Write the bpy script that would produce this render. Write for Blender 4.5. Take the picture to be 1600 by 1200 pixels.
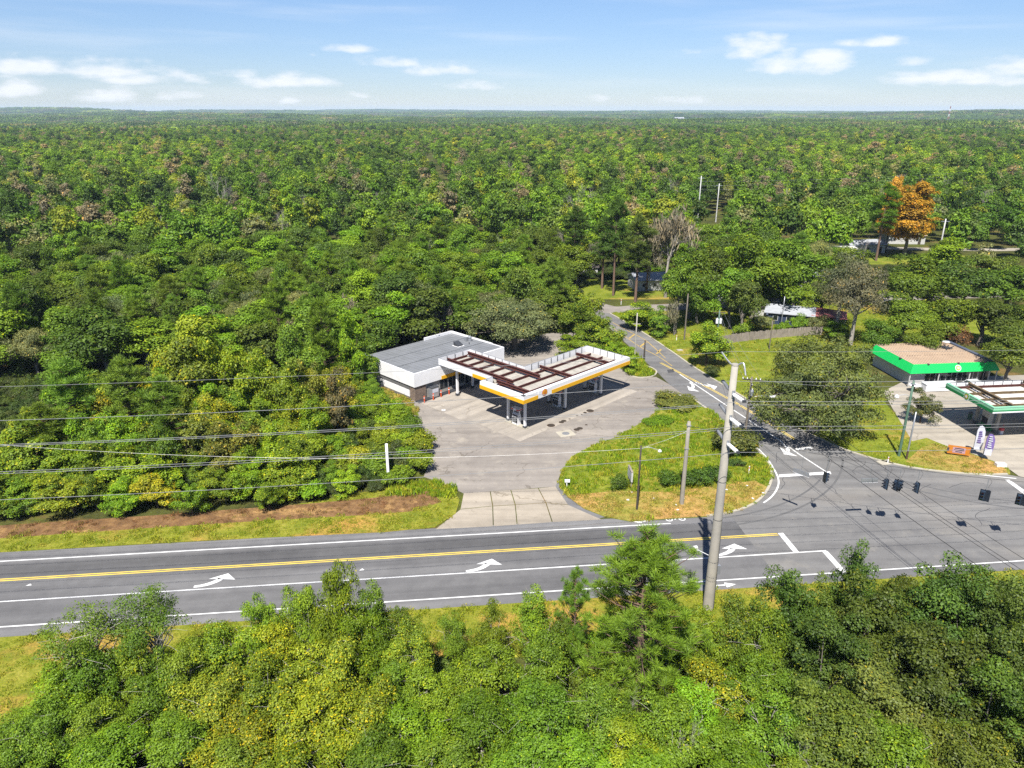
import bpy, bmesh, math, random
import numpy as np
from mathutils import Vector, Matrix

SC = bpy.context.scene
for o in list(bpy.data.objects):
    bpy.data.objects.remove(o)
COL = SC.collection
RAD = math.radians

# ------------------------------------------------------------------ camera, sky, sun, exposure
CAM_H = 44.0
cam_data = bpy.data.cameras.new('camera')
cam_data.sensor_width = 36.0
cam_data.lens = 36.0 * 1148.0 / 1600.0
cam_data.clip_start = 0.5
cam_data.clip_end = 60000.0
cam = bpy.data.objects.new('camera', cam_data)
cam.location = (0, 0, CAM_H)
cam.rotation_euler = (RAD(90 - 20.45), 0, 0)
COL.objects.link(cam)
SC.camera = cam

SUN_EL = RAD(56.0)
SUN_TO = Vector((-0.225, -0.974, 0)).normalized()          # horizontal direction towards the sun
sun_dir = Vector((SUN_TO.x * math.cos(SUN_EL), SUN_TO.y * math.cos(SUN_EL), math.sin(SUN_EL)))
sd = bpy.data.lights.new('sun', 'SUN')
sd.energy = 5.0
sd.angle = RAD(0.5)
sd.color = (1.0, 0.955, 0.885)
sun = bpy.data.objects.new('sun', sd)
sun.rotation_euler = (-sun_dir).to_track_quat('-Z', 'Y').to_euler()
sun.location = (0, 0, 200)
COL.objects.link(sun)

world = bpy.data.worlds.new('World')
SC.world = world
world.use_nodes = True


def build_world():
    nt = world.node_tree
    N = nt.nodes
    L = nt.links
    N.clear()
    out = N.new('ShaderNodeOutputWorld')
    bg = N.new('ShaderNodeBackground')
    bg.inputs['Strength'].default_value = 0.056
    sky = N.new('ShaderNodeTexSky')
    sky.sky_type = 'NISHITA'
    sky.sun_disc = False
    sky.sun_elevation = SUN_EL
    sky.sun_rotation = math.atan2(SUN_TO.x, SUN_TO.y)
    sky.air_density = 1.0
    sky.dust_density = 0.0
    sky.ozone_density = 3.5
    sky.altitude = 50

    def val(x):
        n = N.new('ShaderNodeValue')
        n.outputs[0].default_value = x
        return n.outputs[0]

    def m(op, a, b=0.0, c=0.0):
        n = N.new('ShaderNodeMath')
        n.operation = op
        for i, q in enumerate((a, b, c)):
            if isinstance(q, (int, float)):
                n.inputs[i].default_value = q
            else:
                L.new(q, n.inputs[i])
        return n.outputs[0]
    tc = N.new('ShaderNodeTexCoord')
    sep = N.new('ShaderNodeSeparateXYZ')
    L.new(tc.outputs['Generated'], sep.inputs[0])
    x, y, z = sep.outputs
    az = m('ARCTAN2', x, y)
    el = m('ARCSINE', z)
    # cumulus fields low over the horizon all the way round, a few larger ones standing at given bearings
    comb = N.new('ShaderNodeCombineXYZ')
    L.new(m('MULTIPLY', az, 14.0), comb.inputs[0])
    L.new(m('MULTIPLY', el, 34.0), comb.inputs[1])
    no = N.new('ShaderNodeTexNoise')
    no.noise_dimensions = '3D'
    no.inputs['Scale'].default_value = 1.6
    no.inputs['Detail'].default_value = 9.0
    no.inputs['Roughness'].default_value = 0.52
    L.new(comb.outputs[0], no.inputs['Vector'])
    total = None
    for (baz, bel, w, h, a) in CLOUDS:
        dx = m('DIVIDE', m('SUBTRACT', az, baz), w * 1.4)
        dy = m('SUBTRACT', el, bel)
        # flat bases: falls off faster below the middle than above it
        dy = m('DIVIDE', dy, h * 1.45)
        dyl = m('MULTIPLY', m('MINIMUM', dy, 0.0), 2.2)
        dyy = m('ADD', m('MAXIMUM', dy, 0.0), dyl)
        e = m('POWER', 2.718, m('MULTIPLY', m('ADD', m('MULTIPLY', dx, dx), m('MULTIPLY', dyy, dyy)), -1.0))
        e = m('MULTIPLY', e, a)
        total = e if total is None else m('MAXIMUM', total, e)
    dens = m('ADD', m('MULTIPLY', m('SUBTRACT', no.outputs['Fac'], 0.5), 1.15), m('SUBTRACT', m('MULTIPLY', total, 0.70), 0.33))
    mr = N.new('ShaderNodeMapRange')
    mr.interpolation_type = 'SMOOTHSTEP'
    mr.inputs['From Min'].default_value = 0.0
    mr.inputs['From Max'].default_value = 0.46
    mr.inputs['To Max'].default_value = 0.85
    L.new(dens, mr.inputs['Value'])
    # thin high cirrus
    comb2 = N.new('ShaderNodeCombineXYZ')
    L.new(m('MULTIPLY', m('ADD', az, m('MULTIPLY', el, 1.5)), 2.2), comb2.inputs[0])
    L.new(m('MULTIPLY', el, 26.0), comb2.inputs[1])
    no2 = N.new('ShaderNodeTexNoise')
    no2.inputs['Scale'].default_value = 1.3
    no2.inputs['Detail'].default_value = 5.0
    L.new(comb2.outputs[0], no2.inputs['Vector'])
    mr2 = N.new('ShaderNodeMapRange')
    mr2.interpolation_type = 'SMOOTHSTEP'
    mr2.inputs['From Min'].default_value = 0.46
    mr2.inputs['From Max'].default_value = 0.75
    mr2.inputs['To Max'].default_value = 0.27
    L.new(no2.outputs['Fac'], mr2.inputs['Value'])
    tot = m('MAXIMUM', mr.outputs[0], mr2.outputs[0])
    tint = N.new('ShaderNodeMix')
    tint.data_type = 'RGBA'
    tint.blend_type = 'MULTIPLY'
    tint.inputs['Factor'].default_value = 1.0
    tint.inputs['B'].default_value = SKY_TINT
    low = N.new('ShaderNodeMapRange')          # denser, bluer air low over the horizon, the same all the way round
    low.interpolation_type = 'SMOOTHSTEP'
    low.inputs['From Min'].default_value = 0.0
    low.inputs['From Max'].default_value = 0.16
    L.new(el, low.inputs['Value'])
    tm = N.new('ShaderNodeMix')
    tm.data_type = 'RGBA'
    L.new(low.outputs[0], tm.inputs['Factor'])
    tm.inputs['A'].default_value = LOW_TINT
    tm.inputs['B'].default_value = SKY_TINT
    L.new(tm.outputs['Result'], tint.inputs['B'])
    L.new(sky.outputs[0], tint.inputs['A'])
    mix = N.new('ShaderNodeMix')
    mix.data_type = 'RGBA'
    L.new(tot, mix.inputs['Factor'])
    L.new(tint.outputs['Result'], mix.inputs['A'])
    mix.inputs['B'].default_value = CLOUD_COL
    L.new(mix.outputs['Result'], bg.inputs['Color'])
    L.new(bg.outputs[0], out.inputs[0])


SKY_TINT = (0.88, 0.96, 1.15, 1)
LOW_TINT = (0.72, 0.80, 1.05, 1)
CLOUD_COL = (9.3, 9.5, 9.9, 1)
CLOUDS = [  # bearing, height, half width, half height (radians), strength
    (-0.535, 0.041, 0.047, 0.013, 1.00), (-0.481, 0.040, 0.071, 0.014, 1.05), (-0.427, 0.032, 0.055, 0.011, 0.95), (-0.563, 0.019, 0.035, 0.014, 1.00), (-0.470, 0.012, 0.047, 0.013, 0.95), (-0.403, 0.015, 0.039, 0.009, 0.85),
    (-0.326, 0.039, 0.035, 0.008, 0.85), (-0.275, 0.031, 0.055, 0.013, 1.00), (-0.277, 0.010, 0.020, 0.007, 0.80), (-0.200, 0.069, 0.043, 0.008, 0.85), (-0.242, 0.062, 0.013, 0.005, 0.75), (-0.143, 0.053, 0.039, 0.009, 0.95), (-0.096, 0.045, 0.047, 0.011, 0.95), (-0.044, 0.027, 0.035, 0.009, 1.00),
    (-0.192, 0.016, 0.027, 0.007, 0.70), (0.109, 0.012, 0.017, 0.008, 0.90), (0.208, 0.010, 0.039, 0.009, 0.75), (0.231, 0.065, 0.022, 0.007, 0.80), (0.293, 0.066, 0.038, 0.019, 1.10), (0.356, 0.048, 0.051, 0.017, 1.10), (0.327, 0.057, 0.031, 0.014, 1.00),
    (0.427, 0.071, 0.051, 0.009, 0.90), (0.460, 0.048, 0.035, 0.008, 0.85), (0.500, 0.034, 0.059, 0.014, 1.00), (0.553, 0.040, 0.047, 0.014, 1.00), (0.526, 0.029, 0.047, 0.009, 0.90),
    (0.95, 0.05, 0.12, 0.020, 1.0), (1.4, 0.06, 0.10, 0.020, 1.0), (2.0, 0.05, 0.14, 0.020, 1.0), (2.7, 0.06, 0.12, 0.020, 1.0),
    (-1.0, 0.05, 0.12, 0.020, 1.0), (-1.5, 0.06, 0.14, 0.020, 1.0), (-2.2, 0.05, 0.12, 0.020, 1.0), (-2.8, 0.05, 0.12, 0.020, 1.0),
]
build_world()

SC.view_settings.view_transform = 'Standard'
SC.view_settings.look = 'None'
SC.view_settings.exposure = 1.0
SC.view_settings.gamma = 1.0
SC.view_settings.use_curve_mapping = False
SC.render.engine = 'CYCLES'
SC.cycles.use_denoising = False
SC.cycles.denoiser = 'OPENIMAGEDENOISE'
SC.cycles.denoising_input_passes = 'RGB_ALBEDO_NORMAL'
SC.cycles.max_bounces = 6
SC.cycles.diffuse_bounces = 3
SC.cycles.transmission_bounces = 3
SC.cycles.transparent_max_bounces = 4
SC.cycles.volume_bounces = 1
SC.cycles.caustics_reflective = False
SC.cycles.caustics_refractive = False

# ------------------------------------------------------------------ materials
MATS = {}


class NT:
    def __init__(self, name):
        self.m = bpy.data.materials.new(name)
        self.m.use_nodes = True
        self.t = self.m.node_tree
        self.t.nodes.clear()
        self.out = self.t.nodes.new('ShaderNodeOutputMaterial')

    def n(self, kind, **kw):
        nd = self.t.nodes.new(kind)
        for k, v in kw.items():
            if k.startswith('_'):
                setattr(nd, k[1:], v)
            else:
                nd.inputs[k.replace('__', ' ')].default_value = v
        return nd

    def l(self, a, b):
        self.t.links.new(a, b)

    def ramp(self, fac, stops, const=False):
        r = self.t.nodes.new('ShaderNodeValToRGB')
        cr = r.color_ramp
        if const:
            cr.interpolation = 'CONSTANT'
        while len(cr.elements) < len(stops):
            cr.elements.new(0.5)
        for e, (p, c) in zip(cr.elements, stops):
            e.position = p
            e.color = tuple(c) + (1,) if len(c) == 3 else c
        self.l(fac, r.inputs[0])
        return r.outputs[0]

    def mix(self, fac, a, b, blend='MIX'):
        x = self.t.nodes.new('ShaderNodeMix')
        x.data_type = 'RGBA'
        x.blend_type = blend
        for s, v in (('Factor', fac), ('A', a), ('B', b)):
            if isinstance(v, (int, float)):
                x.inputs[s].default_value = v
            elif isinstance(v, tuple):
                x.inputs[s].default_value = v + (1,) if len(v) == 3 else v
            else:
                self.l(v, x.inputs[s])
        return x.outputs['Result']

    def math(self, op, a, b=0.0):
        x = self.t.nodes.new('ShaderNodeMath')
        x.operation = op
        for i, v in enumerate((a, b)):
            if isinstance(v, (int, float)):
                x.inputs[i].default_value = v
            else:
                self.l(v, x.inputs[i])
        return x.outputs[0]

    def coord(self, scale=(1, 1, 1), kind='Object'):
        tc = self.t.nodes.new('ShaderNodeTexCoord')
        mp = self.t.nodes.new('ShaderNodeMapping')
        mp.inputs['Scale'].default_value = scale
        self.l(tc.outputs[kind], mp.inputs[0])
        return mp.outputs[0]

    def noise(self, vec, scale, detail=4, rough=.55):
        x = self.n('ShaderNodeTexNoise', Scale=scale, Detail=detail, Roughness=rough)
        self.l(vec, x.inputs['Vector'])
        return x.outputs['Fac']

    def bump(self, h, strength=.3, dist=.02):
        b = self.n('ShaderNodeBump', Strength=strength, Distance=dist)
        self.l(h, b.inputs['Height'])
        return b.outputs[0]

    def principled(self, col, rough=.8, metal=0.0, normal=None, spec=.4):
        p = self.t.nodes.new('ShaderNodeBsdfPrincipled')
        if isinstance(col, tuple):
            p.inputs['Base Color'].default_value = col + (1,) if len(col) == 3 else col
        else:
            self.l(col, p.inputs['Base Color'])
        if isinstance(rough, (int, float)):
            p.inputs['Roughness'].default_value = rough
        else:
            self.l(rough, p.inputs['Roughness'])
        p.inputs['Metallic'].default_value = metal
        p.inputs['Specular IOR Level'].default_value = spec
        if normal is not None:
            self.l(normal, p.inputs['Normal'])
        self.l(p.outputs[0], self.out.inputs[0])
        return p


ALB = 0.70       # reflectances below are read off the picture; this brings them to real-world values


def plain(name, c, rough=.6, metal=0.0, var=.18, scale=1.2, dirt=None, spec=.4):
    """paint or metal with soft weathering"""
    c = tuple(q * ALB for q in c)
    dirt = tuple(q * ALB for q in dirt) if dirt is not None else None
    t = NT(name)
    v = t.coord()
    n1 = t.noise(v, scale, 5)
    n2 = t.noise(v, scale * 9, 3)
    f = t.math('ADD', t.math('MULTIPLY', n1, .7), t.math('MULTIPLY', n2, .3))
    lo = tuple(q * (1 - var) for q in c) if dirt is None else dirt
    col = t.ramp(f, [(.30, lo), (.56, c), (.8, tuple(min(1, q * (1 + var * .5)) for q in c))])
    t.principled(col, rough, metal, t.bump(n2, .08, .01), spec)
    MATS[name] = t.m
    return t.m


def asphalt(name, c0, c1, stain=None, cracks=0.0, bands=None, tan=None):
    t = NT(name)
    c0, c1, stain, tan = [None if c is None else tuple(q * ALB for q in c) for c in (c0, c1, stain, tan)]
    v = t.coord()
    big = t.noise(v, .06, 4, .6)
    vs = t.coord((.05, .9, 1))
    streak = t.noise(vs, .6, 4)
    mid = t.noise(v, .7, 5)
    fine = t.noise(v, 14, 3)
    f = t.math('ADD', t.math('MULTIPLY', big, .6), t.math('MULTIPLY', mid, .4))
    col = t.ramp(f, [(.36, c0), (.62, c1)])
    if tan is not None:
        col = t.mix(t.math('MULTIPLY', t.ramp(t.noise(t.coord((.4, 1, 1)), .11, 3), [(.5, (0, 0, 0)), (.66, (1, 1, 1))]), .55), col, tan)
    col = t.mix(.55, col, t.ramp(streak, [(.34, (.6, .6, .62)), (.6, (1.1, 1.1, 1.1))]), 'MULTIPLY')
    if bands is not None:
        sp = t.n('ShaderNodeSeparateXYZ')
        t.l(t.coord(), sp.inputs[0])
        w = t.math('ADD', sp.outputs[1], t.math('MULTIPLY', t.noise(t.coord((.03, 0, 0)), 1, 2), .5))
        q = t.math('DIVIDE', t.math('SUBTRACT', w, 57.0), 16.0)
        col = t.mix(1.0, col, t.ramp(q, [((p - 57.0) / 16.0, (k, k, k * 1.01)) for p, k in bands]), 'MULTIPLY')
    if stain is not None:
        s = t.ramp(t.noise(v, .32, 6, .7), [(.56, (0, 0, 0)), (.72, (1, 1, 1))])
        col = t.mix(s, col, stain)
        s2 = t.ramp(t.noise(t.coord((1.3, .8, 1)), .75, 5, .6), [(.64, (0, 0, 0)), (.74, (1, 1, 1))])
        col = t.mix(t.math('MULTIPLY', s2, .6), col, tuple(q * .45 for q in c0))
    if cracks:
        vo = t.n('ShaderNodeTexVoronoi', _feature='DISTANCE_TO_EDGE', Scale=cracks)
        dv = t.n('ShaderNodeVectorMath', _operation='ADD')
        nn = t.n('ShaderNodeTexNoise', Scale=.8, Detail=3)
        t.l(v, nn.inputs['Vector'])
        sc = t.n('ShaderNodeVectorMath', _operation='SCALE', Scale=1.8)
        t.l(nn.outputs['Color'], sc.inputs[0])
        t.l(v, dv.inputs[0])
        t.l(sc.outputs[0], dv.inputs[1])
        t.l(dv.outputs[0], vo.inputs['Vector'])
        cr = t.ramp(vo.outputs['Distance'], [(0.0, (.60, .58, .54)), (.004 * cracks / .1, (.75, .74, .72)), (.009 * cracks / .1, (1, 1, 1))])
        msk = t.ramp(t.noise(v, .2, 2), [(.45, (0, 0, 0)), (.55, (1, 1, 1))])
        col = t.mix(msk, col, t.mix(1.0, col, cr, 'MULTIPLY'))
    col = t.mix(.5, col, t.ramp(fine, [(.3, (.72, .72, .72)), (.7, (1.22, 1.22, 1.22))]), 'MULTIPLY')
    t.principled(col, .88, 0, t.bump(fine, .25, .02), .3)
    MATS[name] = t.m


def grassmat(name, cols, scale=.25, dry=None, drypos=(.5, .62), dscale=.16):
    t = NT(name)
    cols = [tuple(q * .86 for q in c) for c in cols]
    dry = None if dry is None else tuple(q * .82 for q in dry)
    v = t.coord()
    f = t.math('ADD', t.math('MULTIPLY', t.noise(v, scale, 5), .6), t.math('MULTIPLY', t.noise(v, scale * 12, 4), .4))
    st = [(.36 + .28 * i / (len(cols) - 1), c) for i, c in enumerate(cols)]
    col = t.ramp(f, st)
    if dry is not None:
        msk = t.ramp(t.noise(t.coord((.6, 1, 1)), dscale, 6, .62), [(drypos[0], (0, 0, 0)), (drypos[1], (1, 1, 1))])
        col = t.mix(msk, col, t.ramp(t.noise(v, 3, 4), [(.35, dry), (.65, tuple(min(1, q * 1.45) for q in dry))]))
    col = t.mix(.7, col, t.ramp(t.noise(v, 6, 3), [(.3, (.6, .62, .6)), (.7, (1.3, 1.28, 1.2))]), 'MULTIPLY')
    t.principled(col, .95, 0, t.bump(t.noise(v, 5, 3), .5, .12), .1)
    MATS[name] = t.m


def leafmat(name, palette=None, trans=.22, stands=False):
    """foliage: hue of the plant (or, for massed woods, one of a palette per plant) times leaf to leaf variation"""
    t = NT(name)
    at = t.n('ShaderNodeAttribute', _attribute_name='rnd')
    oi = t.n('ShaderNodeObjectInfo')
    if palette is None:
        base = oi.outputs['Color']
    else:
        base = t.ramp(oi.outputs['Random'], [(i / len(palette), c) for i, c in enumerate(palette)], True)
        if stands:      # stands of different species over the land
            s1 = t.ramp(t.noise(oi.outputs['Location'], .0016, 3, .6), [(.46, (1, 1, 1)), (.56, (1.28, 1.18, 1.1)), (.64, (1.65, 1.42, 1.3))])
            s2 = t.ramp(t.noise(oi.outputs['Location'], .0052, 3, .6), [(.36, (.58, .66, .78)), (.5, (1, 1, 1)), (.66, (1.4, 1.3, 1.0))])
            base = t.mix(1.0, t.mix(1.0, base, s1, 'MULTIPLY'), s2, 'MULTIPLY')
    k = t.ramp(at.outputs['Fac'], [(0, (.42, .48, .48)), (.4, (.88, .92, .9)), (.75, (1.25, 1.2, 1.0)), (.94, (1.6, 1.45, .95)), (1, (2.6, 1.75, .6))])
    col = t.mix(1.0, base, k, 'MULTIPLY')
    d = t.n('ShaderNodeBsdfDiffuse')
    tr = t.n('ShaderNodeBsdfTranslucent')
    gl = t.n('ShaderNodeBsdfGlossy', Roughness=.55, Color=(1, 1, 1, 1))
    t.l(col, d.inputs['Color'])
    t.l(t.mix(1.0, col, (1.25, 1.25, .55), 'MULTIPLY'), tr.inputs['Color'])
    a = t.n('ShaderNodeMixShader', Fac=trans)
    t.l(d.outputs[0], a.inputs[1])
    t.l(tr.outputs[0], a.inputs[2])
    b = t.n('ShaderNodeMixShader', Fac=.015)
    t.l(a.outputs[0], b.inputs[1])
    t.l(gl.outputs[0], b.inputs[2])
    t.l(b.outputs[0], t.out.inputs[0])
    MATS[name] = t.m


BANDS = [(57.0, 1.22), (58.9, 1.18), (59.6, 1.0), (61.3, .92), (63.2, 1.03), (65.0, 1.04), (66.7, .97), (67.6, .80), (69.0, .66), (69.9, .74), (70.4, 1.12), (72.1, 1.25)]
asphalt('road_asphalt', (.142, .140, .140), (.200, .197, .194), bands=BANDS)
asphalt('junction_asphalt', (.170, .167, .165), (.235, .230, .222), stain=(.255, .242, .220), cracks=0, tan=(.315, .288, .250))
asphalt('lot_asphalt', (.275, .245, .215), (.365, .328, .285), stain=(.42, .375, .31), cracks=.16)
asphalt('concrete', (.375, .325, .255), (.475, .415, .33), stain=(.33, .285, .22), cracks=.05)
asphalt('apron_concrete', (.355, .318, .27), (.46, .412, .35), stain=(.29, .26, .22), cracks=.05)
asphalt('lot_concrete', (.37, .33, .27), (.48, .43, .35), stain=(.33, .295, .24), cracks=.06)
plain('kerb_concrete', (.50, .46, .37), .9, var=.25, scale=.6)
grassmat('forest_floor', [(.035, .04, .014), (.07, .075, .02), (.10, .12, .02)], .12, (.16, .10, .04), (.56, .7), .1)
grassmat('lawn_grass', [(.10, .135, .014), (.16, .195, .02), (.235, .25, .035)], .3, (.30, .19, .055), (.54, .68), .11)
grassmat('verge_grass', [(.11, .14, .014), (.19, .205, .022), (.28, .26, .045)], .4, (.33, .19, .05), (.50, .64), .14)
grassmat('dry_verge', [(.17, .18, .03), (.25, .225, .045), (.32, .245, .07)], .5, (.34, .205, .07), (.43, .58), .2)
grassmat('pine_straw', [(.11, .065, .033), (.18, .10, .048), (.26, .155, .07)], .8, (.28, .17, .07), (.55, .65), .3)
plain('white_paint', (.92, .92, .90), .7, var=.22, scale=.7, dirt=(.60, .60, .59))
plain('yellow_paint', (.92, .68, .10), .7, var=.25, scale=.7, dirt=(.62, .46, .12))
plain('worn_yellow_paint', (.55, .38, .10), .8, var=.3, scale=1.2, dirt=(.30, .24, .12))
plain('white_metal', (.93, .93, .94), .45, var=.06)
plain('panel_seam', (.38, .39, .40), .6)
plain('yellow_metal', (.90, .48, .012), .4, var=.08)
plain('logo_red', (.55, .03, .02), .5)
plain('logo_yellow', (.85, .50, .03), .5)
plain('rust_beam', (.115, .034, .025), .7, var=.3, scale=2)
plain('deck_white', (.52, .49, .43), .8, var=.3, scale=.9, dirt=(.36, .33, .28))
plain('dark_steel', (.06, .065, .075), .5)
plain('grey_roof', (.245, .255, .27), .55, var=.12, scale=.5, dirt=(.19, .20, .21))
plain('white_wall', (.95, .95, .96), .8, var=.1, scale=.8)
plain('grey_wall', (.17, .17, .17), .8)
plain('beige_wall', (.42, .40, .36), .8)
plain('brick_red', (.27, .20, .155), .9, var=.45, scale=3, dirt=(.14, .11, .09))
plain('mortar', (.30, .27, .24), .95)
plain('safety_orange', (.72, .11, .03), .6)
plain('dark_plinth', (.04, .042, .05), .8)
plain('aluminium', (.55, .56, .58), .4, .6)
plain('galvanised', (.45, .47, .50), .4, .5, var=.2)
plain('pole_concrete', (.44, .41, .35), .85, var=.22, scale=.8, dirt=(.33, .31, .27))
plain('strain_concrete', (.36, .33, .275), .85, var=.25, scale=.8)
plain('pole_wood', (.20, .17, .135), .9, var=.35, scale=1.5)
plain('dark_wood', (.075, .062, .05), .9, var=.3, scale=1.5)
plain('fence_wood', (.34, .29, .24), .9, var=.35, scale=1.2)
plain('green_pole', (.10, .19, .13), .6)
plain('wire_light', (.42, .42, .42), .4, .4)
plain('wire_dark', (.03, .03, .03), .6)
plain('signal_black', (.02, .028, .045), .45)
plain('signal_blue', (.035, .06, .10), .35)
plain('lens_red', (.25, .015, .01), .3)
plain('lens_amber', (.35, .16, .01), .3)
plain('lens_green', (.01, .18, .08), .3)
plain('bp_green', (.010, .58, .115), .42, var=.06)
plain('bp_canopy_green', (.008, .27, .085), .35, var=.1)
plain('bp_light_green', (.30, .68, .42), .35, var=.06)
plain('tan_roof', (.64, .485, .34), .75, var=.15, scale=.4, dirt=(.54, .40, .28))
plain('rust_stain', (.11, .065, .04), .8)
plain('tan_beam', (.22, .16, .08), .7, var=.35, scale=2, dirt=(.10, .06, .035))
plain('canopy_deck', (.80, .78, .74), .8, var=.3, scale=.6, dirt=(.50, .44, .38))
plain('cast_iron', (.055, .043, .032), .7)
plain('purple_cloth', (.22, .15, .42), .8)
plain('white_cloth', (.70, .72, .80), .8)
plain('orange_cloth', (.62, .22, .02), .8)
plain('pink_cloth', (.55, .33, .38), .8)
plain('dark_print', (.05, .05, .07), .8)
plain('red_plastic', (.55, .05, .07), .5)
plain('blue_roof', (.10, .12, .17), .6)
plain('pale_roof', (.44, .46, .50), .6)
plain('red_roof', (.42, .15, .14), .7, var=.2)
plain('brown_roof', (.085, .07, .065), .8)
plain('house_white', (.62, .62, .60), .8)
plain('house_blue', (.03, .05, .11), .8)
plain('bark_grey', (.20, .175, .145), .95, var=.35, scale=2)
plain('bark_brown', (.115, .08, .055), .95, var=.35, scale=2)
plain('bark_pine', (.19, .12, .085), .95, var=.35, scale=2)
plain('dead_wood', (.40, .365, .32), .95, var=.3, scale=2)
plain('pale_wood', (.50, .46, .40), .95, var=.3, scale=2)
plain('tyre', (.015, .015, .016), .9)
plain('car_white', (.78, .78, .78), .25)
plain('car_silver', (.35, .37, .40), .3, .4)
plain('window_dark', (.012, .016, .022), .08, spec=.6)
plain('tyre_worn', (.125, .124, .124), .9, var=.3, scale=1.0, dirt=(.165, .163, .16))
plain('asphalt_patch', (.075, .075, .08), .9)
plain('palm_leaf', (.20, .27, .03), .6, var=.3)
leafmat('foliage')
leafmat('needles', None, .2)
leafmat('forest_leaves', [(0.074, 0.135, 0.012), (0.108, 0.196, 0.012), (0.050, 0.091, 0.011), (0.130, 0.228, 0.011), (0.094, 0.146, 0.018), (0.168, 0.257, 0.014), (0.055, 0.100, 0.012), (0.110, 0.203, 0.010), (0.180, 0.188, 0.070), (0.084, 0.169, 0.010), (0.198, 0.234, 0.018), (0.066, 0.120, 0.012), (0.120, 0.212, 0.015), (0.210, 0.171, 0.095), (0.144, 0.245, 0.012), (0.089, 0.157, 0.011)], stands=True)
leafmat('far_leaves', [(.068, .128, .015), (.088, .162, .015), (.050, .094, .014), (.104, .182, .015), (.080, .130, .022), (.128, .190, .020), (.054, .102, .014), (.150, .150, .070)], stands=True)


def car_glass():
    t = NT('car_glass')
    t.principled((.01, .013, .016), .05, 0, None, .6)
    MATS['car_glass'] = t.m


car_glass()


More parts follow.
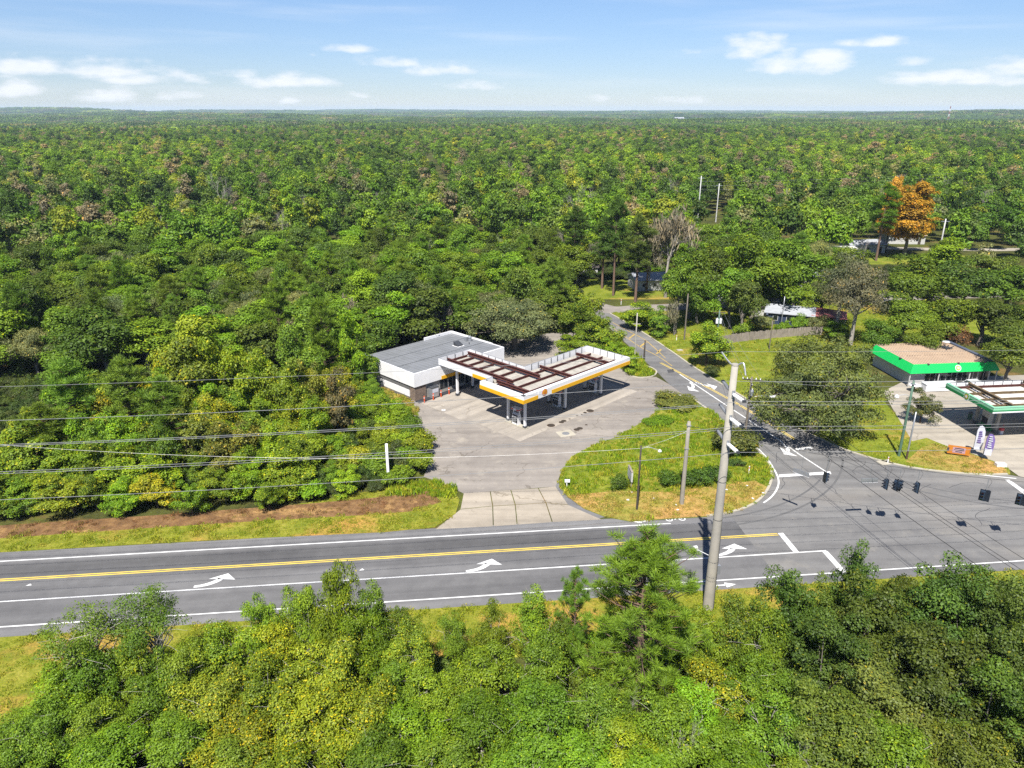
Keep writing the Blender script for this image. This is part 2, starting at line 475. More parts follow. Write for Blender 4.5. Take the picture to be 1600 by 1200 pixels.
# ------------------------------------------------------------------ mesh helpers
class MB:
    """collects faces; build() links them as one mesh object"""

    def __init__(self):
        self.v = []
        self.f = []
        self.mi = []
        self.cur = 0

    def add(self, verts, faces):
        b = len(self.v)
        self.v += [tuple(p) for p in verts]
        for f in faces:
            self.f.append(tuple(b + i for i in f))
            self.mi.append(self.cur)
        return self

    def box(self, x0, x1, y0, y1, z0, z1):
        return self.add([(x0, y0, z0), (x1, y0, z0), (x1, y1, z0), (x0, y1, z0), (x0, y0, z1), (x1, y0, z1), (x1, y1, z1), (x0, y1, z1)],
                        [(3, 2, 1, 0), (4, 5, 6, 7), (0, 1, 5, 4), (1, 2, 6, 5), (2, 3, 7, 6), (3, 0, 4, 7)])

    def beam(self, p, q, w, h, up=(0, 0, 1)):
        p, q = Vector(p), Vector(q)
        d = (q - p).normalized()
        u = Vector(up)
        s = d.cross(u)
        if s.length < 1e-4:
            s = Vector((1, 0, 0))
        s.normalize()
        u = s.cross(d)
        vs = []
        for e in (p, q):
            for a, b in ((-1, -1), (1, -1), (1, 1), (-1, 1)):
                vs.append(e + s * (a * w / 2) + u * (b * h / 2))
        return self.add(vs, [(0, 1, 2, 3), (7, 6, 5, 4), (0, 4, 5, 1), (1, 5, 6, 2), (2, 6, 7, 3), (3, 7, 4, 0)])

    def ibeam(self, p, q, w, h, t=.06):
        p, q = Vector(p), Vector(q)
        up = Vector((0, 0, 1))
        self.beam(p + up * (h / 2 - t / 2), q + up * (h / 2 - t / 2), w, t)
        self.beam(p - up * (h / 2 - t / 2), q - up * (h / 2 - t / 2), w, t)
        return self.beam(p, q, t, h - 2 * t)

    def prism(self, poly, z0, z1):
        n = len(poly)
        ar = sum(poly[i][0] * poly[(i + 1) % n][1] - poly[(i + 1) % n][0] * poly[i][1] for i in range(n))
        if ar < 0:
            poly = poly[::-1]
        vs = [(x, y, z0) for x, y in poly] + [(x, y, z1) for x, y in poly]
        fs = [tuple(range(n - 1, -1, -1)), tuple(range(n, 2 * n))] + [(i, (i + 1) % n, n + (i + 1) % n, n + i) for i in range(n)]
        return self.add(vs, fs)

    def sheet(self, poly, z):
        n = len(poly)
        ar = sum(poly[i][0] * poly[(i + 1) % n][1] - poly[(i + 1) % n][0] * poly[i][1] for i in range(n))
        if ar < 0:
            poly = poly[::-1]
        return self.add([(x, y, z) for x, y in poly], [tuple(range(n))])

    def tube(self, path, rad, n=8, cap=True):
        path = [Vector(p) for p in path]
        if isinstance(rad, (int, float)):
            rad = [rad] * len(path)
        vs = []
        prev = None
        for i, p in enumerate(path):
            d = (path[min(i + 1, len(path) - 1)] - path[max(i - 1, 0)])
            if d.length < 1e-6:
                d = Vector((0, 0, 1))
            d.normalize()
            if prev is None:
                s = d.cross(Vector((.31, .2, .93)) if abs(d.z) < .9 else Vector((1, 0, 0)))
            else:
                s = prev - d * prev.dot(d)
            s.normalize()
            prev = s
            u = d.cross(s)
            for k in range(n):
                a = 2 * math.pi * k / n
                vs.append(p + (s * math.cos(a) + u * math.sin(a)) * rad[i])
        fs = []
        for i in range(len(path) - 1):
            for k in range(n):
                fs.append((i * n + k, i * n + (k + 1) % n, (i + 1) * n + (k + 1) % n, (i + 1) * n + k))
        if cap:
            fs.append(tuple(range(n - 1, -1, -1)))
            e = (len(path) - 1) * n
            fs.append(tuple(range(e, e + n)))
        return self.add(vs, fs)

    def cyl(self, x, y, z0, z1, r0, r1=None, n=16):
        return self.tube([(x, y, z0), (x, y, z1)], [r0, r0 if r1 is None else r1], n)

    def lathe(self, prof, n=16, c=(0, 0, 0)):
        vs = []
        for r, z in prof:
            for k in range(n):
                a = 2 * math.pi * k / n
                vs.append((c[0] + r * math.cos(a), c[1] + r * math.sin(a), c[2] + z))
        fs = []
        for i in range(len(prof) - 1):
            for k in range(n):
                fs.append((i * n + k, i * n + (k + 1) % n, (i + 1) * n + (k + 1) % n, (i + 1) * n + k))
        fs.append(tuple(range(n - 1, -1, -1)))
        e = (len(prof) - 1) * n
        fs.append(tuple(range(e, e + n)))
        return self.add(vs, fs)

    def build(self, name, mat, parent=None, loc=(0, 0, 0), rz=0.0, smooth=False, bevel=0.0):
        me = bpy.data.meshes.new(name)
        me.from_pydata(self.v, [], self.f)
        mats = mat if isinstance(mat, (list, tuple)) else [mat]
        for q in mats:
            me.materials.append(MATS[q])
        if len(mats) > 1:
            me.polygons.foreach_set('material_index', self.mi)
        if smooth:
            me.polygons.foreach_set('use_smooth', [True] * len(me.polygons))
        me.update()
        return link(name, me, parent, loc, rz)


def link(name, data, parent=None, loc=(0, 0, 0), rz=0.0):
    o = bpy.data.objects.new(name, data)
    COL.objects.link(o)
    o.location = loc
    o.rotation_euler = (0, 0, rz)
    o.parent = parent
    return o


def tag(o, label, cat, group=None):
    o['label'] = label
    o['category'] = cat
    if group:
        o['group'] = group
    return o


def struct(o, kind='structure'):
    o['kind'] = kind
    return o


def thing(name, loc, label, cat, group=None, rz=0.0):
    o = link(name, None, None, loc, rz)
    o.empty_display_size = .3
    return tag(o, label, cat, group)


def copy_tree(o, parent=None):
    c = o.copy()
    COL.objects.link(c)
    c.parent = parent
    for ch in list(o.children):
        copy_tree(ch, c)
    return c


def inside(px, py, poly):
    """vectorised point in polygon"""
    px = np.asarray(px)
    py = np.asarray(py)
    r = np.zeros(px.shape, bool)
    n = len(poly)
    j = n - 1
    for i in range(n):
        xi, yi = poly[i]
        xj, yj = poly[j]
        if yi != yj:
            r ^= ((yi > py) != (yj > py)) & (px < (xj - xi) * (py - yi) / (yj - yi) + xi)
        j = i
    return r


def inpoly(x, y, poly):
    return bool(inside(np.array([x]), np.array([y]), poly)[0])


def smooth_path(pts, n=6):
    out = []
    P = [Vector(p) for p in pts]
    for i in range(len(P) - 1):
        p0, p1, p2, p3 = P[max(i - 1, 0)], P[i], P[i + 1], P[min(i + 2, len(P) - 1)]
        for k in range(n):
            t = k / n
            out.append(.5 * ((2 * p1) + (p2 - p0) * t + (2 * p0 - 5 * p1 + 4 * p2 - p3) * t * t + (3 * p1 - p0 - 3 * p2 + p3) * t ** 3))
    out.append(P[-1])
    return [tuple(p) for p in out]


def ribbon(path, w0, w1):
    """flat polygon following a path between two side offsets (left positive)"""
    P = [Vector((p[0], p[1])) for p in path]
    a, b = [], []
    for i, p in enumerate(P):
        d = (P[min(i + 1, len(P) - 1)] - P[max(i - 1, 0)]).normalized()
        nn = Vector((-d.y, d.x))
        a.append(tuple(p + nn * w0))
        b.append(tuple(p + nn * w1))
    return a, b


def ribbon_faces(mb, path, w0, w1, z0, z1=None):
    a, b = ribbon(path, w0, w1)
    for i in range(len(a) - 1):
        q = [a[i], a[i + 1], b[i + 1], b[i]]
        if z1 is None:
            mb.sheet(q, z0)
        else:
            mb.prism(q, z0, z1)
    return mb

# ------------------------------------------------------------------ terrain
def hill(x, y):
    x = np.asarray(x, float)
    y = np.asarray(y, float)
    d = np.hypot(x, y)
    k = np.clip((d - 1300) / 3500, 0, 1)
    k = k * k * (3 - 2 * k)
    h = 1.5 * (11 * np.sin(x / 830 + 1.1) * np.cos(y / 1310 + .4) + 8 * np.sin((x + y) / 520 + 2.0) + 7 * np.sin(x / 1900 - y / 2700) + 5 * np.sin(y / 390 + x / 950))
    az = np.arctan2(x, y)
    ridge = np.clip((d - 5200) / 3200, 0, 1) * (9 * np.exp(-((az + .50) / .22) ** 2) + 11 * np.exp(-((az - .38) / .22) ** 2) + 3)
    return k * (h - 4) + ridge


def make_ground():
    rings = [0, 12, 25, 40, 60, 85, 115, 150, 190, 240, 300, 380, 480, 600, 760, 950, 1200] + list(np.geomspace(1400, 15000, 46))
    na = 144
    vs = [(0, 0, 0)]
    for r in rings[1:]:
        a = np.arange(na) * 2 * math.pi / na
        x = r * np.sin(a)
        y = r * np.cos(a)
        z = hill(x, y)
        vs += list(zip(x.tolist(), y.tolist(), z.tolist()))
    fs = [(0, 1 + (k + 1) % na, 1 + k) for k in range(na)]
    for i in range(len(rings) - 2):
        b = 1 + i * na
        for k in range(na):
            fs.append((b + k, b + (k + 1) % na, b + na + (k + 1) % na, b + na + k))
    mb = MB()
    mb.add(vs, fs)
    struct(mb.build('ground', 'forest_floor', smooth=True))


make_ground()

# ------------------------------------------------------------------ main road: local axes along (x) and across (y) the carriageway
RA = RAD(6.0)
RT = Vector((math.cos(RA), math.sin(RA)))
RN = Vector((-math.sin(RA), math.cos(RA)))


def RW(t, n):
    return (RT.x * t + RN.x * n, RT.y * t + RN.y * n)


def RL(p):
    return (RT.x * p[0] + RT.y * p[1], RN.x * p[0] + RN.y * p[1])


mb = MB()
for i in range(40):
    t0 = -700 + i * 35
    mb.sheet([(t0, 57.9), (t0 + 35, 57.9), (t0 + 35, 72.1), (t0, 72.1)], .020)
main_road = struct(mb.build('main_road', 'road_asphalt', rz=RA))

KERB_L = [(29.32, 111.45), (30.97, 106.01), (32.67, 97.98), (33.81, 93.18), (34.23, 88.97), (33.89, 85.60), (32.95, 82.79), (31.20, 79.64), (28.97, 76.99), (26.17, 75.21), (22.52, 74.06)]
KERB_R = [(22.45, 164.52), (24.83, 157.41), (28.01, 147.04), (30.98, 135.40), (32.87, 127.43), (35.36, 118.97), (38.19, 110.04), (40.90, 101.49), (43.56, 95.96), (45.63, 92.15), (48.59, 88.97), (52.08, 86.52), (56.32, 85.06), (60.86, 84.35), (63.85, 84.53)]
LEFT_FAR = [(28.80, 111.45), (26.88, 118.02), (25.90, 124.61), (24.85, 129.99), (23.42, 138.67), (21.22, 151.33), (19.71, 161.17)]
JUNC = [RW(-1, 71.0)] + [(16.86, 73.42)] + KERB_L[::-1] + LEFT_FAR + [(18.81, 168.00), (22.28, 168.00)] + KERB_R + [(64.91, 84.00), RW(75, 75.2), RW(75, 71), RW(75, 59.5), RW(33, 59.5), RW(33, 71.0)]
mb = MB()
mb.sheet(JUNC, .026)
side_road = struct(mb.build('side_road', 'junction_asphalt'))
cross_path = [(19.25, 172.23), (24.04, 167.70), (31.81, 169.19), (44.36, 171.00), (59.09, 174.10), (82.77, 178.62), (110.11, 181.99), (148.81, 186.18)]
mb = MB()
ribbon_faces(mb, smooth_path([(p[0], p[1], 0) for p in cross_path], 4), -3.3, 3.3, .031)
struct(mb.build('cross_street', 'lot_asphalt'))
mb = MB()   # lane beyond the houses
ribbon_faces(mb, [(-60 + 20 * i, 250 + 3 * math.sin(i)) for i in range(4, 14)], -2.6, 2.6, .03)
struct(mb.build('back_lane', 'lot_concrete'))

# ---- markings of the main road (parts of it)
PZ = .032


def mline(name, pts, mat='white_paint', parent=main_road):
    m = MB()
    for q in pts:
        m.sheet(q, PZ)
    return m.build(name, mat, parent)


def rline(t0, t1, n, w=.15, step=30):
    out = []
    t = t0
    while t < t1 - .01:
        e = min(t1, t + step)
        out.append([(t, n - w / 2), (e, n - w / 2), (e, n + w / 2), (t, n + w / 2)])
        t = e
    return out


mline('edge_line', rline(-600, 25.5, 70.35, .17))
mline('edge_line', rline(-600, 520, 59.35, .17))
mline('edge_line', rline(88, 520, 70.35, .17))
mline('centre_line', rline(-600, 36.6, 66.74, .15), 'yellow_paint')
mline('centre_line', rline(-600, 36.6, 67.04, .15), 'yellow_paint')
mline('centre_line', rline(92, 520, 66.74, .15), 'yellow_paint')
mline('centre_line', rline(92, 520, 67.04, .15), 'yellow_paint')
mline('lane_line', rline(-600, 40.3, 63.25, .17))
mline('stop_line', [[(36.7, 67.1), (37.3, 67.1), (37.3, 63.35), (36.7, 63.35)]])
mline('stop_line', [[(39.8, 63.15), (40.4, 63.15), (40.4, 59.45), (39.8, 59.45)]])


def turn_arrow(L=4.0, V=1.9):
    """left turn arrow: tail along +u curving to +v, barbed head; list of polygons"""
    body = []
    n = 10
    inner, outer = [], []
    for i in range(n + 1):
        s = i / n
        a = s * 1.05
        u = L * .62 * math.sin(a) / math.sin(1.05)
        v = V * .62 * (1 - math.cos(a)) / (1 - math.cos(1.05))
        w = .17 + .13 * s
        inner.append((u - math.sin(a) * w, v + math.cos(a) * w))
        outer.append((u + math.sin(a) * w, v - math.cos(a) * w))
    for i in range(n):
        body.append([inner[i], outer[i], outer[i + 1], inner[i + 1]])
    e = (L * .60, V * .58)
    head = [(e[0] - L * .30, e[1] + V * .08), (e[0] + L * .16, e[1] + V * .52), (e[0] + L * .42, e[1] - V * .14)]
    return body + [head]


def straight_arrow(L=2.0, W=.7):
    return [[(0, -.09), (L * .6, -.09), (L * .6, .09), (0, .09)], [(L * .55, -W / 2), (L, 0), (L * .55, W / 2)]]


def place(polys, org, ang, mirror=False, s=1.0):
    c, q = math.cos(ang), math.sin(ang)
    out = []
    for pl in polys:
        r = []
        for u, v in pl:
            u, v = u * s, (-v if mirror else v) * s
            r.append((org[0] + u * c - v * q, org[1] + u * q + v * c))
        out.append(r)
    return out


for (px, gx) in ((0, (-31.33, 60.82)), (1, (-4.69, 63.39)), (2, (21.46, 66.26))):
    t_, n_ = RL(gx)
    mline('turn_arrow', place(turn_arrow(3.7, 1.75), (t_, n_), 0))
t_, n_ = RL((19.85, 60.31))
mline('bike_arrow', place(straight_arrow(2.4, .8), (t_, 58.55), 0))
t_, n_ = RL((15.99, 72.66))
mline('bike_arrow', place(straight_arrow(2.2, .8), (t_, 71.15), math.pi))
# bicycle sign: two wheels and a frame
bk = []
t0_, _ = RL((18.83, 73.00))
for cx in (-.75, .75):
    ring = []
    for k in range(10):
        a0, a1 = 2 * math.pi * k / 10, 2 * math.pi * (k + 1) / 10
        bk.append([(t0_ + cx + .42 * math.cos(a0), 71.2 + .42 * math.sin(a0)), (t0_ + cx + .42 * math.cos(a1), 71.2 + .42 * math.sin(a1)),
                   (t0_ + cx + .28 * math.cos(a1), 71.2 + .28 * math.sin(a1)), (t0_ + cx + .28 * math.cos(a0), 71.2 + .28 * math.sin(a0))])
bk += [[(t0_ - .75, 71.15), (t0_ - .1, 71.6), (t0_ - .1, 71.75), (t0_ - .8, 71.25)], [(t0_ - .1, 71.6), (t0_ + .75, 71.15), (t0_ + .8, 71.25), (t0_ - .1, 71.75)], [(t0_ - .2, 71.1), (t0_ + .0, 71.1), (t0_ + .35, 71.7), (t0_ + .2, 71.75)]]
mline('bicycle_symbol', bk)
for gx in ((-47.97, 60.93), (-15.59, 63.50)):
    t_, n_ = RL(gx)
    mline('reflector_mark', [[(t_, n_), (t_ + .55, n_ + .05), (t_ + .3, n_ + .35)]])


# ---- markings of the side road
def sline(name, pts, w=.15, mat='white_paint', smooth=True):
    m = MB()
    p = smooth_path([(q[0], q[1], 0) for q in pts], 5) if smooth else pts
    ribbon_faces(m, p, -w / 2, w / 2, PZ)
    return m.build(name, mat, side_road)


sline('edge_line', [(27.59, 112.59), (29.78, 105.23), (31.80, 98.20)])
sline('edge_line', [(33.99, 93.18), (34.37, 89.94), (34.27, 86.52), (33.91, 83.48), (33.03, 81.11), (31.56, 78.85), (30.06, 77.30)], .2)
sline('edge_line', [(46.06, 93.18), (47.66, 90.73), (50.04, 88.39), (53.02, 86.70), (56.62, 85.60), (60.14, 84.53), (64.24, 83.48)], .2)
sline('lane_line', [(29.79, 122.90), (31.85, 115.86), (34.34, 107.32), (37.91, 95.53), (39.20, 90.34), (40.73, 85.42)], .2, smooth=False)
m = MB(); m.sheet([(34.35, 84.53), (41.31, 85.42), (41.18, 84.71), (34.11, 83.83)], PZ); m.build('stop_line', 'white_paint', side_road)
m = MB(); m.sheet([(39.24, 92.35), (41.69, 92.97), (41.72, 92.35), (39.28, 91.74)], PZ); m.build('stop_line', 'white_paint', side_road)
m = MB(); m.sheet([(62.56, 83.13), (63.13, 83.13), (63.34, 79.17), (62.56, 79.17)], PZ); m.build('stop_line', 'white_paint', side_road)
CL = [(27.58, 129.25), (30.70, 121.90), (33.53, 115.25), (35.73, 109.76), (38.11, 102.71), (40.30, 95.31)]
for w_ in (-.16, .16):
    sline('centre_line', [(x_ + w_, y_ + w_ * .35) for x_, y_ in CL], .13, 'yellow_paint', False)
sline('median_line', [(22.21, 156.89), (25.04, 149.40), (27.32, 142.97), (29.05, 131.88)], .18, 'worn_yellow_paint')
sline('median_line', [(21.68, 152.81), (24.13, 143.41), (25.81, 137.84), (27.98, 132.65), (29.35, 127.43)], .18, 'worn_yellow_paint')
for a_, b_ in (((24.07, 144.75), (25.55, 147.51)), ((25.38, 139.09), (27.04, 142.09)), ((27.85, 134.60), (29.25, 137.43))):
    sline('median_hatch', [a_, b_], .4, 'worn_yellow_paint', False)
ang = math.atan2(-23.5, 8.2)
mline('turn_arrow', place(turn_arrow(4.2, 2.0), (30.64, 118.65), ang, True), parent=side_road)
mline('turn_arrow', place(turn_arrow(4.2, 2.0), (31.71, 118.97), ang), parent=side_road)
mline('turn_arrow', place(turn_arrow(4.2, 2.0), (38.11, 94.24), ang, True), parent=side_road)
m = MB(); m.sheet([(27.99, 125.30), (29.22, 125.65), (29.09, 123.92), (27.88, 123.58)], PZ); m.build('road_patch', 'asphalt_patch', side_road)

# ------------------------------------------------------------------ kerbs, islands, verges
def kerb(path, name='kerb', w=.32, h=.13, mat='kerb_concrete', side=1):
    m = MB()
    ribbon_faces(m, path, 0, w * side, -.05, h)
    return struct(m.build(name, mat))


def kerb_s(pts, **k):
    return kerb(smooth_path([(p[0], p[1], 0) for p in pts], 4), **k)


kerb_s(KERB_L, side=-1)
kerb_s(KERB_R, side=1)
kerb_s([(23.54, 127.79), (25.00, 126.71), (25.72, 124.26), (24.61, 121.90), (22.47, 121.23), (20.93, 122.23)], side=1)

ISLAND = [(6.51, 85.79), (8.06, 89.75), (11.18, 93.18), (14.86, 95.96), (17.99, 99.59), (20.61, 102.71), (22.88, 106.53), (24.82, 110.32), (27.25, 112.02)] + KERB_L[1:] + [(17.61, 73.49), (13.50, 73.00), (10.71, 74.06), (8.44, 75.94), (6.69, 78.85), (5.88, 82.28)]
mb = MB(); mb.prism(ISLAND, -.05, .09); struct(mb.build('grass_island', 'lawn_grass'))
VERGE_FRONT = [(6.61, 78.85), (8.44, 75.94), (10.71, 74.06), (13.51, 73.04), (17.62, 73.56), (22.54, 74.13), (26.21, 75.35), (29.01, 77.15), (31.97, 80.78), (30.77, 82.79), (25.56, 81.44), (18.85, 79.80), (12.61, 80.13)]
mb = MB(); mb.sheet(VERGE_FRONT, .095); struct(mb.build('dry_grass_verge', 'dry_verge'))
WEED_POINT = [(20.93, 122.23), (22.50, 121.40), (24.61, 121.90), (25.60, 124.26), (24.82, 126.36), (23.95, 128.88), (23.10, 136.61), (20.99, 144.30), (17.86, 139.94), (19.47, 128.15)]
mb = MB(); mb.prism(WEED_POINT, -.05, .08); struct(mb.build('weedy_point', 'lawn_grass'))
LAWN_R = [(22.96, 165.09), (24.90, 157.94)] + [(p[0] + .35, p[1] + .1) for p in KERB_R[2:]] + [(65.04, 86.15), (64.89, 88.20), (62.96, 90.73), (60.82, 93.18), (59.43, 95.96), (59.46, 99.59), (58.94, 103.96), (59.72, 108.67), (61.99, 118.02), (65.96, 131.88), (107.95, 148.92), (128.07, 170.39), (78.79, 176.66), (45.15, 168.00), (29.72, 165.66)]
mb = MB(); mb.prism(LAWN_R, -.05, .07); struct(mb.build('roadside_lawn', 'lawn_grass'))
DRYP = [(52.51, 88.20), (55.69, 85.42), (61.07, 84.71), (63.91, 84.89), (64.51, 85.97), (63.96, 88.77), (61.56, 91.34), (59.37, 93.81), (56.92, 92.56)]
mb = MB(); mb.sheet(DRYP, .078); struct(mb.build('dry_grass_point', 'dry_verge'))
# verge between the left woods and the road, its pine straw, and the bulb of turf beside the driveway
VERGE_L = [RW(-300, 72.0), RW(-60, 72.05), (-34.84, 68.96), (-14.23, 70.77), (-8.64, 71.84), (-6.55, 74.77), (-6.31, 77.91), (-7.30, 80.78), (-9.68, 82.45), (-12.84, 81.94), (-29.91, 75.21), (-57.27, 71.30), RW(-300, 79)]
mb = MB(); mb.prism(VERGE_L, -.05, .06); struct(mb.build('roadside_verge', 'verge_grass'))
STRAW = [RW(-300, 75), (-56.07, 69.47), (-42.95, 71.30), (-29.21, 73.07), (-17.78, 74.34), (-11.96, 75.21), (-8.43, 77.45), (-10.09, 80.13), (-15.52, 78.69), (-24.39, 76.99), (-41.48, 74.34), (-57.80, 72.11), RW(-300, 79)]
mb = MB(); mb.sheet(STRAW, .066); struct(mb.build('pine_straw_strip', 'pine_straw'))
VERGE_S = [RW(-300, 58.0), RW(-60, 58.0), RW(0, 58.0), RW(60, 58.0), RW(300, 58.0), RW(300, 52), RW(0, 50.5), RW(-30, 40), RW(-60, 30), RW(-300, 30)]
mb = MB(); mb.prism(VERGE_S, -.05, .012); struct(mb.build('south_verge', 'verge_grass'))
STORE_SIDE = [(-25.72, 120.58), (-15.96, 109.76), (-14.24, 103.96), (-20.07, 106.53), (-27.98, 118.02)]
mb = MB(); mb.sheet(STORE_SIDE, .02); struct(mb.build('store_side_grass', 'lawn_grass'))

# ------------------------------------------------------------------ forecourt of the closed station
LOT = [(-16.48, 109.76), (-14.43, 101.49), (-12.20, 96.85), (-11.03, 92.56), (-11.11, 86.70), (-11.31, 84.00), (-8.86, 82.28), (-6.97, 80.62), (-5.96, 79.64), (5.43, 81.36), (5.85, 83.13), (6.51, 85.79), (8.06, 89.75), (11.18, 93.18), (14.86, 95.96), (17.99, 99.59), (20.61, 102.71), (22.88, 106.53), (24.82, 110.32), (27.25, 112.02), (28.80, 111.45), (26.88, 118.02), (25.34, 121.56), (22.41, 120.91), (20.77, 121.90), (18.76, 131.88), (17.54, 148.92), (8.10, 148.92), (-5.10, 139.94), (-11.51, 124.61)]
mb = MB(); mb.sheet(LOT, .010); struct(mb.build('forecourt', 'lot_asphalt'))
forecourt = bpy.data.objects['forecourt']
mb = MB(); mb.sheet([(5.43, 81.36), (5.87, 83.48), (6.26, 81.94), (7.00, 78.85), (8.44, 75.94), (10.71, 74.06), (9.54, 73.49), (6.56, 76.99)], .013); mb.build('asphalt_strip', 'road_asphalt', forecourt)
# driveway of cast slabs, joints left open
GT = [(-5.96, 79.71), (-2.68, 80.13), (-0.16, 80.53), (3.26, 80.94), (5.43, 81.44)]
GM = [(-6.10, 75.80), (-2.28, 76.54), (0.38, 76.84), (4.05, 77.30), (6.70, 76.84)]
GB = [(-8.60, 71.37), (-2.09, 71.97), (0.58, 72.31), (4.59, 72.86), (10.34, 73.42)]
drive = link('driveway', None)
struct(drive)
rs = random.Random(4)
for rowa, rowb in ((GT, GM), (GM, GB)):
    for i in range(4):
        q = [Vector(rowa[i] + (0,)), Vector(rowa[i + 1] + (0,)), Vector(rowb[i + 1] + (0,)), Vector(rowb[i] + (0,))]
        c = sum(q, Vector()) / 4
        q = [p + (c - p).normalized() * .085 for p in q]
        m = MB()
        m.prism([(p.x, p.y) for p in q], -.1, .030 + rs.uniform(0, .012))
        m.build('slab', 'concrete', drive)


# ---- wear on the junction: sealed cracks and faint tyre arcs
rw = random.Random(12)
for k in range(11):
    x, y = rw.uniform(30, 60), rw.uniform(70, 92)
    if not inpoly(x, y, JUNC):
        continue
    a = rw.uniform(0, 3.14)
    pts = [(x, y, 0)]
    for i in range(6):
        a += rw.uniform(-.7, .7)
        x, y = x + math.cos(a) * .9, y + math.sin(a) * .9
        pts.append((x, y, 0))
    m = MB(); ribbon_faces(m, smooth_path(pts, 3), -.035, .035, .0305); m.build('crack_seal', 'asphalt_patch', side_road)
for k, (c, r0, a0, a1) in enumerate((((18.5, 99.5), 28.0, -1.35, -.35), ((18.5, 99.5), 26.3, -1.35, -.40), ((66, 103), 26, -2.6, -1.6), ((66, 103), 27.7, -2.6, -1.6))):
    pts = [(c[0] + r0 * math.cos(a0 + (a1 - a0) * i / 16), c[1] + r0 * math.sin(a0 + (a1 - a0) * i / 16), 0) for i in range(17)]
    m = MB(); ribbon_faces(m, pts, -.13, .13, .0295); m.build('tyre_mark', 'tyre_worn', side_road)
for k in range(7):
    t_, n_ = rw.uniform(-40, 30), rw.choice((58.5, 61.2, 65, 68.6, 71.2))
    m = MB(); m.sheet([(t_, n_ - .5), (t_ + rw.uniform(1.2, 3), n_ - .5), (t_ + rw.uniform(1.2, 3), n_ + .4), (t_, n_ + .45)], .0245); m.build('road_patch', 'road_asphalt', main_road)

# ------------------------------------------------------------------ closed fuel station: local axes a (along the canopy), b (towards the store)
SO = (1.63, 96.4, 0)
SR = RAD(45)


def SW(a, b):
    r = math.sqrt(.5)
    return (SO[0] + (a - b) * r, SO[1] + (a + b) * r)


# concrete apron slabs under the canopy
ap = link('fuel_apron', None, None, SO, SR)
struct(ap)
ra = random.Random(8)
for i in range(7):
    for j in range(3):
        m = MB()
        a0, b0 = -1.6 + i * 4.0, -.9 + j * 3.6
        m.box(a0 + .02, a0 + 3.98, b0 + .02, b0 + 3.58, -.1, .022 + ra.uniform(0, .008))
        m.build('slab', 'apron_concrete', ap)
for i in range(2):
    for j in range(4):
        m = MB()
        a0, b0 = -2.4 + i * 5.8, 9.9 + j * 2.65
        m.box(a0 + .02, a0 + 5.78, b0 + .02, b0 + 2.63, -.1, .022 + ra.uniform(0, .008))
        m.build('slab', 'apron_concrete', ap)
m = MB(); m.box(-2.7, 15, 20.6, 21.62, 0, .14); m.build('walkway', 'dark_plinth', ap)

# ---- canopy
cp = thing('fuel_canopy', SO, 'L-shaped white fuel canopy with yellow stripe and rust-red roof beams beside the grey-roofed store', 'canopy', rz=SR)
CZ0, CZ1 = 5.0, 6.12
LA, LB = 25.0, 9.1
WA0, WA1, WB = 2.6, 9.5, 21.9
OUT = [(0, 0), (LA, 0), (LA, LB), (WA1, LB), (WA1, WB), (WA0, WB), (WA0, LB), (0, LB)]
ctr = [(.45, .45), (LA - .45, .45), (LA - .45, LB - .45), (WA1 - .45, LB - .45), (WA1 - .45, WB - .45), (WA0 + .45, WB - .45), (WA0 + .45, LB - .45), (.45, LB - .45)]
m = MB(); m.prism(ctr, CZ0 + .05, CZ0 + .22); m.build('deck', 'deck_white', cp)
k = .9            # deck pan ribs
while k < LB - .5:
    m = MB(); m.box(.5, LA - .5, k, k + .05, CZ0 + .22, CZ0 + .26); m.build('deck_rib', 'deck_white', cp)
    k += .42
k = LB
while k < WB - .5:
    m = MB(); m.box(WA0 + .5, WA1 - .5, k, k + .05, CZ0 + .22, CZ0 + .26); m.build('deck_rib', 'deck_white', cp)
    k += .42
wide_rim = {0, 7}
nrm = [(0, 1), (-1, 0), (0, -1), (-1, 0), (0, -1), (1, 0), (0, -1), (1, 0)]     # inward
for i in range(8):
    p, q = Vector(OUT[i]), Vector(OUT[(i + 1) % 8])
    L_ = (q - p).length
    d = (q - p) / L_
    nn = Vector(nrm[i])
    npan = max(1, round(L_ / 1.55))
    for kpan in range(npan):
        e0, e1 = p + d * (L_ * kpan / npan + .012), p + d * (L_ * (kpan + 1) / npan - .012)
        th = .10
        m = MB(); m.prism([tuple(e0), tuple(e1), tuple(e1 + nn * th), tuple(e0 + nn * th)], CZ0, CZ1)
        m.build('fascia_panel', 'white_metal', cp)
    m = MB()
    rim = .62 if i in wide_rim else .10
    m.prism([tuple(p + d * .0), tuple(q), tuple(q + nn * rim), tuple(p + nn * rim)], CZ1 + .003, CZ1 + .035)
    m.build('rim_cap', 'white_metal' if i in wide_rim else 'aluminium', cp)
    # bracing posts behind the panels
    npost = max(2, round(L_ / 1.55))
    for kp in range(1, npost):
        c = p + d * (L_ * kp / npost) + nn * .16
        m = MB(); m.box(c.x - .035, c.x + .035, c.y - .035, c.y + .035, CZ0 + .2, CZ1 - .02); m.build('fascia_post', 'dark_steel', cp)
# yellow band along the lower half of the outward faces
def band(p, q, z0, z1, out, mat='yellow_metal', name='yellow_stripe', t=.05):
    p, q, o_ = Vector(p), Vector(q), Vector(out)
    m = MB(); m.prism([tuple(p + o_ * .003), tuple(q + o_ * .003), tuple(q + o_ * t), tuple(p + o_ * t)], z0, z1)
    return m.build(name, mat, cp)


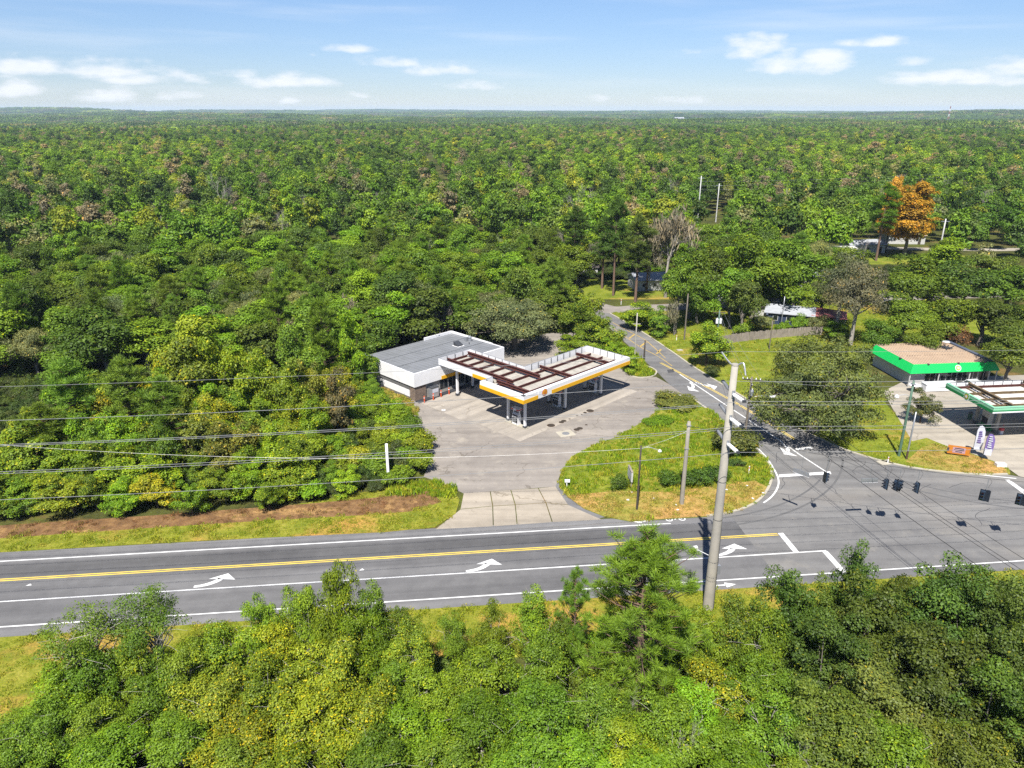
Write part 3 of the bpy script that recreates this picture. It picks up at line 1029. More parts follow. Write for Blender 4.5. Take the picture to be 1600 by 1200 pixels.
band((-.05, 0), (3.0, 0), CZ0 - .02, CZ0 + .55, (0, -1))
band((5.9, 0), (LA, 0), CZ0 - .02, CZ0 + .55, (0, -1))
band((0, LB), (0, 0), CZ0 - .02, CZ0 + .55, (-1, 0))
band((WA0, 13.6), (WA0, LB), CZ0 - .02, CZ0 + .55, (-1, 0))
band((LA, 0), (LA, LB), CZ0 - .02, CZ0 + .55, (1, 0))
m = MB(); m.prism([(3.02, -.045), (5.88, -.045), (5.88, -.003), (3.02, -.003)], CZ0 - .02, CZ1 - .02); m.build('emblem_panel', 'white_metal', cp)


def shell_emblem(cx, cz, r, y, parent):
    """scallop badge: red rim, yellow fan, red ribs"""
    def fan(rr, n=14):
        pts = []
        for k in range(n + 1):
            a = math.radians(-25 + 230 * k / n)
            w = rr * (1 + .04 * (k % 2))
            pts.append((cx + w * math.cos(a), cz + w * math.sin(a) * 1.0))
        return pts + [(cx - rr * .42, cz - rr * .78), (cx + rr * .42, cz - rr * .78)]
    for rr, yy, mat, nm in ((r, y, 'logo_red', 'emblem_rim'), (r * .86, y - .02, 'logo_yellow', 'emblem_fan')):
        pl = fan(rr)
        m = MB()
        n = len(pl)
        m.add([(x, yy, z) for x, z in pl] + [(x, yy - .03, z) for x, z in pl], [tuple(range(n)), tuple(range(2 * n - 1, n - 1, -1))] + [(i, n + i, n + (i + 1) % n, (i + 1) % n) for i in range(n)])
        base = m.build(nm, mat, parent)
    m = MB()
    for k in range(7):
        a = math.radians(20 + 140 * k / 6)
        m.beam((cx + math.cos(a) * r * .1, y - .056, cz - r * .6), (cx + math.cos(a) * r * .78, y - .056, cz + math.sin(a) * r * .78), .035, .012, (0, 1, 0))
    m.build('emblem_ribs', 'logo_red', parent)


shell_emblem(4.35, CZ0 + .60, .55, -.05, cp)
# roof steel
zb = CZ0 + .62
def steel(p, q, z, w=.26, h=.42):
    m = MB(); m.ibeam((p[0], p[1], z), (q[0], q[1], z), w, h); return m.build('roof_beam', 'rust_beam', cp)


for b_ in (1.9, 4.4, 6.9):
    steel((.9, b_), (LA - 1.6, b_), CZ0 + .46, .20, .34)
for a_ in (2.3, 11.8, 20.8):
    steel((a_, .75), (a_, LB - 1.2), CZ0 + .86, .34, .44)
    m = MB(); m.tube([(a_ + .3, 1.0, CZ0 + .74), (a_ + .3, LB - 1.6, CZ0 + .74)], .05, 6); m.build('conduit', 'rust_beam', cp)
steel((3.75, 5.8), (3.75, WB - 1.0), CZ0 + .86, .34, .44)
steel((8.25, 4.5), (8.25, WB - .9), CZ0 + .90, .40, .5)
for b_ in (9.8, 12.2, 14.6, 17.0, 19.4, 21.0):
    steel((3.9, b_), (8.1, b_), CZ0 + .46, .20, .32)
for a_, b_ in ((.9 + k * 3.1, .95) for k in range(8)):
    m = MB(); m.beam((a_, .2, CZ0 + .32), (a_ + .0, .9, CZ0 + .32), .05, .05); m.build('fascia_brace', 'dark_steel', cp)


# columns
def column(a, b, plinth=True):
    m = MB()
    m.box(a - .16, a + .16, b - .16, b + .16, .0, CZ0 + .05)
    c = m.build('column', 'white_metal', cp)
    m = MB()
    m.box(a - .26, a + .26, b - .26, b + .26, .0, .42)
    m.build('column_base', 'dark_steel', c)


for a_, b_ in ((2.2, 1.8), (2.5, 5.6), (11.7, 2.3), (12.0, 6.0), (20.6, 2.3), (20.9, 5.9), (3.95, 18.9), (8.1, 19.8)):
    column(a_, b_)


# ---- pump islands with dispensers
def island_and_pump(a, b, lab, first):
    x, y = SW(a, b)
    isl = thing('pump_island', (x, y, 0), 'low concrete island under the dispenser ' + lab, 'island', 'pump islands of the closed station', SR)
    m = MB()
    pts = [(-.55 + .35, -2.3), (.55 - .35, -2.3), (.55, -2.0), (.55, 2.0), (.2, 2.3), (-.2, 2.3), (-.55, 2.0), (-.55, -2.0)]
    m.prism(pts, 0, .16); m.build('kerb_body', 'kerb_concrete', isl)
    p = thing('fuel_dispenser', (x, y, .16), 'white fuel dispenser with red header ' + lab, 'dispenser', 'dispensers of the closed station', SR)
    dispenser(p, 'white_metal', 'logo_red', 'grey_wall')
    return p


def dispenser(p, body, head, panel):
    m = MB(); m.box(-.32, .32, -.62, .62, 0, 1.25); m.build('cabinet', body, p)
    m = MB(); m.box(-.30, .30, -.60, .60, 1.253, 1.62); m.build('display_head', body, p)
    for s in (-1, 1):
        m = MB(); m.box(-.08, .08, s * .60 - .05, s * .60 + .05, 1.62, 2.25); m.build('post', body, p)
        m = MB(); m.box(s * .325, s * .335, -.45, .45, 1.30, 1.55) if s > 0 else m.box(-.335, -.325, -.45, .45, 1.30, 1.55); m.build('screen', 'dark_print', p)
        m = MB(); m.box(s * .325 if s > 0 else -.34, .34 if s > 0 else -.325, -.5, .5, .25, 1.15); m.build('door_panel', panel, p)
        # hose loop and nozzle
        for e in (-1, 1):
            pts = [(s * .35, e * .5, 1.3), (s * .62, e * .62, 1.75), (s * .7, e * .62, 1.0), (s * .62, e * .55, .45), (s * .42, e * .4, .9)]
            m = MB(); m.tube(smooth_path(pts, 4), .035, 6); m.build('hose', 'tyre', p)
            m = MB(); m.box(min(s * .34, s * .46), max(s * .34, s * .46), e * .40 - .05, e * .40 + .05, .8, 1.1); m.build('nozzle', 'dark_print', p)
    m = MB(); m.box(-.42, .42, -.75, .75, 2.253, 2.55); m.build('header_sign', body, p)
    m = MB(); m.box(-.43, .43, -.76, -.25, 2.30, 2.50); m.build('header_stripe', head, p)
    m = MB(); m.box(-.43, .43, .25, .76, 2.30, 2.50); m.build('header_stripe', head, p)


island_and_pump(2.35, 3.7, 'under the emblem corner of the canopy', True)
island_and_pump(11.85, 4.15, 'at the middle columns of the L-shaped canopy', False)
island_and_pump(20.75, 4.1, 'at the canopy columns nearest the side road', False)

# ---- store
st = thing('store_building', SO, 'single-storey closed store with grey metal roof and tall white fascia', 'store', rz=SR)
A0, A1, B0, B1 = -2.7, 17.4, 21.65, 35.8
m = MB(); m.box(A0 + .3, A1 - .3, B0 + .35, B1 - .3, 0, 4.3); m.build('wall', 'beige_wall', st)
# side wall dressing: white lower band, grey band above it
m = MB(); m.box(A0 + .16, A0 + .297, B0 + 1.6, B1 - .31, .0, .42); m.build('plinth', 'grey_wall', st)
m = MB(); m.box(A0 + .12, A0 + .297, B0 + 1.6, B1 - .31, .423, 1.55); m.build('lower_band', 'white_wall', st)
m = MB(); m.box(A0 + .18, A0 + .297, B0 + 1.6, B1 - .31, 1.553, 2.4); m.build('upper_band', 'grey_wall', st)
# fascia boards, seam by seam
def fascia(p, q, z0, z1, inn, slope=0.0, nmax=1.9):
    p, q, n_ = Vector(p), Vector(q), Vector(inn)
    L_ = (q - p).length
    d = (q - p) / L_
    npan = max(1, round(L_ / nmax))
    for k in range(npan):
        e0, e1 = p + d * (L_ * k / npan + .006), p + d * (L_ * (k + 1) / npan - .006)
        m = MB()
        m.add([(e0.x, e0.y, z0), (e1.x, e1.y, z0), (e1.x + n_.x * .25, e1.y + n_.y * .25, z0), (e0.x + n_.x * .25, e0.y + n_.y * .25, z0),
               (e0.x + n_.x * slope, e0.y + n_.y * slope, z1), (e1.x + n_.x * slope, e1.y + n_.y * slope, z1), (e1.x + n_.x * .25, e1.y + n_.y * .25, z1), (e0.x + n_.x * .25, e0.y + n_.y * .25, z1)],
              [(3, 2, 1, 0), (4, 5, 6, 7), (0, 1, 5, 4), (1, 2, 6, 5), (2, 3, 7, 6), (3, 0, 4, 7)])
        m.build('fascia_panel', 'white_wall', st)


FZ0, FZ1 = 2.42, 4.72
fascia((A0, B1), (A0, B0), FZ0, FZ1, (1, 0))
fascia((A0 + .26, B0), (A1, B0), FZ0, FZ1, (0, 1))
fascia((A1, B0 + .26), (A1, B1), FZ0, FZ1, (-1, 0))
m = MB(); m.box(A0 + .26, A0 + .5, B1 - .2, B1, FZ0, FZ1 + .25); m.build('parapet_end', 'white_wall', st)
m = MB(); m.box(A1 - 6.8, A1 - .26, B1 - .22, B1, FZ0, FZ1 + .16); m.build('rear_parapet', 'white_wall', st)
m = MB(); m.box(A1 - .22, A1 - .0, B0 + 3, B1, FZ1 + .003, FZ1 + .10); m.build('side_parapet', 'white_wall', st)
# metal roof in standing-seam sheets falling to the back
nr = 22
for k in range(nr):
    a0, a1 = A0 + .26 + (A1 - A0 - .55) * k / nr, A0 + .26 + (A1 - A0 - .55) * (k + 1) / nr
    m = MB()
    z0, z1 = FZ1 - .06, FZ1 - .36
    m.add([(a0, B0 + .26, z0), (a1, B0 + .26, z0), (a1, B1 + .12, z1), (a0, B1 + .12, z1), (a0, B0 + .26, z0 - .06), (a1, B0 + .26, z0 - .06), (a1, B1 + .12, z1 - .06), (a0, B1 + .12, z1 - .06),
           (a1 - .05, B0 + .26, z0 + .06), (a1, B0 + .26, z0 + .06), (a1, B1 + .12, z1 + .06), (a1 - .05, B1 + .12, z1 + .06), (a1 - .05, B0 + .26, z0), (a1 - .05, B1 + .12, z1)],
          [(0, 12, 13, 3), (7, 6, 5, 4), (12, 8, 11, 13), (8, 9, 10, 11), (1, 2, 10, 9), (4, 5, 1, 0), (3, 2, 6, 7), (0, 3, 7, 4), (1, 5, 6, 2)])
    m.build('roof_sheet', 'grey_roof', st)
for b_ in (B0 + 5.0, B0 + 9.6):
    m = MB(); m.beam((A0 + .3, b_, FZ1 + .02 - .3 * (b_ - B0) / 14.2), (A1 - .3, b_, FZ1 + .02 - .3 * (b_ - B0) / 14.2), .08, .03); m.build('roof_lap', 'grey_roof', st)
# roof plant
rv = FZ1 - .2
m = MB(); m.add([(12.0, 27.9, rv), (13.2, 27.9, rv), (13.2, 29.1, rv - .1), (12.0, 29.1, rv - .1), (12.0, 27.9, rv + .25), (13.2, 27.9, rv + .25), (13.2, 29.1, rv + .75), (12.0, 29.1, rv + .75)],
                [(3, 2, 1, 0), (4, 5, 6, 7), (0, 1, 5, 4), (1, 2, 6, 5), (2, 3, 7, 6), (3, 0, 4, 7)]); m.build('roof_hatch', 'dark_steel', st)
m = MB(); m.box(11.8, 13.4, 27.7, 29.3, rv - .2, rv + .04); m.build('hatch_kerb', 'white_wall', st)
m = MB(); m.cyl(16.0, 29.2, rv - .2, rv + .75, .34, n=14); m.cyl(16.0, 29.2, rv + .75, rv + 1.0, .45, .1, 14); m.build('vent_pipe', 'galvanised', st)
m = MB(); m.box(15.3, 15.8, 29.4, 30.0, rv - .2, rv + .7); m.build('exhaust_box', 'galvanised', st)
m = MB(); m.cyl(14.6, 27.8, rv - .2, rv + .35, .08, n=8); m.build('vent_stub', 'dark_steel', st)
# brick corner pier: courses of bricks with open joints
pier = MB(); pier.box(A0 + .22, A0 + 2.5, B0 + .22, B0 + 1.5, 0, 2.42); pier_o = pier.build('brick_pier', 'mortar', st)
rb = random.Random(2)
me_b = None
for r_ in range(11):
    z0 = .02 + r_ * .216
    off = .24 if r_ % 2 else 0
    for k in range(5):
        a_ = A0 + .22 + k * .48 - off
        s0, s1 = max(a_, A0 + .2), min(a_ + .46, A0 + 2.5)
        if s1 - s0 > .1:
            m = MB(); m.box(s0, s1, B0 + .18 + rb.uniform(-.006, .006), B0 + .30, z0, z0 + .196); m.build('brick', 'brick_red', pier_o)
    for k in range(3):
        b_ = B0 + .3 + k * .48 - off
        s0, s1 = max(b_, B0 + .31), min(b_ + .46, B0 + 1.5)
        if s1 - s0 > .1:
            m = MB(); m.box(A0 + .18 + rb.uniform(-.006, .006), A0 + .30, s0, s1, z0, z0 + .196); m.build('brick', 'brick_red', pier_o)
# shop front
FB = B0 + .35
m = MB(); m.box(A0 + 5.2, A1 - .6, FB - .08, FB - .003, 0, .5); m.build('sill_wall', 'beige_wall', st)
k = A0 + 5.4
i_ = 0
while k < A1 - 1.6:
    wdt = 1.75
    if i_ == 3:       # entrance
        d_ = MB(); d_.box(k, k + 1.9, FB - .12, FB - .004, .05, 2.35)
        do = d_.build('door', 'aluminium', st)
        for e in (0, 1):
            g = MB(); g.box(k + .1 + e * .9, k + .85 + e * .9, FB - .14, FB - .125, .2, 2.25); g.build('door_glass', 'window_dark', do)
            g = MB(); g.box(k + .82 + e * .12, k + .86 + e * .12, FB - .2, FB - .143, .9, 1.4); g.build('handle', 'aluminium', do)
        k += 2.0
    else:
        w_ = MB(); w_.box(k, k + wdt, FB - .10, FB - .004, .55, 2.38)
        wo = w_.build('window', 'aluminium', st)
        for e in (0, 1):
            g = MB(); g.box(k + .06 + e * .85, k + .82 + e * .85, FB - .12, FB - .103, .62, 2.3); g.build('pane', 'window_dark', wo)
        k += wdt + .1
    i_ += 1
m = MB(); m.box(A0 + 5.6, A0 + 10.2, B0 - .07, B0 - .005, FZ0 - .02, FZ0 + .55); m.build('yellow_stripe', 'yellow_metal', st)
m = MB(); m.box(A0 + 4.2, A0 + 4.9, B0 - .02, B0 + .34, .9, 1.6); m.build('wall_box', 'galvanised', st)
m = MB(); m.box(A0 + .05, A0 + .16, B1 - 1.6, B1 - 1.0, 1.2, 2.2); m.build('meter_box', 'white_metal', st)
m = MB(); m.tube([(A0 + .1, B1 - 1.3, 0), (A0 + .1, B1 - 1.3, 4.9)], .05, 6); m.build('service_pipe', 'white_metal', st)
m = MB(); m.box(A0 - .55, A0 - .05, B0 + 8.6, B0 + 9.2, 0, .55); m.build('ground_unit', 'dark_steel', st)
ice = thing('ice_merchandiser', SW(A0 + 3.45, B0 - .55) + (.022,), 'pale blue ice chest against the brick corner of the store', 'ice chest', rz=SR)
m = MB(); m.box(-.75, .75, -.45, .45, .08, 1.75); m.build('cabinet', 'galvanised', ice)
m = MB(); m.box(-.6, .6, -.47, -.452, .95, 1.55); m.build('door', 'white_cloth', ice)
m = MB(); m.box(-.7, .7, -.47, -.452, .2, .8); m.build('lower_panel', 'aluminium', ice)
m = MB(); m.box(-.78, .78, -.48, .46, 1.753, 1.85); m.build('lid', 'dark_steel', ice)
m = MB(); m.box(-.7, .7, -.4, .4, 0, .08); m.build('foot', 'dark_steel', ice)

# ---- bollards
proto = None
for k, (a_, b_) in enumerate(((-1.9, 20.25), (-.1, 20.2), (1.65, 20.35), (3.35, 20.35))):
    x, y = SW(a_, b_)
    lab = ['nearest the brick corner', 'second along from the brick corner', 'third along from the brick corner', 'nearest the canopy wing column'][k]
    if proto is None:
        proto = thing('bollard', (x, y, .025), '', 'bollard', 'orange bollards along the store front', SR)
        m = MB(); m.lathe([(.11, 0), (.11, 1.05), (.09, 1.11), (.04, 1.14)], 14); m.build('post', 'safety_orange', proto)
        m = MB(); m.lathe([(.115, .78), (.115, .9)], 14); m.build('reflective_band', 'white_metal', proto)
        o = proto
    else:
        o = copy_tree(proto)
        o.location = (x, y, .025)
    o['label'] = 'orange steel bollard in front of the closed store, ' + lab

# ---- covers over the buried tanks
covers = [((5.81, 100.30), .62), ((7.41, 101.49), .42), ((7.83, 101.98), .42), ((8.75, 102.71), .18), ((10.02, 103.96), .22), ((10.75, 104.46), .14), ((11.32, 105.23), .30), ((12.19, 106.01), .60), ((9.50, 98.78), .45), ((10.01, 99.24), .45), ((11.07, 100.53), .2)]
big = None
for k, ((x, y), r) in enumerate(covers):
    o = thing('manhole_cover', (x, y, .012), 'round dark iron tank cover set in the forecourt beside the canopy shadow', 'manhole cover', 'tank covers in the forecourt')
    m = MB(); m.lathe([(r, 0), (r, .015), (r * .97, .022)], 18); m.build('frame_ring', 'rust_stain', o)
    m = MB(); m.lathe([(r * .86, .005), (r * .86, .030), (r * .8, .034)], 18); m.build('lid', 'cast_iron', o)
o = thing('tank_fill_pad', (7.80, 97.41) + (.010,), 'round cover on a pale square concrete pad near the canopy', 'manhole cover', rz=RAD(20))
m = MB(); m.box(-1.2, 1.2, -1.0, 1.0, 0, .012); m.build('pad', 'kerb_concrete', o)
m = MB(); m.lathe([(.55, .01), (.55, .025), (.5, .03)], 18); m.build('lid', 'aluminium', o)
o = thing('drain_cover', (-10.71, 106.27) + (.012,), 'small pale ringed cover in the forecourt in front of the bollards', 'manhole cover')
m = MB(); m.lathe([(.32, 0), (.32, .02)], 16); m.build('ring', 'white_wall', o)
m = MB(); m.lathe([(.14, .01), (.14, .026)], 12); m.build('lid', 'cast_iron', o)

# ------------------------------------------------------------------ poles, wires, signals
def catenary(p, q, sag, n=14):
    p, q = Vector(p), Vector(q)
    return [tuple(p.lerp(q, i / n) - Vector((0, 0, sag * 4 * (i / n) * (1 - i / n)))) for i in range(n + 1)]


def wire(p, q, sag, r, mat, label, group=None, name='overhead_wire'):
    m = MB()
    m.tube(catenary(p, q, sag, 18), r, 5)
    o = m.build(name, mat)
    return tag(o, label, 'wire', group)


# tall concrete transmission pole with six post insulators
PB = (18.47, 57.55)
tp = thing('transmission_pole', PB + (0,), 'tall tapered concrete power pole with six angled insulator arms south of the road', 'power pole', rz=RA)
m = MB(); m.tube([(0, 0, -.5), (0, 0, 0), (0, 0, 12), (0, 0, 24.2)], [.50, .49, .38, .27], 20); m.build('shaft', 'pole_concrete', tp, smooth=True)
m = MB(); m.cyl(0, 0, 24.2, 24.32, .29, .27, 20); m.build('pole_cap', 'pole_concrete', tp)
ARMS = []
for s, zs in ((-1, (21.75, 19.55, 17.2)), (1, (21.8, 19.6, 17.15))):
    L_ = 2.5 if s < 0 else 2.1
    for z in zs:
        m = MB(); m.tube([(0, s * .25, z - .05), (0, s * L_, z + .22)], [.12, .10], 10); arm = m.build('insulator_arm', 'white_metal' if s < 0 else 'galvanised', tp)
        m = MB()
        for k in range(7):
            f = .25 + .1 * k
            m.tube([(0, s * (f * L_), z + f * .25 - .04), (0, s * (f * L_ + .06), z + f * .25 - .03)], .16, 10)
        m.build('insulator_sheds', 'white_metal' if s < 0 else 'galvanised', arm)
        m = MB(); m.box(-.14, .14, s * L_ - .07, s * L_ + .07, z + .12, z + .32); m.build('clamp', 'dark_steel', arm)
        m = MB(); m.box(-.12, .12, s * .20 - .14, s * .20 + .14, z - .35, z + .3); m.build('bracket', 'galvanised', arm)
        ARMS.append((RW(RL(PB)[0], RL(PB)[1] + s * L_), z + .22, s))
for s in (-1, 1):
    m = MB(); m.tube(smooth_path([(0, 0, 24.0), (-.5 * (s > 0) + .5 * (s < 0), s * .4, 24.5), (-.9 if s > 0 else .6, s * .9, 25.1 if s > 0 else 23.6)], 4), [.07] * 9, 6); m.build('top_bracket', 'galvanised', tp)
for z in (3.2, 3.6, 5.2, 9.6, 13.4):
    m = MB(); m.tube([(0, 0, z), (0, 0, z + .06)], .49 - z * .0085, 16); m.build('band', 'dark_steel', tp)
m = MB(); m.tube([(.42, -.25, 0), (.36, -.22, 6), (.30, -.2, 9.5)], .05, 6); m.build('conduit', 'dark_steel', tp)
m = MB(); m.box(.35, .62, -.42, -.12, 4.0, 4.9); m.build('switch_box', 'galvanised', tp)
m = MB(); m.tube([(-.3, .3, 5.6), (-1.4, .9, 6.0)], .035, 6); lampo = m.build('camera_arm', 'galvanised', tp)
m = MB(); m.box(-1.65, -1.25, .75, 1.05, 5.9, 6.25); m.build('camera_box', 'white_metal', lampo)
# the next poles of the line, beyond both ends of the view
for t_ in (-72, 112):
    c = copy_tree(tp)
    c.location = RW(t_, RL(PB)[1]) + (0,)
    c['label'] = 'tapered concrete power pole along the road ' + ('past the left woods' if t_ < 0 else 'past the junction')
for i, ((xy), z, s) in enumerate(ARMS):
    t0, n0 = RL(xy)
    side, lev = ('road-side' if s > 0 else 'woods-side'), ('top', 'middle', 'lower')[i % 3]
    for te, nm in ((-72, 'running left over the brush'), (112, 'running on past the junction')):
        wire((xy[0], xy[1], z), RW(te, n0) + (z,), 1.1, .021 if te < 0 else .02, 'wire_light', '%s %s power conductor of the concrete pole %s' % (lev, side, nm), 'conductors of the concrete pole')
for te in (-72, 112):
    wire(RW(RL(PB)[0], RL(PB)[1] + .9) + (25.1,), RW(te, RL(PB)[1] + .9) + (25.1,), .9, .014, 'wire_light', 'thin static wire from the very top of the concrete pole ' + ('over the brush' if te < 0 else 'past the junction'))


def wood_pole(p, h, r, mat, label, name='utility_pole', cat='utility pole', group=None):
    o = thing(name, (p[0], p[1], 0), label, cat, group)
    m = MB(); m.tube([(0, 0, -.4), (0, 0, 0), (0, 0, h * .6), (0, 0, h)], [r * 1.05, r, r * .86, r * .72], 12); m.build('shaft', mat, o, smooth=True)
    m = MB(); m.cyl(0, 0, h, h + .03, r * .74, r * .6, 12); m.build('cap', mat, o)
    return o


STR = (20.2, 77.0)
o = wood_pole(STR, 10.7, .27, 'strain_concrete', 'plain square-topped concrete strain pole standing on the grass island', 'strain_pole')
m = MB(); m.box(-.24, .24, -.24, .24, 10.2, 10.3); m.build('clamp_band', 'galvanised', o)
m = MB(); m.box(-.24, .24, -.24, .24, 7.3, 7.4); m.build('clamp_band', 'galvanised', o)
lp = wood_pole((14.65, 75.65), 8.3, .13, 'dark_wood', 'slim dark wooden pole with a drooping street lamp on the grass island', 'lamp_pole', 'lamp pole')
m = MB(); m.tube(smooth_path([(0, 0, 7.9), (.8, -.1, 8.2), (1.9, -.25, 7.9)], 5), .035, 6); a = m.build('lamp_arm', 'galvanised', lp)
m = MB(); m.lathe([(.05, .0), (.17, .02), (.22, .12), (.15, .26), (.06, .3)], 12, (2.1, -.28, 7.66)); m.build('lamp_head', 'white_metal', a)
# distribution pole with transformer, crossarm and street light
DP = (32.9, 94.7)
dp = wood_pole(DP, 9.7, .17, 'pole_wood', 'wooden distribution pole with crossarm, transformer and lamp beside the side road')
m = MB(); m.beam((-1.2, .35, 9.3), (1.2, -.35, 9.3), .12, .14); ca = m.build('crossarm', 'dark_wood', dp)
for k in (-1.1, -.55, .55, 1.1):
    m = MB(); m.lathe([(.05, 0), (.09, .05), (.05, .1), (.09, .15), (.04, .24)], 8, (k, -k * .29, 9.37)); m.build('insulator', 'white_metal', ca)
m = MB(); m.beam((.2, 1.1, 8.85), (-.2, -1.1, 8.85), .11, .13); ca2 = m.build('crossarm', 'dark_wood', dp)
for k in (-1.0, 1.0):
    m = MB(); m.lathe([(.05, 0), (.09, .05), (.05, .1), (.04, .2)], 8, (k * .19, k, 8.92)); m.build('insulator', 'white_metal', ca2)
m = MB(); m.lathe([(.1, 0), (.24, .03), (.24, .75), (.18, .85)], 14, (.1, -.42, 7.1)); tr = m.build('transformer', 'galvanised', dp)
m = MB(); m.lathe([(.03, .85), (.07, .9), (.03, .95), (.06, 1.0), (.02, 1.1)], 8, (.1, -.42, 7.1)); m.build('bushing', 'white_metal', tr)
m = MB(); m.tube(smooth_path([(0, 0, 6.6), (1.2, -.2, 7.0), (2.8, -.3, 7.0)], 5), .04, 6); a = m.build('lamp_arm', 'galvanised', dp)
m = MB(); m.box(2.7, 3.7, -.48, -.14, 6.86, 7.04); m.build('lamp_head', 'white_metal', a)
# pole out past the right-hand brush that the crossing wires run to
wood_pole((44.6, 38.5), 9.6, .17, 'pole_wood', 'wooden pole in the brush south of the junction carrying the crossing wires')
WP = [((-1.1, .32), 'first'), ((-.55, .16), 'second'), ((1.1, -.32), 'third')]
for (dx, dy), nm in WP:
    wire((DP[0] + dx, DP[1] + dy, 9.6), (44.6 + dx, 38.5, 9.5), .9, .022, 'wire_dark', nm + ' dark wire crossing the junction from the distribution pole', 'wires crossing the junction')
    wire((DP[0] + dx, DP[1] + dy, 9.6), (37.9 + dx * .4, 129.3, 9.7), .5, .016, 'wire_light', nm + ' thin wire from the distribution pole to the green transformer pole', 'wires along the side road')
wire((DP[0], DP[1], 6.9), (44.6, 38.5, 7.0), .8, .03, 'wire_dark', 'thick low cable crossing the junction from the distribution pole')

# poles along the side road and in the yards
o = wood_pole((37.6, 129.25), 10.0, .17, 'green_pole', 'greenish pole with two white transformers on the lawn by the side road')
for k in (-.32, .32):
    m = MB(); m.lathe([(.1, 0), (.24, .03), (.24, .8), (.16, .9)], 12, (k, -.1, 7.6)); t_ = m.build('transformer', 'white_metal', o)
    m = MB(); m.lathe([(.03, .9), (.07, .95), (.02, 1.1)], 8, (k, -.1, 7.6)); m.build('bushing', 'white_metal', t_)
m = MB(); m.beam((-1.1, 0, 9.6), (1.1, 0, 9.6), .11, .13); m.build('crossarm', 'dark_wood', o)
o = wood_pole((22.21, 126.36), 10.3, .14, 'pole_concrete', 'pale slim pole with a short crossarm beside the canopy and side road')
m = MB(); m.beam((-.7, 0, 8.3), (.7, 0, 8.3), .09, .1); m.build('crossarm', 'pale_wood', o)
wood_pole((24.68, 130.36), 4.0, .17, 'dark_wood', 'short dark cut-off post at the edge of the side road', 'post', 'post')
o = wood_pole((35.09, 143.4), 9.7, .16, 'pole_wood', 'ivy-wrapped pole on the lawn between the bushes and the road')
o = wood_pole((50.5, 137.6), 5.8, .12, 'pole_wood', 'short plain pole in front of the wooden fence')
o = wood_pole((57.8, 152.3), 7.0, .10, 'galvanised', 'thin grey pole beside the dark blue house')
o = wood_pole((88, 140.5), 7.5, .12, 'pale_wood', 'pale post standing just behind the tan-roofed store')
for (x, y, h), lab in (((74.67, 300.00, 19.65), 'taller of two pale transmission poles above the woods'), ((85.31, 312.00, 15.63), 'shorter of two pale transmission poles above the woods'), ((132.60, 228.00, 12.85), 'pale pole with a crossarm above the trees beside the orange tree')):
    o = wood_pole((x, y), h, .25, 'house_white', lab, 'transmission_pole', 'power pole')
    m = MB(); m.beam((-1.3, 0, h - .8), (1.3, 0, h - .8), .2, .2); m.build('crossarm', 'galvanised', o)
for k in (0, 1, 2):
    wire((74.72, 300.00, 19.17)[:2] + (17.5 - k * 1.6,), (260, 380, 17.5 - k * 1.6), 1.5, .03, 'wire_light', ('top', 'middle', 'lower')[k] + ' line strung from the taller pale transmission pole over the woods')
gp = wood_pole((52.43, 89.94), 10.9, .19, 'green_pole', 'green painted light pole on the lawn corner by the station', 'light_pole', 'lamp pole')
m = MB(); m.tube(smooth_path([(0, 0, 8.6), (-.6, .1, 8.9), (-1.6, .15, 8.8)], 4), .04, 6); a = m.build('lamp_arm', 'galvanised', gp)
m = MB(); m.lathe([(.06, 0), (.26, .02), (.3, .12), (.2, .34), (.08, .4)], 12, (-1.75, .15, 8.5)); m.build('lamp_head', 'white_metal', a)
m = MB(); m.box(-.24, .24, -.24, .24, 10.4, 10.5); m.build('clamp_band', 'galvanised', gp)
o = wood_pole((52.98, 88.97), 6.9, .12, 'galvanised', 'slim grey metal pole with a rusty foot beside the green light pole', 'metal_pole', 'pole')
m = MB(); m.cyl(0, 0, 0, 1.3, .135, .13, 12); m.build('rusty_foot', 'rust_stain', o)
wire((52.43, 89.94, 10.2), (33.0, 94.6, 9.4), .5, .018, 'wire_light', 'thin wire from the green light pole to the distribution pole')
wire((14.65, 75.65, 8.1), (20.2, 77.0, 9.6), .2, .014, 'wire_light', 'thin wire from the slim lamp pole to the strain pole')
wire((-60, 74, 9.5), (14.65, 75.65, 8.0), 1.6, .016, 'wire_light', 'thin low wire from the slim lamp pole across the driveway')
wood_pole((-60, 74), 10, .16, 'pole_wood', 'wooden pole past the left end of the brush carrying the low wire')

# ---- span wire with hanging signals
S0, S1 = Vector((20.2, 77.0, 10.25)), Vector((78, 61.2, 10.4))
wood_pole((78, 61.2), 10.9, .27, 'strain_concrete', 'concrete strain pole past the far side of the junction', 'strain_pole')
SP = catenary(S0, S1, 2.6, 40)
m = MB(); m.tube(SP, .022, 5); tag(m.build('span_wire', 'wire_dark'), 'span wire carrying the hanging traffic signals across the junction', 'wire')


def span_at(x):
    for a, b in zip(SP, SP[1:]):
        if a[0] <= x <= b[0]:
            f = (x - a[0]) / (b[0] - a[0])
            return Vector(a).lerp(Vector(b), f)


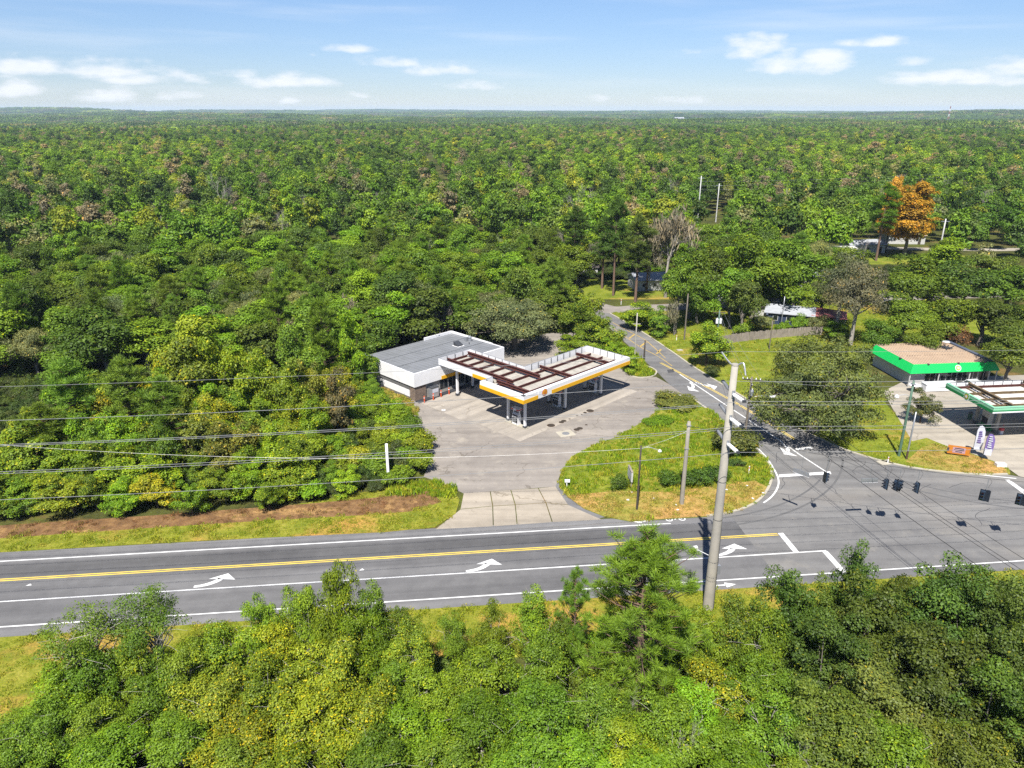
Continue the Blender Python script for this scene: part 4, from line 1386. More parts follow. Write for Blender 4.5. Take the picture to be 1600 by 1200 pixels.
def signal(x, faces, label, zc=5.75):
    p = span_at(x)
    o = thing('traffic_signal', tuple(p), label, 'traffic signal', 'signals hung over the junction')
    dz = zc - p.z
    m = MB(); m.tube([(0, 0, .03), (0, 0, dz + .55)], .03, 6); m.build('hanger', 'galvanised', o)
    m = MB(); m.tube(smooth_path([(0, 0, .02), (.35, -.06, -.35), (.15, 0, dz + .9)], 4), .012, 5); m.build('cable_loop', 'wire_dark', o)
    for ang, off, n in faces:
        c, s = math.cos(ang), math.sin(ang)
        ox, oy = off

        def tr(x_, y_, z_):
            return (ox + x_ * c - y_ * s, oy + x_ * s + y_ * c, dz + z_)
        h = .36 * n

        def bx(x0, x1, y0, y1, z0, z1, nm, mat, par):
            vs = [tr(x_, y_, z_) for z_ in (z0, z1) for x_, y_ in ((x0, y0), (x1, y0), (x1, y1), (x0, y1))]
            q = MB(); q.add(vs, [(3, 2, 1, 0), (4, 5, 6, 7), (0, 1, 5, 4), (1, 2, 6, 5), (2, 3, 7, 6), (3, 0, 4, 7)])
            return q.build(nm, mat, par)
        hd = bx(-.12, .12, -.19, .19, .52 - h, .52, 'signal_head', 'signal_blue', o)
        bx(-.125, -.105, -.30, .30, .40 - h, .64, 'backplate', 'signal_black', hd)
        for k in range(n):
            zc_ = .52 - .36 * (k + .5)
            pts = [tr(.125, .13 * math.cos(q), zc_ + .13 * math.sin(q)) for q in [i * math.pi / 5 for i in range(10)]]
            q = MB(); q.add(pts, [tuple(range(10))]); q.build('lens', ('lens_red', 'lens_amber', 'lens_green')[min(k, 2)], hd)
            q = MB()
            ring = [i * math.pi / 8 - math.pi / 8 for i in range(11)]
            vs = [tr(.12, .15 * math.cos(a_), zc_ + .15 * math.sin(a_)) for a_ in ring] + [tr(.36, .15 * math.cos(a_), zc_ + .15 * math.sin(a_)) for a_ in ring] + [tr(.12, .135 * math.cos(a_), zc_ + .135 * math.sin(a_)) for a_ in ring] + [tr(.36, .135 * math.cos(a_), zc_ + .135 * math.sin(a_)) for a_ in ring]
            fs = []
            for i in range(10):
                fs += [(i, i + 1, 12 + i, 11 + i), (22 + i, 33 + i, 34 + i, 23 + i), (11 + i, 12 + i, 34 + i, 33 + i)]
            q.add(vs, fs)
            q.build('visor', 'signal_black', hd)
    return o


signal(34.9, [(RAD(10), (0, 0), 3)], 'single three-lamp signal hung nearest the grass island')
signal(40.8, [(RAD(190), (0, 0), 3)], 'three-lamp signal beside the cluster, on the side of the hanging street sign')
signal(42.0, [(RAD(200), (-.28, 0), 3), (RAD(20), (.22, .1), 3), (RAD(-80), (0, -.3), 2)], 'bulky signal cluster facing several ways over the junction')
signal(43.75, [(RAD(190), (0, 0), 3)], 'three-lamp signal beside the cluster, on the side away from the street sign')
signal(50.1, [(RAD(230), (-.25, 0), 3), (RAD(40), (.25, 0), 3)], 'pair of signals back to back over the station side of the junction')
signal(53.4, [(RAD(230), (-.25, 0), 3), (RAD(40), (.25, 0), 3)], 'last pair of signals over the road beyond the station entrance')
for x, ang, lab in ((32.4, RAD(-48), 'blank-backed street name sign hung beside the single signal'), (39.2, RAD(4), 'street name sign hung beside the signal cluster')):
    p = span_at(x)
    o = thing('hanging_sign', tuple(p), lab, 'sign', rz=ang)
    dz = 5.95 - p.z
    m = MB(); m.box(-.95, .95, -.025, .025, dz - .25, dz + .25); m.build('panel', 'galvanised', o)
    m = MB(); m.box(-.97, .97, -.035, .035, dz - .28, dz - .253); m.build('edge_trim', 'white_metal', o)
    m = MB(); m.tube([(0, 0, .02), (0, 0, dz + .25)], .022, 6); m.build('hanger', 'galvanised', o)

# ---- small signs and posts
o = thing('sign_pylon', (-15.6, 82.8, 0), 'narrow white sign pylon on brown posts at the edge of the brush', 'sign', rz=RAD(10.2))
m = MB(); m.box(-.16, .16, -1.3, 1.3, 1.5, 4.65); m.build('cabinet', 'white_wall', o)
for s in (-1, 1):
    m = MB(); m.box(-.12, .12, s * .9 - .12, s * .9 + .12, -.3, 1.5); m.build('post', 'bark_pine', o)
o = thing('small_sign', (14.75, 81.9, .09), 'small white panel sign seen edge-on beside the single clipped bush', 'sign', rz=RAD(-86))
m = MB(); m.box(-1.0, 1.0, -.10, .10, .75, 2.1); m.build('panel', 'house_white', o)
m = MB(); m.box(-1.03, 1.03, -.13, .13, 2.103, 2.17); m.build('frame_cap', 'fence_wood', o)
for s in (-.8, .8):
    m = MB(); m.box(s - .06, s + .06, -.06, .06, -.3, .75); m.build('post', 'fence_wood', o)
o = thing('marker_box', (6.85, 81.1, .09), 'small white box on a leaning white post at the driveway edge of the island', 'post')
m = MB(); m.box(-.32, .32, -.16, .16, .72, 1.0); m.build('box', 'white_metal', o)
m = MB(); m.beam((0, 0, -.2), (-.08, 0, .72), .16, .12); m.build('post', 'white_metal', o)
m = MB(); m.tube([(22.9, 82.6, .05), (24.3, 84.2, 1.3)], .05, 6); tag(m.build('guy_guard', 'yellow_metal'), 'slanting yellow guy wire guard in the island weeds', 'guard')
for p, h, lab in (((30.5, 84.7), 1.1, 'thin white marker post near the curved kerb of the island'), ((49.9, 87.8), .9, 'thin white marker post on a pale pad on the lawn'), ((33.5, 143.4), 1.0, 'white marker post at the foot of the ivy-wrapped pole'), ((26.3, 172.8), 1.3, 'white marker post beyond the cross street')):
    o = thing('marker_post', (p[0], p[1], .07), lab, 'post')
    m = MB(); m.box(-.06, .06, -.04, .04, -.2, h); m.build('post', 'white_metal', o)
    m = MB(); m.box(-.065, .065, -.045, .045, h * .7, h * .85); m.build('band', 'safety_orange', o)
m = MB(); m.box(-.9, .9, -.6, .6, -.05, .06)
o = m.build('concrete_pad', 'kerb_concrete', None, (49.6, 87.9, .07), RAD(15)); tag(o, 'pale concrete utility pad on the lawn beside the side road', 'pad')
m = MB(); m.box(-.55, .55, -.4, .4, -.05, .12)
o = m.build('catch_basin', 'kerb_concrete', None, (32.72, 136.61) + (.07,), RAD(20)); tag(o, 'pale concrete drain inlet at the grass edge of the side road', 'drain')
o = thing('road_sign', (30.4, 151.3, 0), 'white rectangular road sign on a post beside the side road', 'road sign', rz=RAD(-15))
m = MB(); m.cyl(0, 0, -.2, 2.6, .04, n=8); m.build('post', 'galvanised', o)
m = MB(); m.box(-.42, .42, -.03, -.004, 1.2, 2.6); m.build('plate', 'white_metal', o)
for k in range(14):
    x, y = [(24 + rs.uniform(-6, 8), 79 + rs.uniform(-4, 4)), (20 + rs.uniform(-10, 12), 78 + rs.uniform(-2, 2))][k % 2]
    if not inpoly(x, y, ISLAND):
        continue
    m = MB(); m.add([(-.16, -.1, 0), (.15, -.12, .02), (.18, .1, .06), (-.12, .13, .05), (0, 0, .12)], [(0, 1, 4), (1, 2, 4), (2, 3, 4), (3, 0, 4), (3, 2, 1, 0)])
    tag(m.build('litter', 'white_metal', None, (x, y, .10), rs.uniform(0, 6)), 'scrap of white litter on the island grass', 'litter', 'litter on the island')

# ------------------------------------------------------------------ second fuel station: local axes along and across the main road
def R6(x, y, label, name, cat, group=None, z=0.0):
    return thing(name, (x, y, z), label, cat, group, RA)


LOT_R = [(61.90, 114.35), (59.70, 106.53), (56.66, 94.66), (59.32, 95.75), (60.71, 92.97), (62.84, 90.53), (64.65, 87.82), (64.92, 85.97), (64.91, 84.00), RW(75, 75.2), RW(130, 76), (130, 126), (95.51, 122.90), (86.13, 121.90), (70.21, 121.23)]
mb = MB(); mb.sheet(LOT_R, .076); struct(mb.build('station_lot', 'lot_concrete'))
s2 = R6(66.8, 116.0, 'low tan-roofed store with a bright green sloped fascia', 'store_building', 'store')
W, D = 16.2, 12.6
m = MB(); m.box(.9, W - .9, 1.0, D - .4, 0, 2.9); m.build('wall', 'house_white', s2)


def mans(p, q, inn, name='fascia_panel', z0=2.55, z1=3.95, ins=.75, step=2.7, mat='bp_green'):
    p, q, n_ = Vector(p), Vector(q), Vector(inn)
    L_ = (q - p).length
    d = (q - p) / L_
    k = max(1, round(L_ / step))
    for i in range(k):
        f0, f1 = i / k, (i + 1) / k
        a, b = p + d * (L_ * f0), p + d * (L_ * f1)
        s0, s1 = ins if i == 0 else 0, ins if i == k - 1 else 0
        ta, tb = a + n_ * ins + d * s0, b + n_ * ins - d * s1
        g = .006
        a, b, ta, tb = a + d * g, b - d * g, ta + d * g, tb - d * g
        u = n_ * .06
        vs = [(a.x, a.y, z0), (b.x, b.y, z0), (tb.x, tb.y, z1), (ta.x, ta.y, z1)]
        vs += [(a.x + u.x, a.y + u.y, z0 - .0), (b.x + u.x, b.y + u.y, z0), (tb.x + u.x, tb.y + u.y, z1 - .05), (ta.x + u.x, ta.y + u.y, z1 - .05)]
        m = MB(); m.add(vs, [(0, 1, 2, 3), (7, 6, 5, 4), (0, 4, 5, 1), (1, 5, 6, 2), (2, 6, 7, 3), (3, 7, 4, 0)]); m.build(name, mat, s2)


mans((0, 0), (W, 0), (0, 1))
mans((W, 0), (W, D), (-1, 0))
mans((0, D), (0, 0), (1, 0))
m = MB(); m.box(W - 1.35, W - .72, .8, D + .2, 3.6, 4.05); m.build('side_gutter', 'blue_roof', s2)
m = MB(); m.box(.35, W - .4, .12, .9, 2.50, 2.60); m.build('soffit', 'grey_wall', s2)
n_ = 30
for k in range(n_):
    a0, a1 = .8 + (W - 2.2) * k / n_, .8 + (W - 2.2) * (k + 1) / n_
    m = MB(); m.box(a0, a1 - .16, .78, D + .1, 3.60, 3.72); m.box(a1 - .158, a1 - .002, .78, D + .1, 3.60, 3.82); m.build('roof_sheet', 'tan_roof', s2)
for k in range(n_ - 3):
    a0 = .8 + (W - 2.2) * k / n_
    if k % 7 != 3:
        m = MB(); m.box(a0 + .03, a0 + .27, 5.6, 5.95, 3.722, 3.73); m.build('rust_patch', 'rust_stain', s2)
    if k < 20 and k % 5 != 4:
        m = MB(); m.box(a0 + .03, a0 + .28, D - .75, D - .3, 3.722, 3.73); m.build('rust_patch', 'rust_stain', s2)
m = MB()
for k in range(9):
    a = k * .7
    m.beam((12.3 + math.cos(a) * .3, 8.9 + math.sin(a) * .3, 3.75), (12.3 + math.cos(a) * 1.2, 8.9 + math.sin(a) * 1.1, 3.9 + .25 * (k % 3)), .14, .12)
m.box(11.9, 12.8, 8.4, 9.3, 3.75, 4.1)
m.build('roof_clutter', 'dark_steel', s2)
m = MB(); m.lathe([(.62, .18), (.45, .05), (.15, 0), (.1, -.02)], 16, (12.4, 9.3, 4.75)); m.build('satellite_dish', 'white_metal', s2)
m = MB(); m.tube([(12.4, 9.3, 3.8), (12.4, 9.3, 4.75)], .05, 6); m.build('dish_mast', 'galvanised', s2)
for x_ in (3.2, 8.6, 13.4):
    m = MB(); m.box(x_, x_ + .35, .55, .8, 3.78, 4.0); m.build('floodlight', 'dark_steel', s2)
m = MB(); m.box(.5, .8, 4.0, 4.4, 3.8, 4.0); m.build('floodlight', 'dark_steel', s2)


def sun_badge(par, cx, cy, cz, r, ay, up):
    """rayed green, yellow and white flower badge on a plane with axes ay (right) and up"""
    ay, up = Vector(ay), Vector(up)
    nn = ay.cross(up).normalized()
    c = Vector((cx, cy, cz))
    for rr, off, mat, nm, n in ((r, .0, 'white_metal', 'badge_disc', 18), (r * .92, .02, 'bp_green', 'badge_petals', 18), (r * .66, .04, 'logo_yellow', 'badge_rays', 18), (r * .34, .06, 'white_metal', 'badge_heart', 12)):
        m = MB()
        pts = []
        for k in range(n):
            q = rr * (1 if k % 2 or mat == 'white_metal' else .72)
            a = 2 * math.pi * k / n
            pts.append(c + nn * off + ay * (q * math.cos(a)) + up * (q * math.sin(a)))
        m.add(pts, [tuple(range(n))])
        m.build(nm, mat, par)


sun_badge(s2, 8.6, .25, 3.2, .55, (1, 0, 0), (0, .45, .89))
# shop front
for k in range(6):
    x0 = 3.4 + k * 1.95
    if k == 4:
        d_ = MB(); d_.box(x0, x0 + 1.8, .86, .996, .05, 2.4); do = d_.build('door', 'aluminium', s2)
        for e in (0, 1):
            g = MB(); g.box(x0 + .1 + e * .85, x0 + .8 + e * .85, .84, .857, .15, 2.3); g.build('door_glass', 'window_dark', do)
    else:
        w_ = MB(); w_.box(x0, x0 + 1.85, .9, .996, .5, 2.4); wo = w_.build('window', 'aluminium', s2)
        for e in (0, 1):
            g = MB(); g.box(x0 + .06 + e * .9, x0 + .86 + e * .9, .88, .897, .56, 2.34); g.build('pane', 'window_dark', wo)
for x0 in (.1, 5.3, 10.9, W - .4):
    m = MB(); m.box(x0 + .05, x0 + .2, .25, .4, 0, 2.5); m.build('porch_post', 'house_white', s2)

# canopy
c2 = R6(66.0, 93.1, 'green-edged fuel canopy with rusty tan roof beams in front of the green-fascia store', 'fuel_canopy', 'canopy')
Z0, Z1 = 5.0, 5.78
CW, CD = 22.0, 9.9
m = MB(); m.box(.3, CW - .3, .3, CD - .3, Z0 + .03, Z0 + .16); m.build('deck', 'canopy_deck', c2)
k = .6
while k < CD - .5:
    m = MB(); m.box(.32, CW - .32, k, k + .05, Z0 + .16, Z0 + .21); m.build('deck_rib', 'canopy_deck', c2)
    k += .85
for x0, x1, y0, y1 in ((0, CW, 0, .10), (0, .10, .103, CD - .103), (0, CW, CD - .10, CD), (CW - .1, CW, .103, CD - .103)):
    m = MB(); m.box(x0, x1, y0, y1, Z0, Z1); m.build('fascia', 'white_metal', c2)
for x0, x1, y0, y1 in ((-.07, CW, -.07, -.003), (-.07, -.003, 0, CD)):
    m = MB(); m.box(x0, x1, y0, y1, Z0 + .20, Z0 + .40); m.build('dark_green_stripe', 'bp_canopy_green', c2)
    m = MB(); m.box(x0, x1, y0, y1, Z0 + .403, Z1 - .12); m.build('light_green_stripe', 'bp_light_green', c2)
    m = MB(); m.box(x0, x1, y0, y1, Z0 - .02, Z0 + .197); m.build('lower_stripe', 'bp_canopy_green' if x1 < 1 else 'white_metal', c2)
for x0, x1, y0, y1 in ((-.08, CW, -.08, .3), (-.08, .3, .303, CD)):
    m = MB(); m.box(x0, x1, y0, y1, Z1 + .003, Z1 + .05); m.build('rim_cap', 'bp_light_green', c2)
m = MB(); m.box(0, CW, CD - .12, CD + .02, Z1 + .003, Z1 + .04); m.build('rim_cap', 'dark_steel', c2)
for k in range(1, 15):
    m = MB(); m.box(k * 1.5 - .03, k * 1.5 + .03, CD - .17, CD - .105, Z0 + .1, Z1); m.build('fascia_post', 'dark_steel', c2)
for a_ in (3.2, 12.0, 19.5):
    m = MB(); m.ibeam((a_, .5, Z0 + .72), (a_, CD - .4, Z0 + .72), .36, .46); m.build('roof_beam', 'tan_beam', c2)
    m = MB(); m.beam((a_ - .7, .6, Z0 + .3), (a_ - .7, CD - .5, Z0 + .3), .14, .14); m.build('side_purlin', 'tan_beam', c2)
for b_ in (1.6, 3.9, 6.3, 8.9):
    m = MB(); m.ibeam((.8, b_, Z0 + .38), (CW - .6, b_, Z0 + .38), .18, .3); m.build('purlin', 'rust_beam' if b_ > 8 else 'tan_beam', c2)
sun_badge(c2, -.08, 5.3, Z0 + .42, .62, (0, -1, 0), (0, 0, 1))
for a_, b_ in ((4.2, 7.6), (4.6, 4.0), (13.2, 7.6), (13.2, 4.0), (20, 7.6), (20, 4)):
    m = MB(); m.box(a_ - .19, a_ + .19, b_ - .19, b_ + .19, .07, Z0 + .03); c = m.build('column', 'beige_wall', c2)
    m = MB(); m.box(a_ - .27, a_ + .27, b_ - .27, b_ + .27, .07, .5); m.build('column_base', 'grey_wall', c)


def W6(a, b, ox=66.0, oy=93.1):
    return (ox + RT.x * a + RN.x * b, oy + RT.y * a + RN.y * b)


for (a_, b_), lab in (((4.4, 5.8), 'nearest the lawn corner'), ((13.2, 5.8), 'at the inner columns')):
    x, y = W6(a_, b_)
    p = R6(x, y, 'green and white fuel dispenser under the green canopy, ' + lab, 'fuel_dispenser', 'dispenser', 'dispensers of the green station', .076)
    m = MB(); m.box(-.5, .5, -1.3, 1.3, 0, .15); m.build('island_kerb', 'bp_canopy_green', p)
    for z0, z1, w_, d_, mat, nm in ((.153, .75, .34, .62, 'bp_canopy_green', 'base_cabinet'), (.753, 1.75, .32, .6, 'dark_print', 'cabinet'), (1.753, 2.4, .34, .64, 'galvanised', 'display_head'), (2.403, 2.7, .38, .7, 'house_white', 'header_sign')):
        m = MB(); m.box(-w_, w_, -d_, d_, z0, z1); m.build(nm, mat, p)
    for s in (-1, 1):
        m = MB(); m.tube(smooth_path([(s * .36, .5, 1.5), (s * .6, .6, 1.9), (s * .7, .6, 1.0), (s * .42, .45, .95)], 4), .035, 6); m.build('hose', 'tyre', p)
        m = MB(); m.box(-.36, .36, s * .66 - .05, s * .66 + .05, .76, 2.4); m.build('side_post', 'house_white', p)
x, y = W6(4.3, 9.0)
o = R6(x, y, 'round green litter bin by the green canopy column', 'litter_bin', 'bin', z=.076)
m = MB(); m.lathe([(.28, 0), (.32, .9), (.32, .95)], 14); m.build('drum', 'green_pole', o)
m = MB(); m.lathe([(.33, .953), (.3, 1.15), (.12, 1.3)], 14); m.build('lid', 'grey_wall', o)
x, y = W6(5.1, 3.5)
o = R6(x, y, 'red and white bucket stand at the foot of the green canopy column', 'bucket_stand', 'stand', z=.076)
m = MB(); m.box(-.22, .22, -.2, .2, 0, .55); m.build('box', 'white_cloth', o)
m = MB(); m.box(-.25, .25, -.22, .22, .553, .95); m.build('bucket', 'red_plastic', o)
m = MB(); m.tube([(.1, 0, .95), (.2, .05, 1.5)], .03, 6); m.build('squeegee', 'red_plastic', o)
# store-front things
o = R6(68.6, 114.6, 'long white flat-topped freezer in front of the green-fascia store', 'freezer', 'freezer', z=.076)
m = MB(); m.box(0, 5.6, -.7, .7, .1, 1.25); m.build('body', 'white_wall', o)
m = MB(); m.box(-.05, 5.65, -.75, .75, 1.253, 1.36); m.build('lid', 'white_metal', o)
m = MB(); m.box(.1, 5.5, -.6, .6, 0, .1); m.build('plinth', 'dark_steel', o)
m = MB(); m.beam((2.0, -.72, .7), (3.4, -.72, .7), .04, .08); m.build('handle', 'galvanised', o)
o = R6(66.9, 114.2, 'dark brown post with a white table top by the corner of the green-fascia store', 'table', 'table', z=.076)
m = MB(); m.cyl(0, 0, 0, 1.1, .12, n=10); m.build('leg', 'dark_wood', o)
m = MB(); m.lathe([(.9, 1.1), (.95, 1.16), (.2, 1.2)], 16); m.build('table_top', 'white_metal', o)
o = R6(74.4, 116.0, 'small teal drum by the store door', 'drum', 'drum', z=.076)
m = MB(); m.lathe([(.3, 0), (.34, .3), (.34, .6), (.3, .95)], 14); m.build('body', 'house_blue', o)
m = MB(); m.lathe([(.31, .953), (.2, 1.05)], 14); m.build('lid', 'galvanised', o)
o = R6(72.2, 116.1, 'tan crate stacked beside the store front', 'crate', 'crate', z=.076)
m = MB(); m.box(-.6, .6, -.4, .4, 0, .7); m.build('box', 'tan_roof', o)
m = MB(); m.box(-.63, .63, -.43, .43, .703, .78); m.build('lid', 'tan_roof', o)


def car(x, y, rz, mat, label, name='parked_car', z=.0, group=None):
    o = thing(name, (x, y, z), label, 'car', group, rz)
    L2, W2 = 2.3, .9
    prof = [(-L2, .45), (-L2 + .05, .8), (-L2 + .9, .95), (-L2 + 1.5, 1.42), (.9, 1.45), (1.45, 1.0), (L2 - .1, .9), (L2, .5)]
    lo = [(-L2, .28), (L2, .28)]
    m = MB()
    side = lo[:1] + prof + lo[1:]
    n = len(side)
    vs = []
    for s in (-1, 1):
        for px, pz in side:
            w = W2 * (.82 if pz > 1.2 else 1.0)
            vs.append((px, s * w, pz))
    m.add(vs, [tuple(range(n)), tuple(range(2 * n - 1, n - 1, -1))] + [(i, n + i, n + (i + 1) % n, (i + 1) % n) for i in range(n)])
    m.build('body', mat, o)
    for s in (-1, 1):
        m = MB(); m.add([(-.85, s * .875, 1.02), (.95, s * .875, 1.02), (.75, s * .76, 1.38), (-.65, s * .76, 1.38)], [(0, 1, 2, 3)]); m.build('side_window', 'car_glass', o)
    m = MB(); m.add([(-1.36, -.72, 1.0), (-1.36, .72, 1.0), (-.86, .66, 1.38), (-.86, -.66, 1.38)], [(0, 1, 2, 3)]); m.build('windscreen', 'car_glass', o)
    m = MB(); m.add([(1.42, -.72, 1.07), (1.42, .72, 1.07), (.98, .66, 1.42), (.98, -.66, 1.42)], [(3, 2, 1, 0)]); m.build('rear_window', 'car_glass', o)
    for wx in (-1.45, 1.4):
        for s in (-1, 1):
            m = MB(); m.tube([(wx, s * .72, .33), (wx, s * .94, .33)], .33, 14); w = m.build('wheel', 'tyre', o)
            m = MB(); m.tube([(wx, s * .90, .33), (wx, s * .955, .33)], .19, 10); m.build('rim', 'aluminium', w)
    for s in (-1, 1):
        m = MB(); m.box(-L2 - .02, -L2 + .12, s * .62 - .18, s * .62 + .18, .6, .74); m.build('headlight', 'aluminium', o)
        m = MB(); m.box(L2 - .12, L2 + .02, s * .65 - .16, s * .65 + .16, .65, .82); m.build('tail_light', 'lens_red', o)
    return o


car(77.5, 115.6, RAD(8), 'car_white', 'white car parked at the front of the green-fascia store', z=.076)
car(50.2, 176.2, RAD(2), 'car_white', 'white car half hidden under the trees by the cross street')
car(62, 182.5, RAD(80), 'car_silver', 'silver car parked in a yard behind the cross street')
car(74, 187, RAD(60), 'car_white', 'white car parked in a yard among the trees')


# advertising on the lawn corner
def feather_flag(x, y, rz, mat, foot, label, h=4.4, print_mat='dark_print'):
    o = thing('feather_flag', (x, y, .07), label, 'flag', None, rz)
    m = MB(); m.tube([(0, 0, -.2), (0, 0, 1.5), (-.02, 0, h * .8), (.12, 0, h * .97), (.4, 0, h)], .03, 6); m.build('pole', 'dark_steel', o)
    pts = []
    prof = [(0.04, .95), (.9, .95), (1.0, 1.6), (1.0, h * .6), (.95, h * .8), (.75, h * .93), (.45, h * .985), (.2, h * .97), (.02, h * .82), (0.03, h * .5)]
    m = MB()
    n = len(prof)
    m.add([(u, .06 * math.sin(w * 1.7), w) for u, w in prof] + [(u, .06 * math.sin(w * 1.7) + .015, w) for u, w in prof], [tuple(range(n)), tuple(range(2 * n - 1, n - 1, -1))] + [(i, n + i, n + (i + 1) % n, (i + 1) % n) for i in range(n)])
    c = m.build('banner', mat, o)
    m = MB(); m.box(.06, .90, -.13, .15, .80, 1.65 if foot else 1.0); m.build('foot_panel', 'white_cloth', c)
    m = MB()
    for k in range(6):
        m.box(.25, .72 - .06 * (k % 3), -.115, -.09, 1.9 + k * .3, 2.05 + k * .3)
    m.build('printed_marks', print_mat, c)
    return o


feather_flag(62.6, 90.4, RAD(-25), 'white_cloth', False, 'tall white feather flag on the dry grass by the station lot', print_mat='purple_cloth')
feather_flag(63.0, 88.8, RAD(-25), 'purple_cloth', True, 'shorter purple feather flag with a white foot by the station lot', 3.9, 'white_cloth')
o = thing('banner_sign', (60.4, 89.9, .07), 'orange printed banner sign on short stakes beside the feather flags', 'sign', rz=RAD(-20))
m = MB(); m.box(-1.35, 1.35, -.03, .03, .25, 1.45); m.build('banner', 'orange_cloth', o)
m = MB(); m.box(-.75, .75, -.05, -.033, .45, 1.25); m.build('printed_panel', 'pink_cloth', o)
for k, w_ in ((0, .55), (1, .62), (2, .4)):
    m = MB(); m.box(-w_, w_, -.06, -.052, 1.05 - k * .24, 1.17 - k * .24); m.build('printed_line', 'dark_print', o)
for s in (-1.3, 1.3):
    m = MB(); m.cyl(s, .05, -.2, 1.5, .03, n=6); m.build('stake', 'dark_wood', o)
    m = MB(); m.box(s - (.02 if s > 0 else -.12), s + (-.12 if s < 0 else .02), -.06, -.052, .6, 1.1); m.build('printed_mark', 'dark_print', o)
m = MB(); m.prism([(-.6, -.35), (.6, -.35), (.6, .35), (-.6, .35)], 0, .42)
o = m.build('utility_box', 'white_metal', None, (64.3, 86.9, .07), RAD(-4)); tag(o, 'low white utility box at the tip of the dry grass corner', 'box')

# ------------------------------------------------------------------ wooden fence, board by board
FP = [Vector((40.3, 139.6, 0)), Vector((46, 142.4, 0)), Vector((52.5, 144.5, 0)), Vector((58.5, 146.2, 0)), Vector((64.6, 147.2, 0))]
fn = thing('wooden_fence', tuple(FP[0]), 'weathered grey-brown wooden board fence along the back of the lawn', 'fence')
rf = random.Random(9)
for a, b in zip(FP, FP[1:]):
    L_ = (b - a).length
    d = (b - a) / L_
    nb = int(L_ / .36)
    for k in range(nb):
        c = a + d * (L_ * (k + .5) / nb) - FP[0]
        h = 1.85 + rf.uniform(-.12, .12)
        hw = L_ / nb / 2 - .012
        e0, e1 = c - d * hw, c + d * hw
        nn = Vector((-d.y, d.x, 0)) * .02
        lean = Vector((rf.uniform(-.04, .04), rf.uniform(-.04, .04), 0))
        m = MB(); m.add([tuple(p) for p in (e0 - nn, e1 - nn, e1 + nn, e0 + nn)] + [tuple(p + lean + Vector((0, 0, h))) for p in (e0 - nn, e1 - nn, e1 + nn, e0 + nn)],
                        [(3, 2, 1, 0), (4, 5, 6, 7), (0, 1, 5, 4), (1, 2, 6, 5), (2, 3, 7, 6), (3, 0, 4, 7)])
        m.build('board', 'fence_wood', fn)
    m = MB(); m.beam(tuple(a - FP[0] + Vector((0, .06, 1.4))), tuple(b - FP[0] + Vector((0, .06, 1.4))), .05, .1); m.build('rail', 'dark_wood', fn)
    m = MB(); q = a - FP[0]; m.box(q.x - .06, q.x + .06, q.y + .06, q.y + .18, -.3, 1.8); m.build('post', 'dark_wood', fn)


# ------------------------------------------------------------------ houses among the trees
def house(x, y, rz, w, d, h, wall, roof, label, rise=1.3, name='house', nwin=3):
    o = thing(name, (x, y, 0), label, 'house', None, rz)
    m = MB(); m.box(-w / 2, w / 2, -d / 2, d / 2, -.2, h); m.build('wall', wall, o)
    e = .45
    for s in (-1, 1):
        m = MB()
        y0, y1 = s * (d / 2 + e), 0
        z0, z1 = h - rise * e / (d / 2) + .02, h + rise
        vs = [(-w / 2 - e, y0, z0), (w / 2 + e, y0, z0), (w / 2 + e, y1, z1), (-w / 2 - e, y1, z1)]
        m.add(vs + [(a, b, c + .12) for a, b, c in vs], [(3, 2, 1, 0), (4, 5, 6, 7), (0, 1, 5, 4), (1, 2, 6, 5), (2, 3, 7, 6), (3, 0, 4, 7)])
        m.build('roof', roof, o)
        g = MB(); gx = s * w / 2
        g.add([(gx, -d / 2, h), (gx, d / 2, h), (gx, 0, h + rise - .02), (gx - s * .1, -d / 2, h), (gx - s * .1, d / 2, h), (gx - s * .1, 0, h + rise - .02)], [(0, 1, 2), (5, 4, 3), (0, 3, 4, 1), (1, 4, 5, 2), (2, 5, 3, 0)]); g.build('gable', wall, o)
    for k in range(nwin):
        wx = -w / 2 + w * (k + .7) / (nwin + .4)
        m = MB(); m.box(wx - .55, wx + .55, -d / 2 - .05, -d / 2 - .003, 1.0, 2.1); wn = m.build('window', 'house_white', o)
        m = MB(); m.box(wx - .45, wx + .45, -d / 2 - .07, -d / 2 - .053, 1.1, 2.0); m.build('pane', 'window_dark', wn)
    m = MB(); m.box(w * .32, w * .32 + .95, -d / 2 - .05, -d / 2 - .003, 0, 2.05); m.build('door', 'dark_wood', o)
    return o


h1 = house(61.3, 157.3, RAD(-22), 9.5, 7.0, 2.7, 'house_blue', 'pale_roof', 'dark blue house with a pale metal roof behind the wooden fence', 1.0)
m = MB(); m.add([(4.4, -3.6, 2.9), (11.5, -2.6, 2.4), (11.5, 2.4, 2.9), (4.4, 2.6, 3.4), (4.4, -3.6, 2.78), (11.5, -2.6, 2.28), (11.5, 2.4, 2.78), (4.4, 2.6, 3.28)], [(0, 1, 2, 3), (7, 6, 5, 4), (0, 4, 5, 1), (1, 5, 6, 2), (2, 6, 7, 3), (3, 7, 4, 0)]); rr_ = m.build('lean_to_roof', 'red_roof', h1)
for px_, py_ in ((11.2, -2.4), (11.2, 2.2), (7.5, -2.9)):
    m = MB(); m.box(px_ - .06, px_ + .06, py_ - .06, py_ + .06, -.2, 2.3); m.build('porch_post', 'house_white', rr_)
m = MB(); m.box(5.2, 11.0, 1.2, 2.0, -.2, 2.3); m.build('shed_wall', 'house_white', rr_)
